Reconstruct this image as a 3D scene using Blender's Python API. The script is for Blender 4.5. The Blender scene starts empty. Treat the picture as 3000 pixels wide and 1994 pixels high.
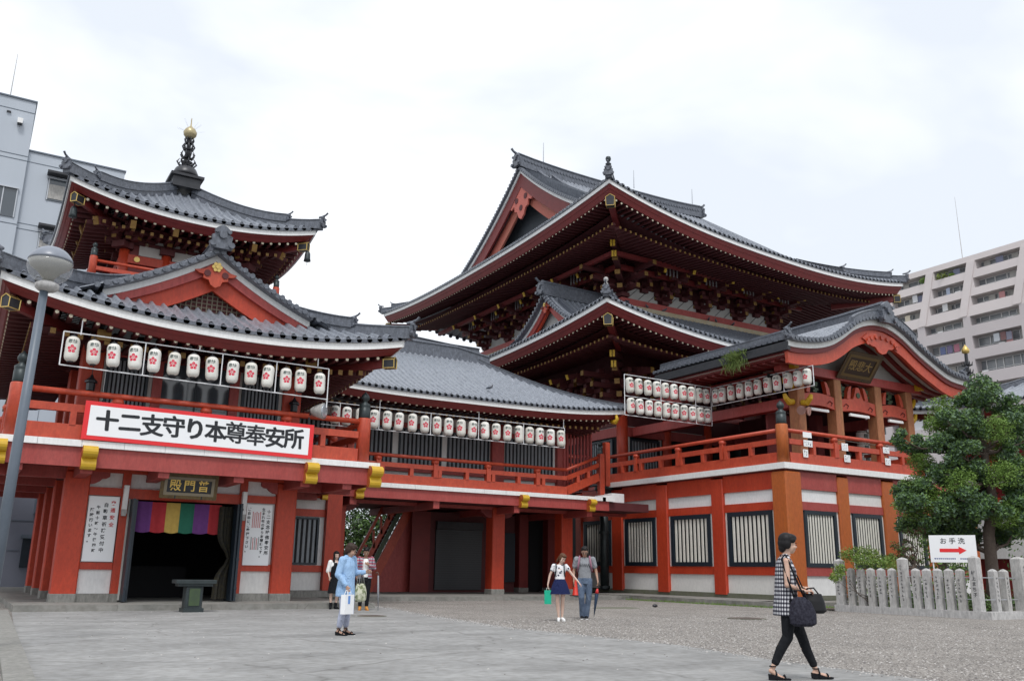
import bpy, math, random
from math import sin, cos, pi, radians, sqrt, atan2
from mathutils import Vector, Matrix

SC = bpy.context.scene
COL = SC.collection
random.seed(7)
ORG = {}
NOSPLIT = ('lattice', 'tiles', 'lettering', 'writing', 'slats', 'bars', 'strokes', 'print', 'inscription', 'crown', 'foliage', 'joint', 'edging', 'crest', 'eyes', 'bracket_set', 'window_frame', 'spike', 'stays', 'railing', 'carving', 'body', 'plants', 'curtain', 'trunk', 'stems')

def V(*a):
    return Vector(a)

def tag(o, label=None, cat=None, group=None, kind=None):
    if label: o['label'] = label
    if cat: o['category'] = cat
    if group: o['group'] = group
    if kind: o['kind'] = kind
    return o

def thing(name, label, cat, loc=(0, 0, 0), group=None, rz=0.0):
    o = bpy.data.objects.new(name, None)
    COL.objects.link(o)
    o.location = loc
    o.rotation_euler = (0, 0, rz)
    o.empty_display_size = 0.3
    ORG[o.name] = Vector(loc)
    return tag(o, label, cat, group)

class MB:
    """collects faces with material slots, builds one mesh object"""
    def __init__(s):
        s.v = []; s.f = []; s.m = []; s.k = 0; s.sm = []; s.smooth = False
    def add(s, vs, fs):
        b = len(s.v)
        s.v.extend([tuple(p) for p in vs])
        for f in fs:
            s.f.append(tuple(i + b for i in f)); s.m.append(s.k); s.sm.append(s.smooth)
        return s
    def box(s, x0, x1, y0, y1, z0, z1):
        vs = [(x, y, z) for z in (z0, z1) for y in (y0, y1) for x in (x0, x1)]
        return s.add(vs, [(0, 2, 3, 1), (4, 5, 7, 6), (0, 1, 5, 4), (2, 6, 7, 3), (0, 4, 6, 2), (1, 3, 7, 5)])
    def bev(s, x0, x1, y0, y1, z0, z1, b=0.01):
        """box with chamfered vertical and top edges"""
        def ring(i, z):
            return [(x0 + i, y0 + i + b, z), (x0 + i + b, y0 + i, z), (x1 - i - b, y0 + i, z), (x1 - i, y0 + i + b, z),
                    (x1 - i, y1 - i - b, z), (x1 - i - b, y1 - i, z), (x0 + i + b, y1 - i, z), (x0 + i, y1 - i - b, z)]
        vs = ring(0, z0) + ring(0, z1 - b) + ring(b, z1)
        fs = [tuple(range(7, -1, -1)), tuple(range(16, 24))]
        for r in (0, 8):
            for i in range(8):
                j = (i + 1) % 8
                fs.append((r + i, r + j, r + 8 + j, r + 8 + i))
        return s.add(vs, fs)
    def obox(s, c, ax, ay, az):
        """oriented box: centre and three half-axis vectors"""
        c = Vector(c); ax = Vector(ax); ay = Vector(ay); az = Vector(az)
        vs = [c + i * ax + j * ay + k * az for k in (-1, 1) for j in (-1, 1) for i in (-1, 1)]
        return s.add(vs, [(0, 2, 3, 1), (4, 5, 7, 6), (0, 1, 5, 4), (2, 6, 7, 3), (0, 4, 6, 2), (1, 3, 7, 5)])
    def bar(s, p0, p1, w, h, up=(0, 0, 1)):
        p0 = Vector(p0); p1 = Vector(p1); t = p1 - p0
        L = t.length
        if L < 1e-6: return s
        t.normalize(); u = Vector(up)
        if abs(t.dot(u)) > 0.98: u = Vector((1, 0, 0))
        sd = t.cross(u).normalized(); u = sd.cross(t).normalized()
        return s.obox((p0 + p1) / 2, t * L / 2, sd * w / 2, u * h / 2)
    def tube(s, pts, r, n=8, caps=True):
        pts = [Vector(p) for p in pts]
        rs = r if isinstance(r, (list, tuple)) else [r] * len(pts)
        vs = []; pu = None
        for i, p in enumerate(pts):
            t = (pts[min(i + 1, len(pts) - 1)] - pts[max(i - 1, 0)])
            if t.length < 1e-9: t = Vector((0, 0, 1))
            t.normalize()
            if pu is None:
                pu = Vector((0, 0, 1)) if abs(t.z) < 0.9 else Vector((1, 0, 0))
            u = (pu - t * pu.dot(t))
            if u.length < 1e-6: u = t.orthogonal()
            u.normalize(); pu = u; w = t.cross(u)
            for k in range(n):
                a = 2 * pi * k / n
                vs.append(p + (u * cos(a) + w * sin(a)) * rs[i])
        fs = []
        for i in range(len(pts) - 1):
            for k in range(n):
                j = (k + 1) % n
                fs.append((i * n + k, i * n + j, (i + 1) * n + j, (i + 1) * n + k))
        if caps:
            fs.append(tuple(range(n - 1, -1, -1))); b = (len(pts) - 1) * n
            fs.append(tuple(range(b, b + n)))
        return s.add(vs, fs)
    def lathe(s, prof, c=(0, 0, 0), n=16, sx=1.0, sy=1.0):
        """prof = [(r,z)...] bottom to top"""
        vs = []; fs = []
        for r, z in prof:
            for k in range(n):
                a = 2 * pi * k / n
                vs.append((c[0] + r * cos(a) * sx, c[1] + r * sin(a) * sy, c[2] + z))
        for i in range(len(prof) - 1):
            for k in range(n):
                j = (k + 1) % n
                fs.append((i * n + k, i * n + j, (i + 1) * n + j, (i + 1) * n + k))
        fs.append(tuple(range(n - 1, -1, -1))); b = (len(prof) - 1) * n
        fs.append(tuple(range(b, b + n)))
        return s.add(vs, fs)
    def disc(s, c, nrm, r, th=0.02, n=10):
        c = Vector(c); nrm = Vector(nrm).normalized()
        return s.tube([c, c + nrm * th], r, n)
    def prism(s, poly, o, ax, ay, az):
        """polygon (u,v) in plane ax,ay at o, extruded along az"""
        o = Vector(o); ax = Vector(ax); ay = Vector(ay); az = Vector(az)
        n = len(poly)
        vs = [o + ax * u + ay * v for u, v in poly] + [o + ax * u + ay * v + az for u, v in poly]
        fs = [tuple(range(n)), tuple(range(2 * n - 1, n - 1, -1))]
        for i in range(n):
            j = (i + 1) % n
            fs.append((i, n + i, n + j, j))
        return s.add(vs, fs)
    def strip(s, a, b):
        """quads between two polylines"""
        n = len(a)
        s.add(list(a) + list(b), [(i, i + 1, n + i + 1, n + i) for i in range(n - 1)])
        return s
    def band(s, top, bot, off):
        """thick band between two polylines, extruded by vector off"""
        off = Vector(off)
        top = [Vector(p) for p in top]; bot = [Vector(p) for p in bot]
        t2 = [p + off for p in top]; b2 = [p + off for p in bot]
        s.strip(top, bot); s.strip(b2, t2); s.strip(t2, top); s.strip(bot, b2)
        s.add([top[0], bot[0], b2[0], t2[0]], [(0, 1, 2, 3)])
        s.add([top[-1], bot[-1], b2[-1], t2[-1]], [(3, 2, 1, 0)])
        return s
    def grid(s, P, nu, nv):
        vs = [P(i, j) for j in range(nv + 1) for i in range(nu + 1)]
        w = nu + 1
        return s.add(vs, [(j * w + i, j * w + i + 1, (j + 1) * w + i + 1, (j + 1) * w + i) for j in range(nv) for i in range(nu)])
    def sweep(s, path, prof, caps=True, side=None):
        """prof=[(side,up)] closed polygon swept along path, z stays up"""
        path = [Vector(p) for p in path]; n = len(prof); vs = []
        for i, p in enumerate(path):
            t = path[min(i + 1, len(path) - 1)] - path[max(i - 1, 0)]
            h = Vector((t.x, t.y, 0))
            sd = Vector((h.y, -h.x, 0)).normalized() if side is None else Vector(side)
            for a, b in prof:
                vs.append(p + sd * a + Vector((0, 0, b)))
        fs = []
        for i in range(len(path) - 1):
            for k in range(n):
                j = (k + 1) % n
                fs.append((i * n + k, i * n + j, (i + 1) * n + j, (i + 1) * n + k))
        if caps:
            fs.append(tuple(range(n - 1, -1, -1))); b = (len(path) - 1) * n
            fs.append(tuple(range(b, b + n)))
        return s.add(vs, fs)
    def mesh(s, me, M, k=None):
        """append an existing bpy mesh transformed by matrix M"""
        b = len(s.v)
        for v in me.vertices: s.v.append(tuple(M @ v.co))
        for p in me.polygons:
            s.f.append(tuple(i + b for i in p.vertices)); s.m.append(s.k if k is None else k); s.sm.append(s.smooth)
        return s
    def pieces(s, gap=.14):
        """face groups that stand apart from each other"""
        par = list(range(len(s.v)))
        def find(i):
            while par[i] != i:
                par[i] = par[par[i]]; i = par[i]
            return i
        for f in s.f:
            a = find(f[0])
            for q in f[1:]:
                b = find(q)
                if a != b: par[b] = a
        comp = {}
        for fi, f in enumerate(s.f): comp.setdefault(find(f[0]), []).append(fi)
        if len(comp) < 2 or len(comp) > 260: return None
        bx = []
        for fs in comp.values():
            ids = {i for fi in fs for i in s.f[fi]}
            bx.append([[min(s.v[i][k] for i in ids) - gap / 2 for k in range(3)], [max(s.v[i][k] for i in ids) + gap / 2 for k in range(3)], fs])
        ch = True
        while ch:
            ch = False
            i = 0
            while i < len(bx):
                j = i + 1
                while j < len(bx):
                    if all(bx[i][0][k] <= bx[j][1][k] and bx[j][0][k] <= bx[i][1][k] for k in range(3)):
                        bx[i] = [[min(bx[i][0][k], bx[j][0][k]) for k in range(3)], [max(bx[i][1][k], bx[j][1][k]) for k in range(3)], bx[i][2] + bx[j][2]]
                        bx.pop(j); ch = True
                    else: j += 1
                i += 1
        return [b[2] for b in bx] if 2 <= len(bx) <= 14 else None
    def build(s, name, mats, parent=None, loc=None, smooth=None, fix=True):
        if parent is not None and not any(q in name for q in NOSPLIT):
            pc = s.pieces(.55 if 'rafter' in name or 'strut' in name else .14)
            if pc:
                first = None
                for fs in pc:
                    m = MB(); mp = {}
                    for fi in fs:
                        nf = []
                        for i in s.f[fi]:
                            if i not in mp: mp[i] = len(m.v); m.v.append(s.v[i])
                            nf.append(mp[i])
                        m.f.append(tuple(nf)); m.m.append(s.m[fi]); m.sm.append(s.sm[fi])
                    o = m._build(name, mats, parent, loc, smooth, fix)
                    first = first or o
                return first
        return s._build(name, mats, parent, loc, smooth, fix)
    def _build(s, name, mats, parent=None, loc=None, smooth=None, fix=True):
        if not isinstance(mats, (list, tuple)): mats = [mats]
        if loc is not None: org = Vector(loc)
        elif parent is not None: org = ORG[parent.name]
        else: org = Vector((0, 0, 0))
        me = bpy.data.meshes.new(name)
        me.from_pydata([(x - org.x, y - org.y, z - org.z) for x, y, z in s.v], [], s.f)
        for m in mats: me.materials.append(m)
        if len(mats) > 1: me.polygons.foreach_set('material_index', s.m)
        if smooth is not None: sm = [smooth] * len(s.f)
        else: sm = s.sm
        me.polygons.foreach_set('use_smooth', sm)
        me.validate()
        if fix and len(s.f) < 60000:
            import bmesh
            b = bmesh.new(); b.from_mesh(me)
            bmesh.ops.recalc_face_normals(b, faces=b.faces)
            b.to_mesh(me); b.free()
        me.update()
        o = bpy.data.objects.new(name, me)
        COL.objects.link(o)
        if parent is not None:
            o.parent = parent; ORG[o.name] = Vector(org)
        else:
            o.location = org; ORG[o.name] = Vector(org)
        return o

def single(mb, name, mats, label, cat, loc=(0, 0, 0), group=None, kind=None, smooth=None):
    o = mb.build(name, mats, None, loc, smooth)
    return tag(o, label, cat, group, kind)

def copy_tree(root, loc=None, rz=None, label=None, group=None, parent=None):
    r = root.copy(); COL.objects.link(r)
    if parent is not None: r.parent = parent
    if loc is not None: r.location = loc
    if rz is not None: r.rotation_euler = (0, 0, rz)
    if label: r['label'] = label
    if group: r['group'] = group
    for ch in root.children:
        c = ch.copy(); COL.objects.link(c); c.parent = r
        for g in ch.children:
            d = g.copy(); COL.objects.link(d); d.parent = c
    return r

def text_mesh(s, size=1.0, bold=0.0, align='CENTER', extrude=0.0, line=1.0, res=3):
    cu = bpy.data.curves.new('lettering', 'FONT')
    cu.body = s; cu.size = size; cu.offset = bold; cu.align_x = align; cu.align_y = 'CENTER'
    cu.extrude = extrude; cu.space_line = line; cu.resolution_u = res
    o = bpy.data.objects.new('lettering', cu); COL.objects.link(o)
    dg = bpy.context.evaluated_depsgraph_get(); dg.update()
    me = bpy.data.meshes.new_from_object(o.evaluated_get(dg))
    bpy.data.objects.remove(o)
    return me

def basis(o, ax, ay):
    """matrix mapping local x->ax, y->ay, z->ax x ay at o"""
    ax = Vector(ax); ay = Vector(ay); az = ax.cross(ay)
    if az.length > 0: az.normalize()
    M = Matrix.Identity(4)
    for i in range(3):
        M[i][0] = ax[i]; M[i][1] = ay[i]; M[i][2] = az[i]; M[i][3] = o[i]
    return M

def lerp(a, b, t): return a + (b - a) * t
def sstep(t):
    t = max(0.0, min(1.0, t)); return t * t * (3 - 2 * t)
def interp(xs, ys, x):
    if x <= xs[0]: return ys[0]
    if x >= xs[-1]: return ys[-1]
    for i in range(len(xs) - 1):
        if x <= xs[i + 1]:
            t = (x - xs[i]) / (xs[i + 1] - xs[i])
            def sl(j):
                if j <= 0: return (ys[1] - ys[0]) / (xs[1] - xs[0])
                if j >= len(xs) - 1: return (ys[-1] - ys[-2]) / (xs[-1] - xs[-2])
                return (ys[j + 1] - ys[j - 1]) / (xs[j + 1] - xs[j - 1])
            h = xs[i + 1] - xs[i]; m0 = sl(i) * h; m1 = sl(i + 1) * h
            t2 = t * t; t3 = t2 * t
            return (2 * t3 - 3 * t2 + 1) * ys[i] + (t3 - 2 * t2 + t) * m0 + (-2 * t3 + 3 * t2) * ys[i + 1] + (t3 - t2) * m1
# ---------------------------------------------------------------- materials
def mat(name, col, rough=0.6, col2=None, nscale=3.0, amt=0.5, bump=0.0, bscale=40.0, metal=0.0, streak=False, spec=0.5, emit=None, alpha=None, detail=4.0, wear=0.0, chip=None):
    m = bpy.data.materials.new(name); m.use_nodes = True
    nt = m.node_tree; N = nt.nodes; L = nt.links
    b = N['Principled BSDF']
    b.inputs['Base Color'].default_value = (*col, 1)
    b.inputs['Roughness'].default_value = rough
    b.inputs['Metallic'].default_value = metal
    b.inputs['Specular IOR Level'].default_value = spec
    if emit:
        b.inputs['Emission Color'].default_value = (*emit[:3], 1); b.inputs['Emission Strength'].default_value = emit[3]
    geo = N.new('ShaderNodeNewGeometry')
    if col2 is not None:
        mp = N.new('ShaderNodeMapping'); L.new(geo.outputs['Position'], mp.inputs[0])
        if streak: mp.inputs['Scale'].default_value = (1, 1, 0.12)
        no = N.new('ShaderNodeTexNoise'); no.inputs['Scale'].default_value = nscale; no.inputs['Detail'].default_value = detail
        no.inputs['Roughness'].default_value = 0.65
        L.new(mp.outputs[0], no.inputs['Vector'])
        rp = N.new('ShaderNodeValToRGB')
        rp.color_ramp.elements[0].position = 0.5 - amt * 0.5; rp.color_ramp.elements[0].color = (*col, 1)
        rp.color_ramp.elements[1].position = 0.5 + amt * 0.5; rp.color_ramp.elements[1].color = (*col2, 1)
        L.new(no.outputs['Fac'], rp.inputs[0]); L.new(rp.outputs[0], b.inputs['Base Color'])
    if wear > 0:
        src = b.inputs['Base Color'].links[0].from_socket if b.inputs['Base Color'].links else None
        mp3 = N.new('ShaderNodeMapping'); mp3.inputs['Scale'].default_value = (1, 1, .35); L.new(geo.outputs['Position'], mp3.inputs[0])
        a1 = N.new('ShaderNodeTexNoise'); a1.inputs['Scale'].default_value = 14; a1.inputs['Detail'].default_value = 8; a1.inputs['Roughness'].default_value = .75
        L.new(mp3.outputs[0], a1.inputs['Vector'])
        r3 = N.new('ShaderNodeValToRGB'); r3.color_ramp.elements[0].position = .38; r3.color_ramp.elements[1].position = .68
        lo = 1 - wear; hi = 1 + wear * .5
        r3.color_ramp.elements[0].color = (lo, lo, lo, 1); r3.color_ramp.elements[1].color = (hi, hi, hi, 1)
        L.new(a1.outputs['Fac'], r3.inputs[0])
        mm = N.new('ShaderNodeMix'); mm.data_type = 'RGBA'; mm.blend_type = 'MULTIPLY'; mm.inputs[0].default_value = 1
        if src: L.new(src, mm.inputs[6])
        else: mm.inputs[6].default_value = (*col, 1)
        L.new(r3.outputs[0], mm.inputs[7])
        # small chips where the undercoat shows
        a2 = N.new('ShaderNodeTexNoise'); a2.inputs['Scale'].default_value = 5.5; a2.inputs['Detail'].default_value = 10; a2.inputs['Roughness'].default_value = .8
        L.new(geo.outputs['Position'], a2.inputs['Vector'])
        r4 = N.new('ShaderNodeValToRGB'); r4.color_ramp.elements[0].position = .69; r4.color_ramp.elements[1].position = .72
        r4.color_ramp.elements[0].color = (0, 0, 0, 1); r4.color_ramp.elements[1].color = (.55, .55, .55, 1)
        L.new(a2.outputs['Fac'], r4.inputs[0])
        m4 = N.new('ShaderNodeMix'); m4.data_type = 'RGBA'; L.new(r4.outputs[0], m4.inputs[0]); L.new(mm.outputs[2], m4.inputs[6])
        m4.inputs[7].default_value = (.42, .30, .24, 1) if chip is None else (*chip, 1)
        L.new(m4.outputs[2], b.inputs['Base Color'])
    if bump > 0:
        n2 = N.new('ShaderNodeTexNoise'); n2.inputs['Scale'].default_value = bscale; n2.inputs['Detail'].default_value = 3
        L.new(geo.outputs['Position'], n2.inputs['Vector'])
        bp = N.new('ShaderNodeBump'); bp.inputs['Strength'].default_value = bump; bp.inputs['Distance'].default_value = 0.02
        L.new(n2.outputs['Fac'], bp.inputs['Height']); L.new(bp.outputs[0], b.inputs['Normal'])
    return m

M = {}
M['red'] = mat('vermilion_paint', (.42, .034, .011), .5, (.53, .058, .020), 1.6, .5, .10, 30, streak=True, wear=.20)
M['redb'] = mat('faded_vermilion_beam', (.34, .043, .038), .55, (.43, .085, .075), 2.0, .6, .06, 20, streak=True, wear=.22)
M['redrail'] = mat('railing_vermilion', (.42, .045, .018), .45, (.52, .078, .034), 3.0, .5, .06, 20, wear=.20)
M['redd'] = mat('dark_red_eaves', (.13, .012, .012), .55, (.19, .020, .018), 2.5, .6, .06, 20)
M['reddd'] = mat('shade_darkened_red', (.070, .011, .013), .7, (.10, .019, .020), 2.0, .6)  # red paint with the deep shade under the eaves put into its colour
M['orange'] = mat('weathered_orange_paint', (.47, .125, .018), .55, (.40, .085, .02), 1.6, .7, .10, 25, streak=True, wear=.22)
M['tan'] = mat('sun_bleached_timber', (.42, .20, .085), .7, (.36, .12, .06), 3.0, .6, .1, 30, streak=True, wear=.25)
M['white'] = mat('white_paint', (.82, .82, .81), .6, (.77, .77, .76), 2.0, .5, wear=.10, chip=(.35, .33, .30))
M['plaster'] = mat('white_plaster', (.78, .78, .78), .8, (.70, .70, .70), 1.2, .6, .05, 60, wear=.10, chip=(.40, .38, .34))
M['oldwhite'] = mat('aged_plaster', (.50, .49, .46), .8, (.40, .39, .37), 2.0, .6)
M['tile'] = mat('grey_roof_tile', (.17, .19, .225), .30, (.34, .365, .41), 5.0, .7, .35, 26, spec=.6, wear=.42, chip=(.20, .21, .15))
M['tiled'] = mat('dark_ridge_tile', (.062, .072, .092), .38, (.18, .195, .23), 7.0, .7, .4, 26, spec=.55, wear=.4, chip=(.22, .22, .18))
M['black'] = mat('black_iron', (.012, .014, .018), .4, (.03, .03, .035), 6, .5)
M['navy'] = mat('blue_black_lattice', (.010, .018, .028), .45)
M['bars'] = mat('pale_lattice_bars', (.74, .71, .63), .6, (.60, .59, .54), 4, .6)
M['barsd'] = mat('grey_lattice_bars', (.17, .19, .21), .55, (.24, .26, .28), 4, .6)
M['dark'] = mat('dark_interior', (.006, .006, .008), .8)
M['yellow'] = mat('yellow_paint', (.62, .40, .02), .5, (.52, .30, .02), 6, .6, .15, 30)
M['gold'] = mat('gilt_ornament', (.62, .44, .14), .35, metal=.6)
M['ochre'] = mat('ochre_beam_end', (.17, .085, .015), .6, (.27, .15, .03), 5, .6)
M['cream'] = mat('cream_rafter_cap', (.72, .66, .50), .5)
M['stone'] = mat('grey_stone', (.30, .29, .27), .85, (.20, .20, .18), 3.0, .7, .3, 40, wear=.3, chip=(.14, .15, .10))
M['stoned'] = mat('mossy_stone', (.17, .16, .14), .9, (.10, .12, .06), 4.0, .6, .4, 40)
M['granite'] = mat('pale_granite', (.52, .51, .50), .8, (.40, .395, .39), 9.0, .6, .25, 90, wear=.3, chip=(.15, .15, .13))
M['conc'] = mat('grey_concrete_wall', (.46, .50, .55), .85, (.40, .44, .49), .35, .6, .05, 10, streak=True)
M['steel'] = mat('galvanised_steel', (.45, .47, .50), .4, metal=.5)
M['rackw'] = mat('white_pipe', (.75, .76, .78), .4)
M['polegrey'] = mat('blue_grey_pole_paint', (.095, .12, .15), .45, (.12, .145, .18), 4, .5)
M['paper'] = mat('lantern_paper', (.80, .79, .75), .7, (.70, .69, .65), 6, .5)
def vary(m, lo=.86, hi=1.04):
    """each object its own slight tone"""
    nt = m.node_tree; N = nt.nodes; L = nt.links; b = N['Principled BSDF']; src = b.inputs['Base Color'].links[0].from_socket
    oi = N.new('ShaderNodeObjectInfo'); rp = N.new('ShaderNodeValToRGB')
    rp.color_ramp.elements[0].color = (lo, lo * .985, lo * .94, 1); rp.color_ramp.elements[1].color = (hi, hi, hi, 1)
    L.new(oi.outputs['Random'], rp.inputs[0]); mx = N.new('ShaderNodeMix'); mx.data_type = 'RGBA'; mx.blend_type = 'MULTIPLY'; mx.inputs[0].default_value = 1
    L.new(src, mx.inputs[6]); L.new(rp.outputs[0], mx.inputs[7]); L.new(mx.outputs[2], b.inputs['Base Color'])
vary(M['paper'])
vary(M['red'], .9, 1.06); vary(M['redb'], .9, 1.06); vary(M['plaster'], .93, 1.03); vary(M['granite'], .90, 1.06)
M['crest'] = mat('crimson_crest', (.62, .02, .06), .6)
M['ink'] = mat('black_ink', (.008, .010, .014), .5)
M['greyink'] = mat('grey_green_ink', (.10, .13, .12), .6)
M['redink'] = mat('red_ink', (.55, .03, .03), .6)
M['signred'] = mat('banner_red', (.72, .02, .025), .4)
M['signwhite'] = mat('banner_white', (.82, .83, .84), .35)
M['bark'] = mat('brown_bark', (.075, .055, .045), .9, (.13, .10, .08), 12, .6, .8, 30)
M['bronze'] = mat('dark_bronze', (.022, .03, .032), .45, (.045, .058, .06), 6, .6, metal=.4)
M['green'] = mat('verdigris_green', (.05, .085, .03), .5, (.03, .05, .03), 5, .6)

def glass(name, col, rough=0.05, alpha=.25):
    m = bpy.data.materials.new(name); m.use_nodes = True
    b = m.node_tree.nodes['Principled BSDF']
    b.inputs['Base Color'].default_value = (*col, 1); b.inputs['Roughness'].default_value = rough
    b.inputs['Alpha'].default_value = alpha
    return m
M['clear'] = glass('clear_globe', (.75, .78, .82), .04, .22)
M['window'] = mat('window_glass', (.06, .075, .09), .08, spec=.8)

def leafmat(name, c1, c2, scale=3.0):
    m = mat(name, c1, .55, c2, scale, .7)
    b = m.node_tree.nodes['Principled BSDF']
    b.inputs['Specular IOR Level'].default_value = .35
    return m
M['leaf'] = leafmat('dark_pine_leaf', (.055, .125, .030), (.155, .25, .07), 2.2)
M['leafl'] = leafmat('fresh_green_leaf', (.08, .16, .025), (.18, .28, .055), 3)
M['leafd'] = leafmat('deep_green_leaf', (.02, .05, .016), (.07, .125, .035), 1.6)
M['leafy'] = leafmat('yellow_green_leaf', (.13, .19, .03), (.22, .26, .07), 4)
M['grass'] = leafmat('roof_grass', (.06, .13, .02), (.20, .24, .08), 6)

# gravel and paving (surface colour of the place itself)
def ground_mat(name, base, var, stones, sscale, bump, patch, rough=.9):
    m = bpy.data.materials.new(name); m.use_nodes = True
    nt = m.node_tree; N = nt.nodes; L = nt.links; b = N['Principled BSDF']
    b.inputs['Roughness'].default_value = rough
    b.inputs['Specular IOR Level'].default_value = .3
    geo = N.new('ShaderNodeNewGeometry')
    big = N.new('ShaderNodeTexNoise'); big.inputs['Scale'].default_value = patch; big.inputs['Detail'].default_value = 6
    L.new(geo.outputs['Position'], big.inputs['Vector'])
    r1 = N.new('ShaderNodeValToRGB'); r1.color_ramp.elements[0].position = .35; r1.color_ramp.elements[1].position = .65
    r1.color_ramp.elements[0].color = (*base, 1); r1.color_ramp.elements[1].color = (*var, 1)
    L.new(big.outputs['Fac'], r1.inputs[0])
    if stones:
        vo = N.new('ShaderNodeTexVoronoi'); vo.inputs['Scale'].default_value = sscale
        L.new(geo.outputs['Position'], vo.inputs['Vector'])
        hs = N.new('ShaderNodeSeparateColor'); L.new(vo.outputs['Color'], hs.inputs[0])
        r2 = N.new('ShaderNodeValToRGB')
        cr = r2.color_ramp
        cr.elements[0].position = 0; cr.elements[0].color = (.45, .42, .40, 1)
        cr.elements[1].position = 1; cr.elements[1].color = (1.6, 1.55, 1.5, 1)
        e = cr.elements.new(.5); e.color = (.95, .9, .86, 1)
        L.new(hs.outputs[0], r2.inputs[0])
        mx = N.new('ShaderNodeMix'); mx.data_type = 'RGBA'; mx.blend_type = 'MULTIPLY'; mx.inputs[0].default_value = 1
        L.new(r1.outputs[0], mx.inputs[6]); L.new(r2.outputs[0], mx.inputs[7])
        L.new(mx.outputs[2], b.inputs['Base Color'])
        bp = N.new('ShaderNodeBump'); bp.inputs['Strength'].default_value = bump; bp.inputs['Distance'].default_value = .03; bp.invert = True
        L.new(vo.outputs['Distance'], bp.inputs['Height']); L.new(bp.outputs[0], b.inputs['Normal'])
    else:
        n3 = N.new('ShaderNodeTexNoise'); n3.inputs['Scale'].default_value = sscale; n3.inputs['Detail'].default_value = 5
        mp = N.new('ShaderNodeMapping'); mp.inputs['Rotation'].default_value = (0, 0, -.3); mp.inputs['Scale'].default_value = (.7, 1.3, 1)
        L.new(geo.outputs['Position'], mp.inputs[0]); L.new(mp.outputs[0], n3.inputs['Vector'])
        mx = N.new('ShaderNodeMix'); mx.data_type = 'RGBA'; mx.blend_type = 'MULTIPLY'; mx.inputs[0].default_value = .9
        r2 = N.new('ShaderNodeValToRGB')
        r2.color_ramp.elements[0].position = .3; r2.color_ramp.elements[0].color = (.80, .80, .80, 1)
        r2.color_ramp.elements[1].position = .7; r2.color_ramp.elements[1].color = (1.14, 1.14, 1.14, 1)
        L.new(n3.outputs['Fac'], r2.inputs[0])
        L.new(r1.outputs[0], mx.inputs[6]); L.new(r2.outputs[0], mx.inputs[7])
        # hairline cracks and slab joints
        ck = N.new('ShaderNodeTexVoronoi'); ck.feature = 'DISTANCE_TO_EDGE'; ck.inputs['Scale'].default_value = .22
        nw = N.new('ShaderNodeTexNoise'); nw.inputs['Scale'].default_value = 1.2; L.new(geo.outputs['Position'], nw.inputs['Vector'])
        av = N.new('ShaderNodeVectorMath'); av.operation = 'MULTIPLY_ADD'; av.inputs[1].default_value = (.9, .9, 0); L.new(nw.outputs['Color'], av.inputs[0]); L.new(geo.outputs['Position'], av.inputs[2])
        L.new(av.outputs[0], ck.inputs['Vector'])
        rc = N.new('ShaderNodeValToRGB'); rc.color_ramp.elements[0].position = .0; rc.color_ramp.elements[0].color = (.62, .61, .6, 1); rc.color_ramp.elements[1].position = .006; rc.color_ramp.elements[1].color = (1, 1, 1, 1)
        L.new(ck.outputs['Distance'], rc.inputs[0])
        mc = N.new('ShaderNodeMix'); mc.data_type = 'RGBA'; mc.blend_type = 'MULTIPLY'; mc.inputs[0].default_value = .8
        L.new(mx.outputs[2], mc.inputs[6]); L.new(rc.outputs[0], mc.inputs[7])
        sp = N.new('ShaderNodeTexNoise'); sp.inputs['Scale'].default_value = 7; sp.inputs['Detail'].default_value = 6; L.new(geo.outputs['Position'], sp.inputs['Vector'])
        rs = N.new('ShaderNodeValToRGB'); rs.color_ramp.elements[0].position = .3; rs.color_ramp.elements[0].color = (.8, .79, .77, 1); rs.color_ramp.elements[1].position = .62; rs.color_ramp.elements[1].color = (1.06, 1.06, 1.06, 1)
        L.new(sp.outputs['Fac'], rs.inputs[0])
        md = N.new('ShaderNodeMix'); md.data_type = 'RGBA'; md.blend_type = 'MULTIPLY'; md.inputs[0].default_value = 1
        L.new(mc.outputs[2], md.inputs[6]); L.new(rs.outputs[0], md.inputs[7]); mx = md
        # fine grit
        n4 = N.new('ShaderNodeTexNoise'); n4.inputs['Scale'].default_value = 120
        L.new(geo.outputs['Position'], n4.inputs['Vector'])
        L.new(mx.outputs[2], b.inputs['Base Color'])
        bp = N.new('ShaderNodeBump'); bp.inputs['Strength'].default_value = bump; bp.inputs['Distance'].default_value = .01
        L.new(n4.outputs['Fac'], bp.inputs['Height']); L.new(bp.outputs[0], b.inputs['Normal'])
    return m
M['gravel'] = ground_mat('gravel', (.33, .32, .305), (.27, .262, .25), True, 46, .9, .7)
M['paving'] = ground_mat('worn_concrete_paving', (.30, .30, .295), (.25, .25, .245), False, 1.3, .3, .6)
M['platform'] = ground_mat('stone_platform', (.27, .26, .24), (.20, .20, .185), False, 2.0, .3, .9)
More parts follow.
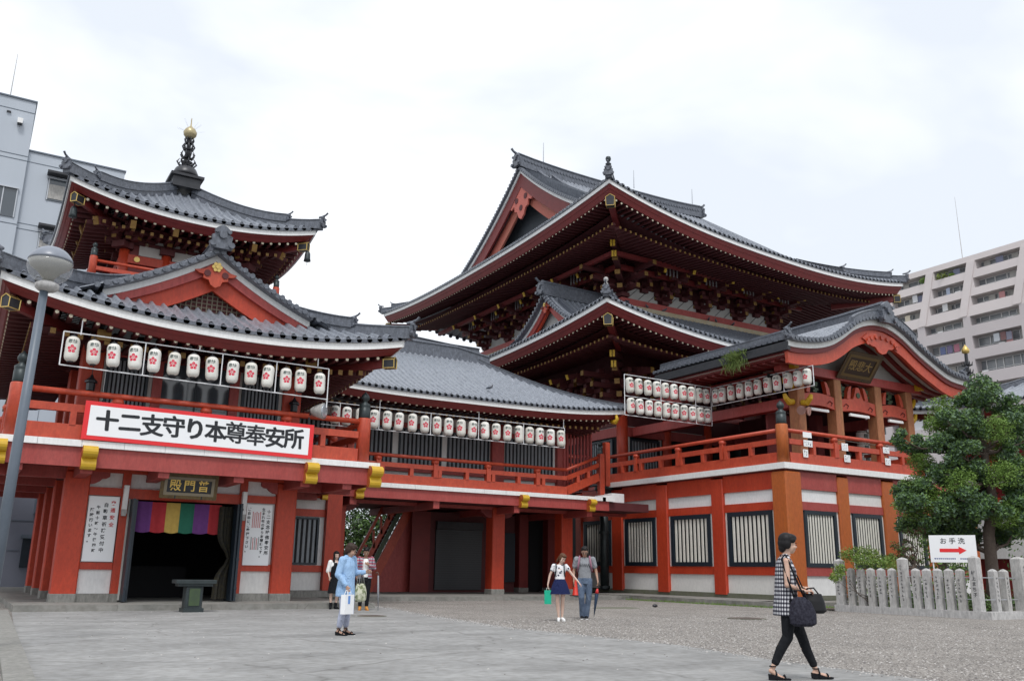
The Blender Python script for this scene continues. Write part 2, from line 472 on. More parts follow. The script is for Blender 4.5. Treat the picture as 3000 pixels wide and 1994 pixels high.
# ---------------------------------------------------------------- temple roofs
class Roof:
    """four-sided tiled roof over an eave rectangle. sides: F(-Y) L(-X) B(+Y) R(+X)"""
    def __init__(s, x0, x1, y0, y1, zc, sag, f, D, p=2.4):
        s.x0, s.x1, s.y0, s.y1 = x0, x1, y0, y1
        s.zc = zc; s.sag = sag; s.f = f; s.D = D; s.p = p
        s.zref = sum(zc.values()) / 4 - sum(sag.values()) / 4
    def W(s, sd): return (s.x1 - s.x0) if sd in 'FB' else (s.y1 - s.y0)
    def pt(s, sd, a, d):
        if sd == 'F': return (s.x0 + a, s.y0 + d)
        if sd == 'B': return (s.x0 + a, s.y1 - d)
        if sd == 'L': return (s.x0 + d, s.y0 + a)
        return (s.x1 - d, s.y0 + a)
    def zE(s, sd, a):
        z0, z1 = {'F': ('00', '10'), 'B': ('01', '11'), 'L': ('00', '01'), 'R': ('10', '11')}[sd]
        u = max(0, min(1, a / s.W(sd)))
        return lerp(s.zc[z0], s.zc[z1], u) - s.sag[sd] * (1 - abs(2 * u - 1) ** s.p)
    def z(s, sd, a, d):
        return lerp(s.zE(sd, a), s.zref, sstep(d / s.D)) + s.f(max(d, 0))
    def P(s, sd, a, d, dz=0.0):
        x, y = s.pt(sd, a, d); return Vector((x, y, s.z(sd, a, d) + dz))
    def out(s, sd):
        return {'F': V(0, -1, 0), 'B': V(0, 1, 0), 'L': V(-1, 0, 0), 'R': V(1, 0, 0)}[sd]
    def along(s, sd):
        return V(1, 0, 0) if sd in 'FB' else V(0, 1, 0)
    # corrugated tile surface
    def tiles(s, mb, sd, dmax, per=.32, h=.105, rows=10, a0=0.0, a1=None, d0=lambda a: 0.0):
        W = s.W(sd); a1 = W if a1 is None else a1
        n = max(1, int(round((a1 - a0) / per))); per = (a1 - a0) / n
        cols = []
        for i in range(n):
            for fr, hh in ((0.0, 0), (.27, 0), (.33, .6), (.42, .95), (.5, 1.0), (.58, .95), (.67, .6), (.73, 0)):
                cols.append((a0 + (i + fr) * per, hh * h))
        cols.append((a1, 0))
        pts = []
        for a, hh in cols:
            dm = max(dmax(a), 0.0); ds = min(d0(a), dm)
            pts.append([s.P(sd, a, ds + (dm - ds) * j / rows, .10 + hh) for j in range(rows + 1)])
        w = rows + 1
        vs = [p for c in pts for p in c]
        fs = []
        for i in range(len(cols) - 1):
            if dmax(cols[i][0]) <= d0(cols[i][0]) + 1e-4 and dmax(cols[i + 1][0]) <= d0(cols[i + 1][0]) + 1e-4: continue
            for j in range(rows):
                fs.append((i * w + j, (i + 1) * w + j, (i + 1) * w + j + 1, i * w + j + 1))
        mb.smooth = True; mb.add(vs, fs); mb.smooth = False
        # tile end discs and scalloped lip along the eave
        o = s.out(sd)
        if d0(W / 2) == 0.0 and a0 <= .01:
            for i in range(n):
                a = a0 + (i + .5) * per
                p = s.P(sd, a, 0, .075)
                mb.k = 1; mb.tube([p - o * .02, p + o * .06], .084 * per / .32, 9); mb.k = 0
    def eave(s, mb, sd, prof, i0=0.0, seg=28):
        """closed polygon [(inset,dz)] swept along the eave with mitred corners"""
        W = s.W(sd); n = len(prof); vs = []
        for k in range(seg + 1):
            u = k / seg
            u = .5 - .5 * cos(pi * u) * 1.0
            for i, dz in prof:
                a = i + (W - 2 * i) * u
                x, y = s.pt(sd, a, i); vs.append((x, y, s.zE(sd, W * u) + dz))
        fs = []
        for k in range(seg):
            for j in range(n):
                q = (j + 1) % n
                fs.append((k * n + j, k * n + q, (k + 1) * n + q, (k + 1) * n + j))
        mb.add(vs, fs)
    def hip(s, corner, d_to, n=14, d_from=-.15):
        sd, flip = {'00': ('F', 0), '10': ('F', 1), '01': ('B', 0), '11': ('B', 1)}[corner]
        W = s.W(sd); out = []
        for k in range(n + 1):
            d = d_from + (d_to - d_from) * k / n
            a = (W - d) if flip else d
            x, y = s.pt(sd, a, d)
            out.append(Vector((x, y, s.z(sd, min(max(a, 0), W), max(d, 0)) + .12)))
        return out

RIDGE = [(-.17, 0), (-.17, .30), (-.12, .30), (-.12, .36), (-.07, .42), (.07, .42), (.12, .36), (.12, .30), (.17, .30), (.17, 0)]
def ridge_prof(w, h):
    return [(-w, -.1), (-w, h * .25), (-w * .88, h * .25), (-w * .88, h * .5), (-w * .76, h * .5), (-w * .76, h * .8), (-w * .95, h * .8), (-w * .95, h * .86),
            (-w * .45, h * .9), (-w * .3, h), (w * .3, h), (w * .45, h * .9), (w * .95, h * .86), (w * .95, h * .8), (w * .76, h * .8), (w * .76, h * .5), (w * .88, h * .5), (w * .88, h * .25), (w, h * .25), (w, -.1)]

def demon_tile(mb, p, d, s=1.0, horn=True):
    """ornamental ridge-end tile: plate with shoulders, boss and upturned finial"""
    p = Vector(p); d = Vector((d[0], d[1], 0)).normalized(); sd = V(-d.y, d.x, 0); up = V(0, 0, 1)
    poly = [(-.34, -.15), (-.40, .05), (-.30, .10), (-.33, .28), (-.22, .34), (-.24, .50), (-.12, .60), (0, .66), (.12, .60), (.24, .50), (.22, .34), (.33, .28), (.30, .10), (.40, .05), (.34, -.15)]
    mb.prism([(a * s, b * s) for a, b in poly], p, sd, up, d * .14 * s)
    for a, b, r in ((0, .30, .13), (-.3, -.02, .10), (.3, -.02, .10), (-.2, .42, .07), (.2, .42, .07)):
        mb.tube([p + sd * a * s + up * b * s + d * .1 * s, p + sd * a * s + up * b * s + d * .22 * s], r * s, 8)
    if horn:
        b = p + up * .6 * s + d * .05 * s
        mb.tube([b - d * .3 * s - up * .05 * s, b, b + d * .22 * s + up * .10 * s, b + d * .36 * s + up * .24 * s], [.07 * s, .08 * s, .065 * s, .07 * s], 7)

def hip_ridge(mb, path, w=.17, h=.42, steps=((0.0, 1.0),), s=1.0):
    n = len(path)
    mb.smooth = False
    mb.sweep(path, ridge_prof(w, h))
    d = path[0] - path[1]; d.z = 0; d.normalize()
    demon_tile(mb, path[0] + V(0, 0, .08), d, s)
    for fr, sc in steps:
        if fr > 0:
            i = max(1, int(fr * (n - 1)))
            mb.sweep(path[i:], [(a * 1.25, b + h * .75) for a, b in ridge_prof(w, h * .8)])
            demon_tile(mb, path[i] + V(0, 0, h * .75), d, s * sc)

def rafters(R, sd, par, name_parent, sp=.30, in1=1.55, in2=4.0, zf=-.62, slope1=.06, slope2=.22, drop=.42, w=.10, caps=True, a_lo=None, a_hi=None, rs=.062):
    """flying rafters with round cream caps over base rafters with square ochre caps"""
    W = R.W(sd); n = int(W / sp); o = R.out(sd); al = R.along(sd)
    fm = MB(); bm = MB(); cm = MB(); qm = MB()
    for i in range(n + 1):
        a = (W - n * sp) / 2 + i * sp
        if a_lo is not None and a < a_lo: continue
        if a_hi is not None and a > a_hi: continue
        edge = min(a, W - a)
        zz = R.zE(sd, a) + zf
        i0 = .34
        if edge > i0 + .1:
            e = min(in1, edge)
            x, y = R.pt(sd, a, i0); x2, y2 = R.pt(sd, a, e)
            fm.bar((x, y, zz), (x2, y2, zz + (e - i0) * slope1), w, w * 1.1)
            if caps:
                p = V(x, y, zz)
                cm.smooth = False
                cm.tube([p + o * .004, p + o * .03], rs, 6)
        j0 = in1 - .25
        if edge > j0 + .15 and in2 > j0:
            e = min(in2, edge)
            x, y = R.pt(sd, a, j0); x2, y2 = R.pt(sd, a, e)
            z1 = R.zE(sd, a) * .6 + R.zref * .4 + zf - drop * .55
            bm.bar((x, y, z1), (x2, y2, z1 + (e - j0) * slope2), w * 1.15, w * 1.3)
            if caps:
                p = V(x, y, z1)
                qm.obox(p + o * .012, al * w * .56, o * .010, V(0, 0, w * .62))
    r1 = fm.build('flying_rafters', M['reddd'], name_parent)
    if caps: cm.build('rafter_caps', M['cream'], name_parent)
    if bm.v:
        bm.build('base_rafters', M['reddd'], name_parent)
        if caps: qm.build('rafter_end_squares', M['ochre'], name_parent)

def soffit(R, sd, mb, i0, i1, z0, z1, blend=0.0, seg=24, th=.03):
    W = R.W(sd)
    def P(k, j):
        u = k / seg; i = i0 + (i1 - i0) * (j if j < 2 else 0)
        a = i + (W - 2 * i) * u
        x, y = R.pt(sd, a, i)
        zz = lerp(R.zE(sd, W * u), R.zref, blend * (1 if j else .4))
        return (x, y, zz + (z1 if j else z0))
    mb.grid(P, seg, 1)

def eave_set(R, sides, par, red=.45, in1=1.55, in2=4.0, slope2=.22, sp=.30, white=.21, rs=.062, w=.10):
    wh = MB(); rd = MB(); sf = MB(); te = MB()
    for sd in sides:
        R.eave(te, sd, [(-.06, .0), (-.06, .10), (.30, .17), (.30, 0)])
        R.eave(wh, sd, [(0, -white), (-.004, -.002), (.16, -.002), (.16, -white)])
        R.eave(rd, sd, [(.05, -white), (.13, -white - red * .45), (.15, -white - red * .46), (.26, -white - red), (.40, -white - red), (.40, -white)])
        soffit(R, sd, sf, .36, in1 + .5, -white - red + .06, -white - red + .16 + (in1 + .14) * .06, 0)
        soffit(R, sd, sf, in1 - .2, in2, -white - red - .08, -white - red - .08 + (in2 - in1) * slope2, .4)
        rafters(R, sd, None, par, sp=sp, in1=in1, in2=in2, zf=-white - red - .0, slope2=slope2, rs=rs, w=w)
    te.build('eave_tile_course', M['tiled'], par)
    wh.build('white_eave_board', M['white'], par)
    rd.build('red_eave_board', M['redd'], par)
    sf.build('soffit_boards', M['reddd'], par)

def corner_beam(R, c, par, L=3.0, zf=-.75, s=1.0):
    """diagonal hip beam under a corner, black end cap edged in gold"""
    cx = R.x0 if c[0] == '0' else R.x1; cy = R.y0 if c[1] == '0' else R.y1
    d = V(1 if c[0] == '0' else -1, 1 if c[1] == '0' else -1, 0).normalized()
    z = R.zc[c] + zf
    m = MB(); p = V(cx, cy, z) + d * .32; sd = V(-d.y, d.x, 0)
    m.bar(p, p + d * L + V(0, 0, -.25 * L / 3), .22 * s, .34 * s)
    hb = m.build('hip_beam', M['redd'], par)
    k = MB()
    k.prism([(-.16 * s, -.24 * s), (.16 * s, -.24 * s), (.18 * s, .12 * s), (0, .24 * s), (-.18 * s, .12 * s)], p - d * .05, sd, V(0, 0, 1), d * .38)
    k.build('beam_end_cap', M['black'], hb)
    g = MB(); pts = [(-.16, -.24), (.16, -.24), (.18, .12), (0, .24), (-.18, .12)]
    for i in range(5):
        a = pts[i]; b = pts[(i + 1) % 5]
        for off in (-.055, .30):
            g.bar(p + d * off + sd * a[0] * s + V(0, 0, a[1] * s), p + d * off + sd * b[0] * s + V(0, 0, b[1] * s), .022, .022)
        g.bar(p - d * .055 + sd * a[0] * s + V(0, 0, a[1] * s), p + d * .32 + sd * a[0] * s + V(0, 0, a[1] * s), .02, .02)
    g.build('cap_edging', M['gold'], hb)

def bracket_mesh(levels=3, arm=.55, hgt=.42, w=.20, tail=True):
    """stepped bracket cluster; outward is -Y, base at origin, wall at y=0"""
    m = MB()
    m.k = 0
    m.box(-.24, .24, -.24, .24, 0, .22)
    for l in range(levels):
        z = .22 + l * hgt; o = arm * (l + 1)
        m.k = 0
        m.box(-w / 2, w / 2, -o - .05, .2, z, z + hgt * .5)
        m.box(-.62 - .0 * l, .62, -o + arm - .09, -o + arm + .09, z, z + hgt * .45)
        m.k = 1
        m.box(-w / 2 - .01, w / 2 + .01, -o - .07, -o - .051, z + .01, z + hgt * .49)
        for sx in (-1, 1):
            m.box(sx * .645 - .012, sx * .645 + .012, -o + arm - .085, -o + arm + .085, z + .02, z + hgt * .43)
        m.k = 0
        for x in (-.55, 0, .55):
            m.box(x - .13, x + .13, -o + arm - .13, -o + arm + .13, z + hgt * .5, z + hgt * .98)
        m.box(-.13, .13, -o - .03, -o + .2, z + hgt * .5, z + hgt * .98)
    if tail:
        z = .22 + levels * hgt
        m.k = 0
        m.bar((0, .3, z + .25), (0, -arm * levels - .55, z - .28), .17, .26)
        m.k = 2
        m.bar((0, -arm * levels - .555, z - .282), (0, -arm * levels - .60, z - .30), .175, .27)
    return m
def brackets(R_name, m, places, par, mats):
    first = None; out = []
    for (x, y, z, rz) in places:
        if first is None:
            o = m.build(R_name, mats, par, loc=(0, 0, 0)); first = o
        else:
            o = first.copy(); COL.objects.link(o); o.parent = par
        o.location = Vector((x, y, z)) - ORG[par.name]; o.rotation_euler = (0, 0, rz)
        out.append(o)
    return out
# ---------------------------------------------------------------- shared building pieces
def nose_mesh(mb, x, y, z, s=1.0, kx=None, ky=None):
    """scrolled beam nose pointing -Y: vermilion cheeks, yellow front"""
    pr = []
    for k in range(9):
        a = pi * .5 + pi * k / 8
        pr.append((-.08 + .17 * cos(a) * 1.1, .12 + .15 * sin(a)))
    for k in range(1, 7):
        a = pi * .6 + pi * .85 * k / 6
        pr.append((-.02 + .12 * cos(a), -.17 + .14 * sin(a)))
    pr.append((.3, -.26)); pr.append((.3, .27))
    pr = [(a * s, b * s) for a, b in pr]
    mb.k = 1
    n = len(pr); w = .17 * s
    vs = [(x - w, y + a, z + b) for a, b in pr] + [(x + w, y + a, z + b) for a, b in pr]
    mb.add(vs, [(i, n + i, n + (i + 1) % n, (i + 1) % n) for i in range(n)])
    mb.k = 0
    mb.add(vs, [tuple(range(n)), tuple(range(2 * n - 1, n - 1, -1))])
    for sx in (-1, 1):
        mb.tube([(x + sx * w, y - .08 * s, z + .11 * s), (x + sx * (w + .012), y - .08 * s, z + .11 * s)], .085 * s, 10)

def railing(par, p0, p1, z, h=1.2, tall=(), short_sp=1.13, name='railing', seams=True, mats=None):
    """three-rail temple balustrade between two points"""
    mt = mats or M['redrail']
    p0 = Vector((p0[0], p0[1], z)); p1 = Vector((p1[0], p1[1], z)); t = p1 - p0; L = t.length; t.normalize()
    m = MB()
    m.bar(p0 + V(0, 0, h * .165), p1 + V(0, 0, h * .165), .16, h * .30)
    m.bar(p0 + V(0, 0, h * .64), p1 + V(0, 0, h * .64), .14, h * .155)
    m.smooth = True
    m.tube([p0 + V(0, 0, h * .96), p1 + V(0, 0, h * .96)], h * .062, 10)
    m.smooth = False
    n = max(1, int(round(L / short_sp)))
    for i in range(1, n):
        p = p0 + t * L * i / n
        m.bar(p + V(0, 0, h * .30), p + V(0, 0, h * .57), .20, .15, up=t)
    ntall = max(1, int(round(L / (short_sp * 2))))
    ts = tall if len(tall) else [L * i / ntall for i in range(1, ntall)]
    for d in ts:
        p = p0 + t * d
        m.bar(p + V(0, 0, h * .30), p + V(0, 0, h * .80), .22, .19, up=t)
        m.smooth = True
        m.tube([p + V(0, 0, h * .76), p + V(0, 0, h * .84), p + V(0, 0, h * .90)], [.12, .17, .13], 10)
        m.smooth = False
    return m.build(name, mt, par)

def giboshi_post(par, x, y, z, h, r=.2, mt=None, name='newel_post'):
    m = MB(); m.smooth = True
    m.tube([(x, y, z), (x, y, z + h - .03), (x, y, z + h)], [r, r, r * .93], 16)
    o = m.build(name, mt or M['redrail'], par)
    c = MB(); c.smooth = True
    c.lathe([(r * .80, 0), (r * .86, .02), (r * .86, r * 1.5), (r * .78, r * 1.55), (r * .84, r * 1.75), (r * .84, r * 2.1), (r * .35, r * 2.45), (r * .36, r * 2.6), (r * .62, r * 2.9), (r * .66, r * 3.2), (r * .5, r * 3.6), (r * .2, r * 3.85), (.004, r * 4.1)], (x, y, z + h), 16)
    c.build('bronze_cap', M['bronze'], o)
    return o

def lattice(par, o, ax, w, h, nb, frame=.07, bars='bars', fr='navy', depth=.06, nrm=None, sash=0):
    """barred window; o = lower-left corner on the wall face, ax = unit along wall"""
    o = Vector(o); ax = Vector(ax); up = V(0, 0, 1); n = Vector(nrm)
    m = MB()
    c = o + ax * w / 2 + up * h / 2
    for s in (-1, 1):
        m.obox(c + ax * s * (w / 2 - frame / 2) + n * depth * .5, ax * frame / 2, n * depth, up * h / 2)
        m.obox(c + up * s * (h / 2 - frame / 2) + n * depth * .45, ax * (w / 2 - frame), n * depth, up * frame / 2)
    f = m.build('window', M[fr], par)
    b = MB(); sp = (w - 2 * frame) / nb
    for i in range(nb):
        p = c + ax * (-w / 2 + frame + sp * (i + .5)) + n * .01
        b.prism([(-sp * .30, -.004), (-sp * .22, .012), (sp * .22, .012), (sp * .30, -.004)], p - up * (h / 2 - frame) , ax, n, up * (h - 2 * frame))
    b.build('lattice_bars', M[bars], f)
    k = MB(); k.obox(c - n * .012, ax * (w / 2 - frame / 2), n * .01, up * (h / 2 - frame / 2))
    k.build('pane', M['dark'], f)
    return f

def col_box(par, x0, x1, y0, y1, z0, z1, mt='red', plinth=None, name='column', b=.03):
    m = MB(); m.bev(x0, x1, y0, y1, z0 if plinth is None else plinth, z1, b)
    o = m.build(name, M[mt], par)
    if plinth is not None:
        k = MB(); k.bev(x0 - .012, x1 + .012, y0 - .012, y1 + .012, z0, plinth + .004, .02); k.build('stone_plinth', M['stone'], o)
    return o

# ---------------------------------------------------------------- pagoda with two tiled roofs
PG = thing('pagoda', 'vermilion two-storey pagoda on the left with gilded spire and white banner on its balcony', 'pagoda', (5.5, 33.4, 0))
CX = 5.5
# columns of the ground floor
for x0 in (2.29, 8.12):
    for y in (27.0, 30.1, 33.2, 36.3):
        col_box(PG, x0, x0 + .62, y, y + .60, .15, 3.6, plinth=.37)
# front wall between the corner columns
w = MB(); w.k = 0
w.box(2.92, 3.74, 27.10, 27.30, 1.0, 1.19); w.box(7.23, 8.11, 27.10, 27.30, 1.0, 1.19)
w.box(3.745, 3.95, 27.03, 27.35, .37, 3.62); w.box(7.02, 7.225, 27.03, 27.35, .37, 3.62)
w.box(2.92, 3.744, 27.08, 27.30, 2.98, 3.20); w.box(7.226, 8.11, 27.08, 27.30, 2.98, 3.20)
w.box(3.951, 7.019, 27.06, 27.34, 2.92, 3.20)
w.box(2.3, 8.73, 26.98, 27.40, 3.61, 3.80)
w.build('wall_timbers', M['red'], PG)
w = MB()
w.box(2.92, 3.74, 27.16, 27.25, .372, .999); w.box(7.23, 8.11, 27.16, 27.25, .372, .999)
w.box(2.92, 3.74, 27.17, 27.25, 1.191, 2.979); w.box(7.23, 8.11, 27.17, 27.25, 1.191, 2.979)
w.box(2.92, 3.74, 27.17, 27.25, 3.201, 3.609); w.box(3.952, 7.018, 27.17, 27.25, 3.201, 3.609); w.box(7.23, 8.11, 27.17, 27.25, 3.201, 3.609)
w.build('plaster_panels', M['plaster'], PG)
w = MB()
for a, b in ((2.92, 3.745), (3.745, 3.95), (7.02, 7.225), (7.225, 8.11)):
    w.box(a + .002, b - .002, 27.05 + (.03 if b - a > .5 else -.03), 27.34, .15, .37)
w.build('stone_sill', M['stone'], PG)
# scroll brackets beside column heads
for x0, sg in ((2.91, 1), (8.12, -1)):
    m = MB(); pr = [(0, 0), (.48, 0), (.48, -.12), (.40, -.17), (.30, -.18), (.24, -.25), (.12, -.32), (0, -.34)]
    m.prism([(a * sg, b) for a, b in pr], (x0, 27.02, 3.61), (1, 0, 0), (0, 0, 1), (0, .16, 0))
    m.build('scroll_bracket', M['redb'], PG)
# doorway: open dark folding doors, threshold
for x0, sg in ((3.99, 1), (6.98, -1)):
    m = MB()
    m.box(min(x0, x0 + sg * .06), max(x0, x0 + sg * .06), 26.45, 27.35, .18, 2.90)
    m.box(min(x0 + sg * .07, x0 + sg * .13), max(x0 + sg * .07, x0 + sg * .13), 26.55, 27.30, .18, 2.88)
    for zz in (.5, 1.3, 2.1, 2.7):
        m.box(min(x0 - sg * .012, x0 + sg * .075), max(x0 - sg * .012, x0 + sg * .075), 26.44, 26.5, zz, zz + .06)
    m.build('folding_door', M['navy'], PG)
    m = MB(); m.box(x0 - .045 if sg > 0 else x0, x0 if sg > 0 else x0 + .045, 27.0, 27.1, .2, 2.92); m.build('door_jamb', M['oldwhite'], PG)
# swagged dark curtain just inside the right-hand door
m = MB()
def cur(i, j):
    u = i / 8; v = j / 16; z = .22 + 2.6 * v; pinch = 1 - .72 * math.exp(-((z - 1.35) / .35) ** 2)
    return (6.92 - (.46 * pinch) * u - .02, 26.95 + .07 * sin(u * 14), z)
m.grid(cur, 8, 16); m.build('tied_curtain', mat('dark_curtain', (.008, .008, .009), .8, (.03, .025, .01), 12, .3), PG)
# rooms behind: dark interior shell of the ground floor
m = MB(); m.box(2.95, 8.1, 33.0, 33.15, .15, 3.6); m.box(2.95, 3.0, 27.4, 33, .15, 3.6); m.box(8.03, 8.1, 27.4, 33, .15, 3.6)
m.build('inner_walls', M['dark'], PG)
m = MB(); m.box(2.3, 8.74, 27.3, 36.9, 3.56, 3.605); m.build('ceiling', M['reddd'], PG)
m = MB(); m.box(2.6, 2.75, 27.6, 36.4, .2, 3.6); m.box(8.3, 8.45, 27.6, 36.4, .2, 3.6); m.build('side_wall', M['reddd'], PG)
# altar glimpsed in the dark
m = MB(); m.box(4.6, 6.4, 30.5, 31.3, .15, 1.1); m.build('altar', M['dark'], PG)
# balcony
m = MB()
m.box(.48, 10.52, 25.36, 41.3, 3.70, 4.055)
m.build('balcony_deck', M['redd'], PG)
m = MB()
m.box(.40, 10.60, 25.28, 25.36, 3.55, 4.05); m.box(.40, .47, 25.361, 41.3, 3.55, 4.05); m.box(10.53, 10.60, 25.361, 31.4, 3.55, 4.05)
for x in (1.0, 2.6, 4.5, 6.5, 8.42, 9.7):
    m.box(x - .14, x + .14, 25.361, 27.6, 3.40, 3.70)
for y in (27.3, 30.4, 33.5, 36.6):
    m.box(.47, 2.4, y - .14, y + .14, 3.40, 3.70); m.box(8.6, 10.5, y - .14, y + .14, 3.40, 3.70)
m.build('balcony_fascia', M['redb'], PG)
m = MB()
x = .36
while x < 10.6:
    x2 = min(x + 1.02, 10.66); m.box(x, x2 - .008, 25.20, 25.62, 4.056, 4.225); x += 1.02
y = 25.63
while y < 41:
    m.box(.32, .62, y, y + 1.0, 4.056, 4.225)
    if y < 31: m.box(10.38, 10.68, y, min(y + 1.0, 31.2), 4.056, 4.225)
    y += 1.008
m.build('white_ledge', M['white'], PG)
for x, z in ((2.6, 3.80), (8.5, 3.80), (10.48, 3.82), (.55, 3.82)):
    m = MB(); nose_mesh(m, x, 25.20, z, 1.05 if x < 10 else 1.1); m.build('beam_nose', [M['orange'], M['yellow']], PG)
ZB = 4.225
for x in (.80, 10.18):
    giboshi_post(PG, x, 25.50, ZB, 1.36, .205)
railing(PG, (1.0, 25.45), (9.98, 25.45), ZB, 1.30, tall=(2.15, 4.45, 6.75), short_sp=1.12)
railing(PG, (.72, 25.7), (.72, 38), ZB, 1.30)
railing(PG, (10.28, 25.7), (10.28, 31.2), ZB, 1.30)
# upper floor front wall
for x0 in (2.28, 8.06):
    for y in (27.0, 30.1, 33.2): col_box(PG, x0, x0 + .58, y, y + .58, 4.06, 7.2)
m = MB()
m.box(4.21, 4.47, 27.04, 27.3, 4.06, 7.0); m.box(6.43, 6.70, 27.04, 27.3, 4.06, 7.0)
m.box(2.86, 8.06, 27.05, 27.3, 6.9, 7.05); m.box(2.86, 4.20, 27.05, 27.3, 4.06, 4.5); m.box(6.71, 8.06, 27.05, 27.3, 4.06, 4.5)
m.build('upper_wall_timbers', M['redb'], PG)
m = MB(); m.box(2.87, 8.05, 27.16, 27.24, 7.051, 7.42)
for a, b in ((2.865, 2.94), (4.10, 4.205), (6.705, 6.79), (7.95, 8.055)): m.box(a, b, 27.1, 27.2, 4.51, 6.89)
m.build('upper_plaster', M['oldwhite'], PG)
lattice(PG, (2.95, 27.14, 4.52), (1, 0, 0), 1.14, 2.36, 9, bars='barsd', nrm=(0, -1, 0))
lattice(PG, (6.80, 27.14, 4.52), (1, 0, 0), 1.14, 2.36, 9, bars='barsd', nrm=(0, -1, 0))
m = MB(); m.box(4.475, 6.425, 27.14, 27.2, 4.06, 6.89); m.build('dark_glazed_door', M['window'], PG)
m = MB(); m.box(5.43, 5.47, 27.10, 27.139, 4.06, 6.89); m.build('door_stile', M['navy'], PG)
m = MB(); m.box(2.6, 2.7, 27.4, 38, 4.06, 7.4); m.box(8.3, 8.4, 27.4, 38, 4.06, 7.4); m.box(2.6, 8.4, 38, 38.1, 4.06, 7.4); m.build('upper_side_wall', M['redd'], PG)
# carved struts left of the corner column, seen in shade
PR = Roof(0.0, 11.0, 24.6, 42.2, {'00': 8.20, '10': 8.0, '01': 8.2, '11': 8.0}, {'F': .62, 'L': .62, 'B': .6, 'R': .6}, lambda d: .40 * d + .018 * d * d, 3.3, p=2.3)
tm = MB()
for sd in 'FLR':
    W = PR.W(sd); PR.tiles(tm, sd, lambda a, W=W: min(a, W - a, 3.3), per=.33, rows=6)
tm.build('lower_roof_tiles', [M['tile'], M['tiled']], PG)
m = MB(); m.box(3.2, 7.8, 27.85, 38.9, 8.75, 9.05); m.build('roof_deck', M['tiled'], PG)
eave_set(PR, 'FLR', PG, red=.24, in1=1.1, in2=2.4, slope2=.10, sp=.33, rs=.05, w=.12)
# big ochre beam ends in the front eave
m = MB()
for x in (2.6, 8.35): m.box(x - .17, x + .17, 25.42, 27.3, 6.95, 7.22)
ob = m.build('eave_beam', M['redd'], PG)
m = MB()
for x in (2.6, 8.35): m.box(x - .175, x + .175, 25.39, 25.418, 6.94, 7.23)
m.build('beam_end', M['ochre'], ob)
rm = MB()
for c in ('00', '10'): hip_ridge(rm, PR.hip(c, 3.3, 10), .15, .34, ((0, 1), (.42, .8)), .62)
rm.build('hip_ridges', M['tiled'], PG)
for c in ('00', '10'): corner_beam(PR, c, PG, 2.2, -.70, .72)
bm = bracket_mesh(1, .5, .36, .18, tail=False)
brackets('bracket_set', bm, [(x, 27.0, 6.95, 0) for x in (2.57, 4.34, 6.56, 8.35)] + [(2.4, y, 6.95, -pi / 2) for y in (30.3, 33.4)] + [(8.6, y, 6.95, pi / 2) for y in (30.3, 33.4)], PG, [M['reddd'], M['ochre'], M['ochre']])

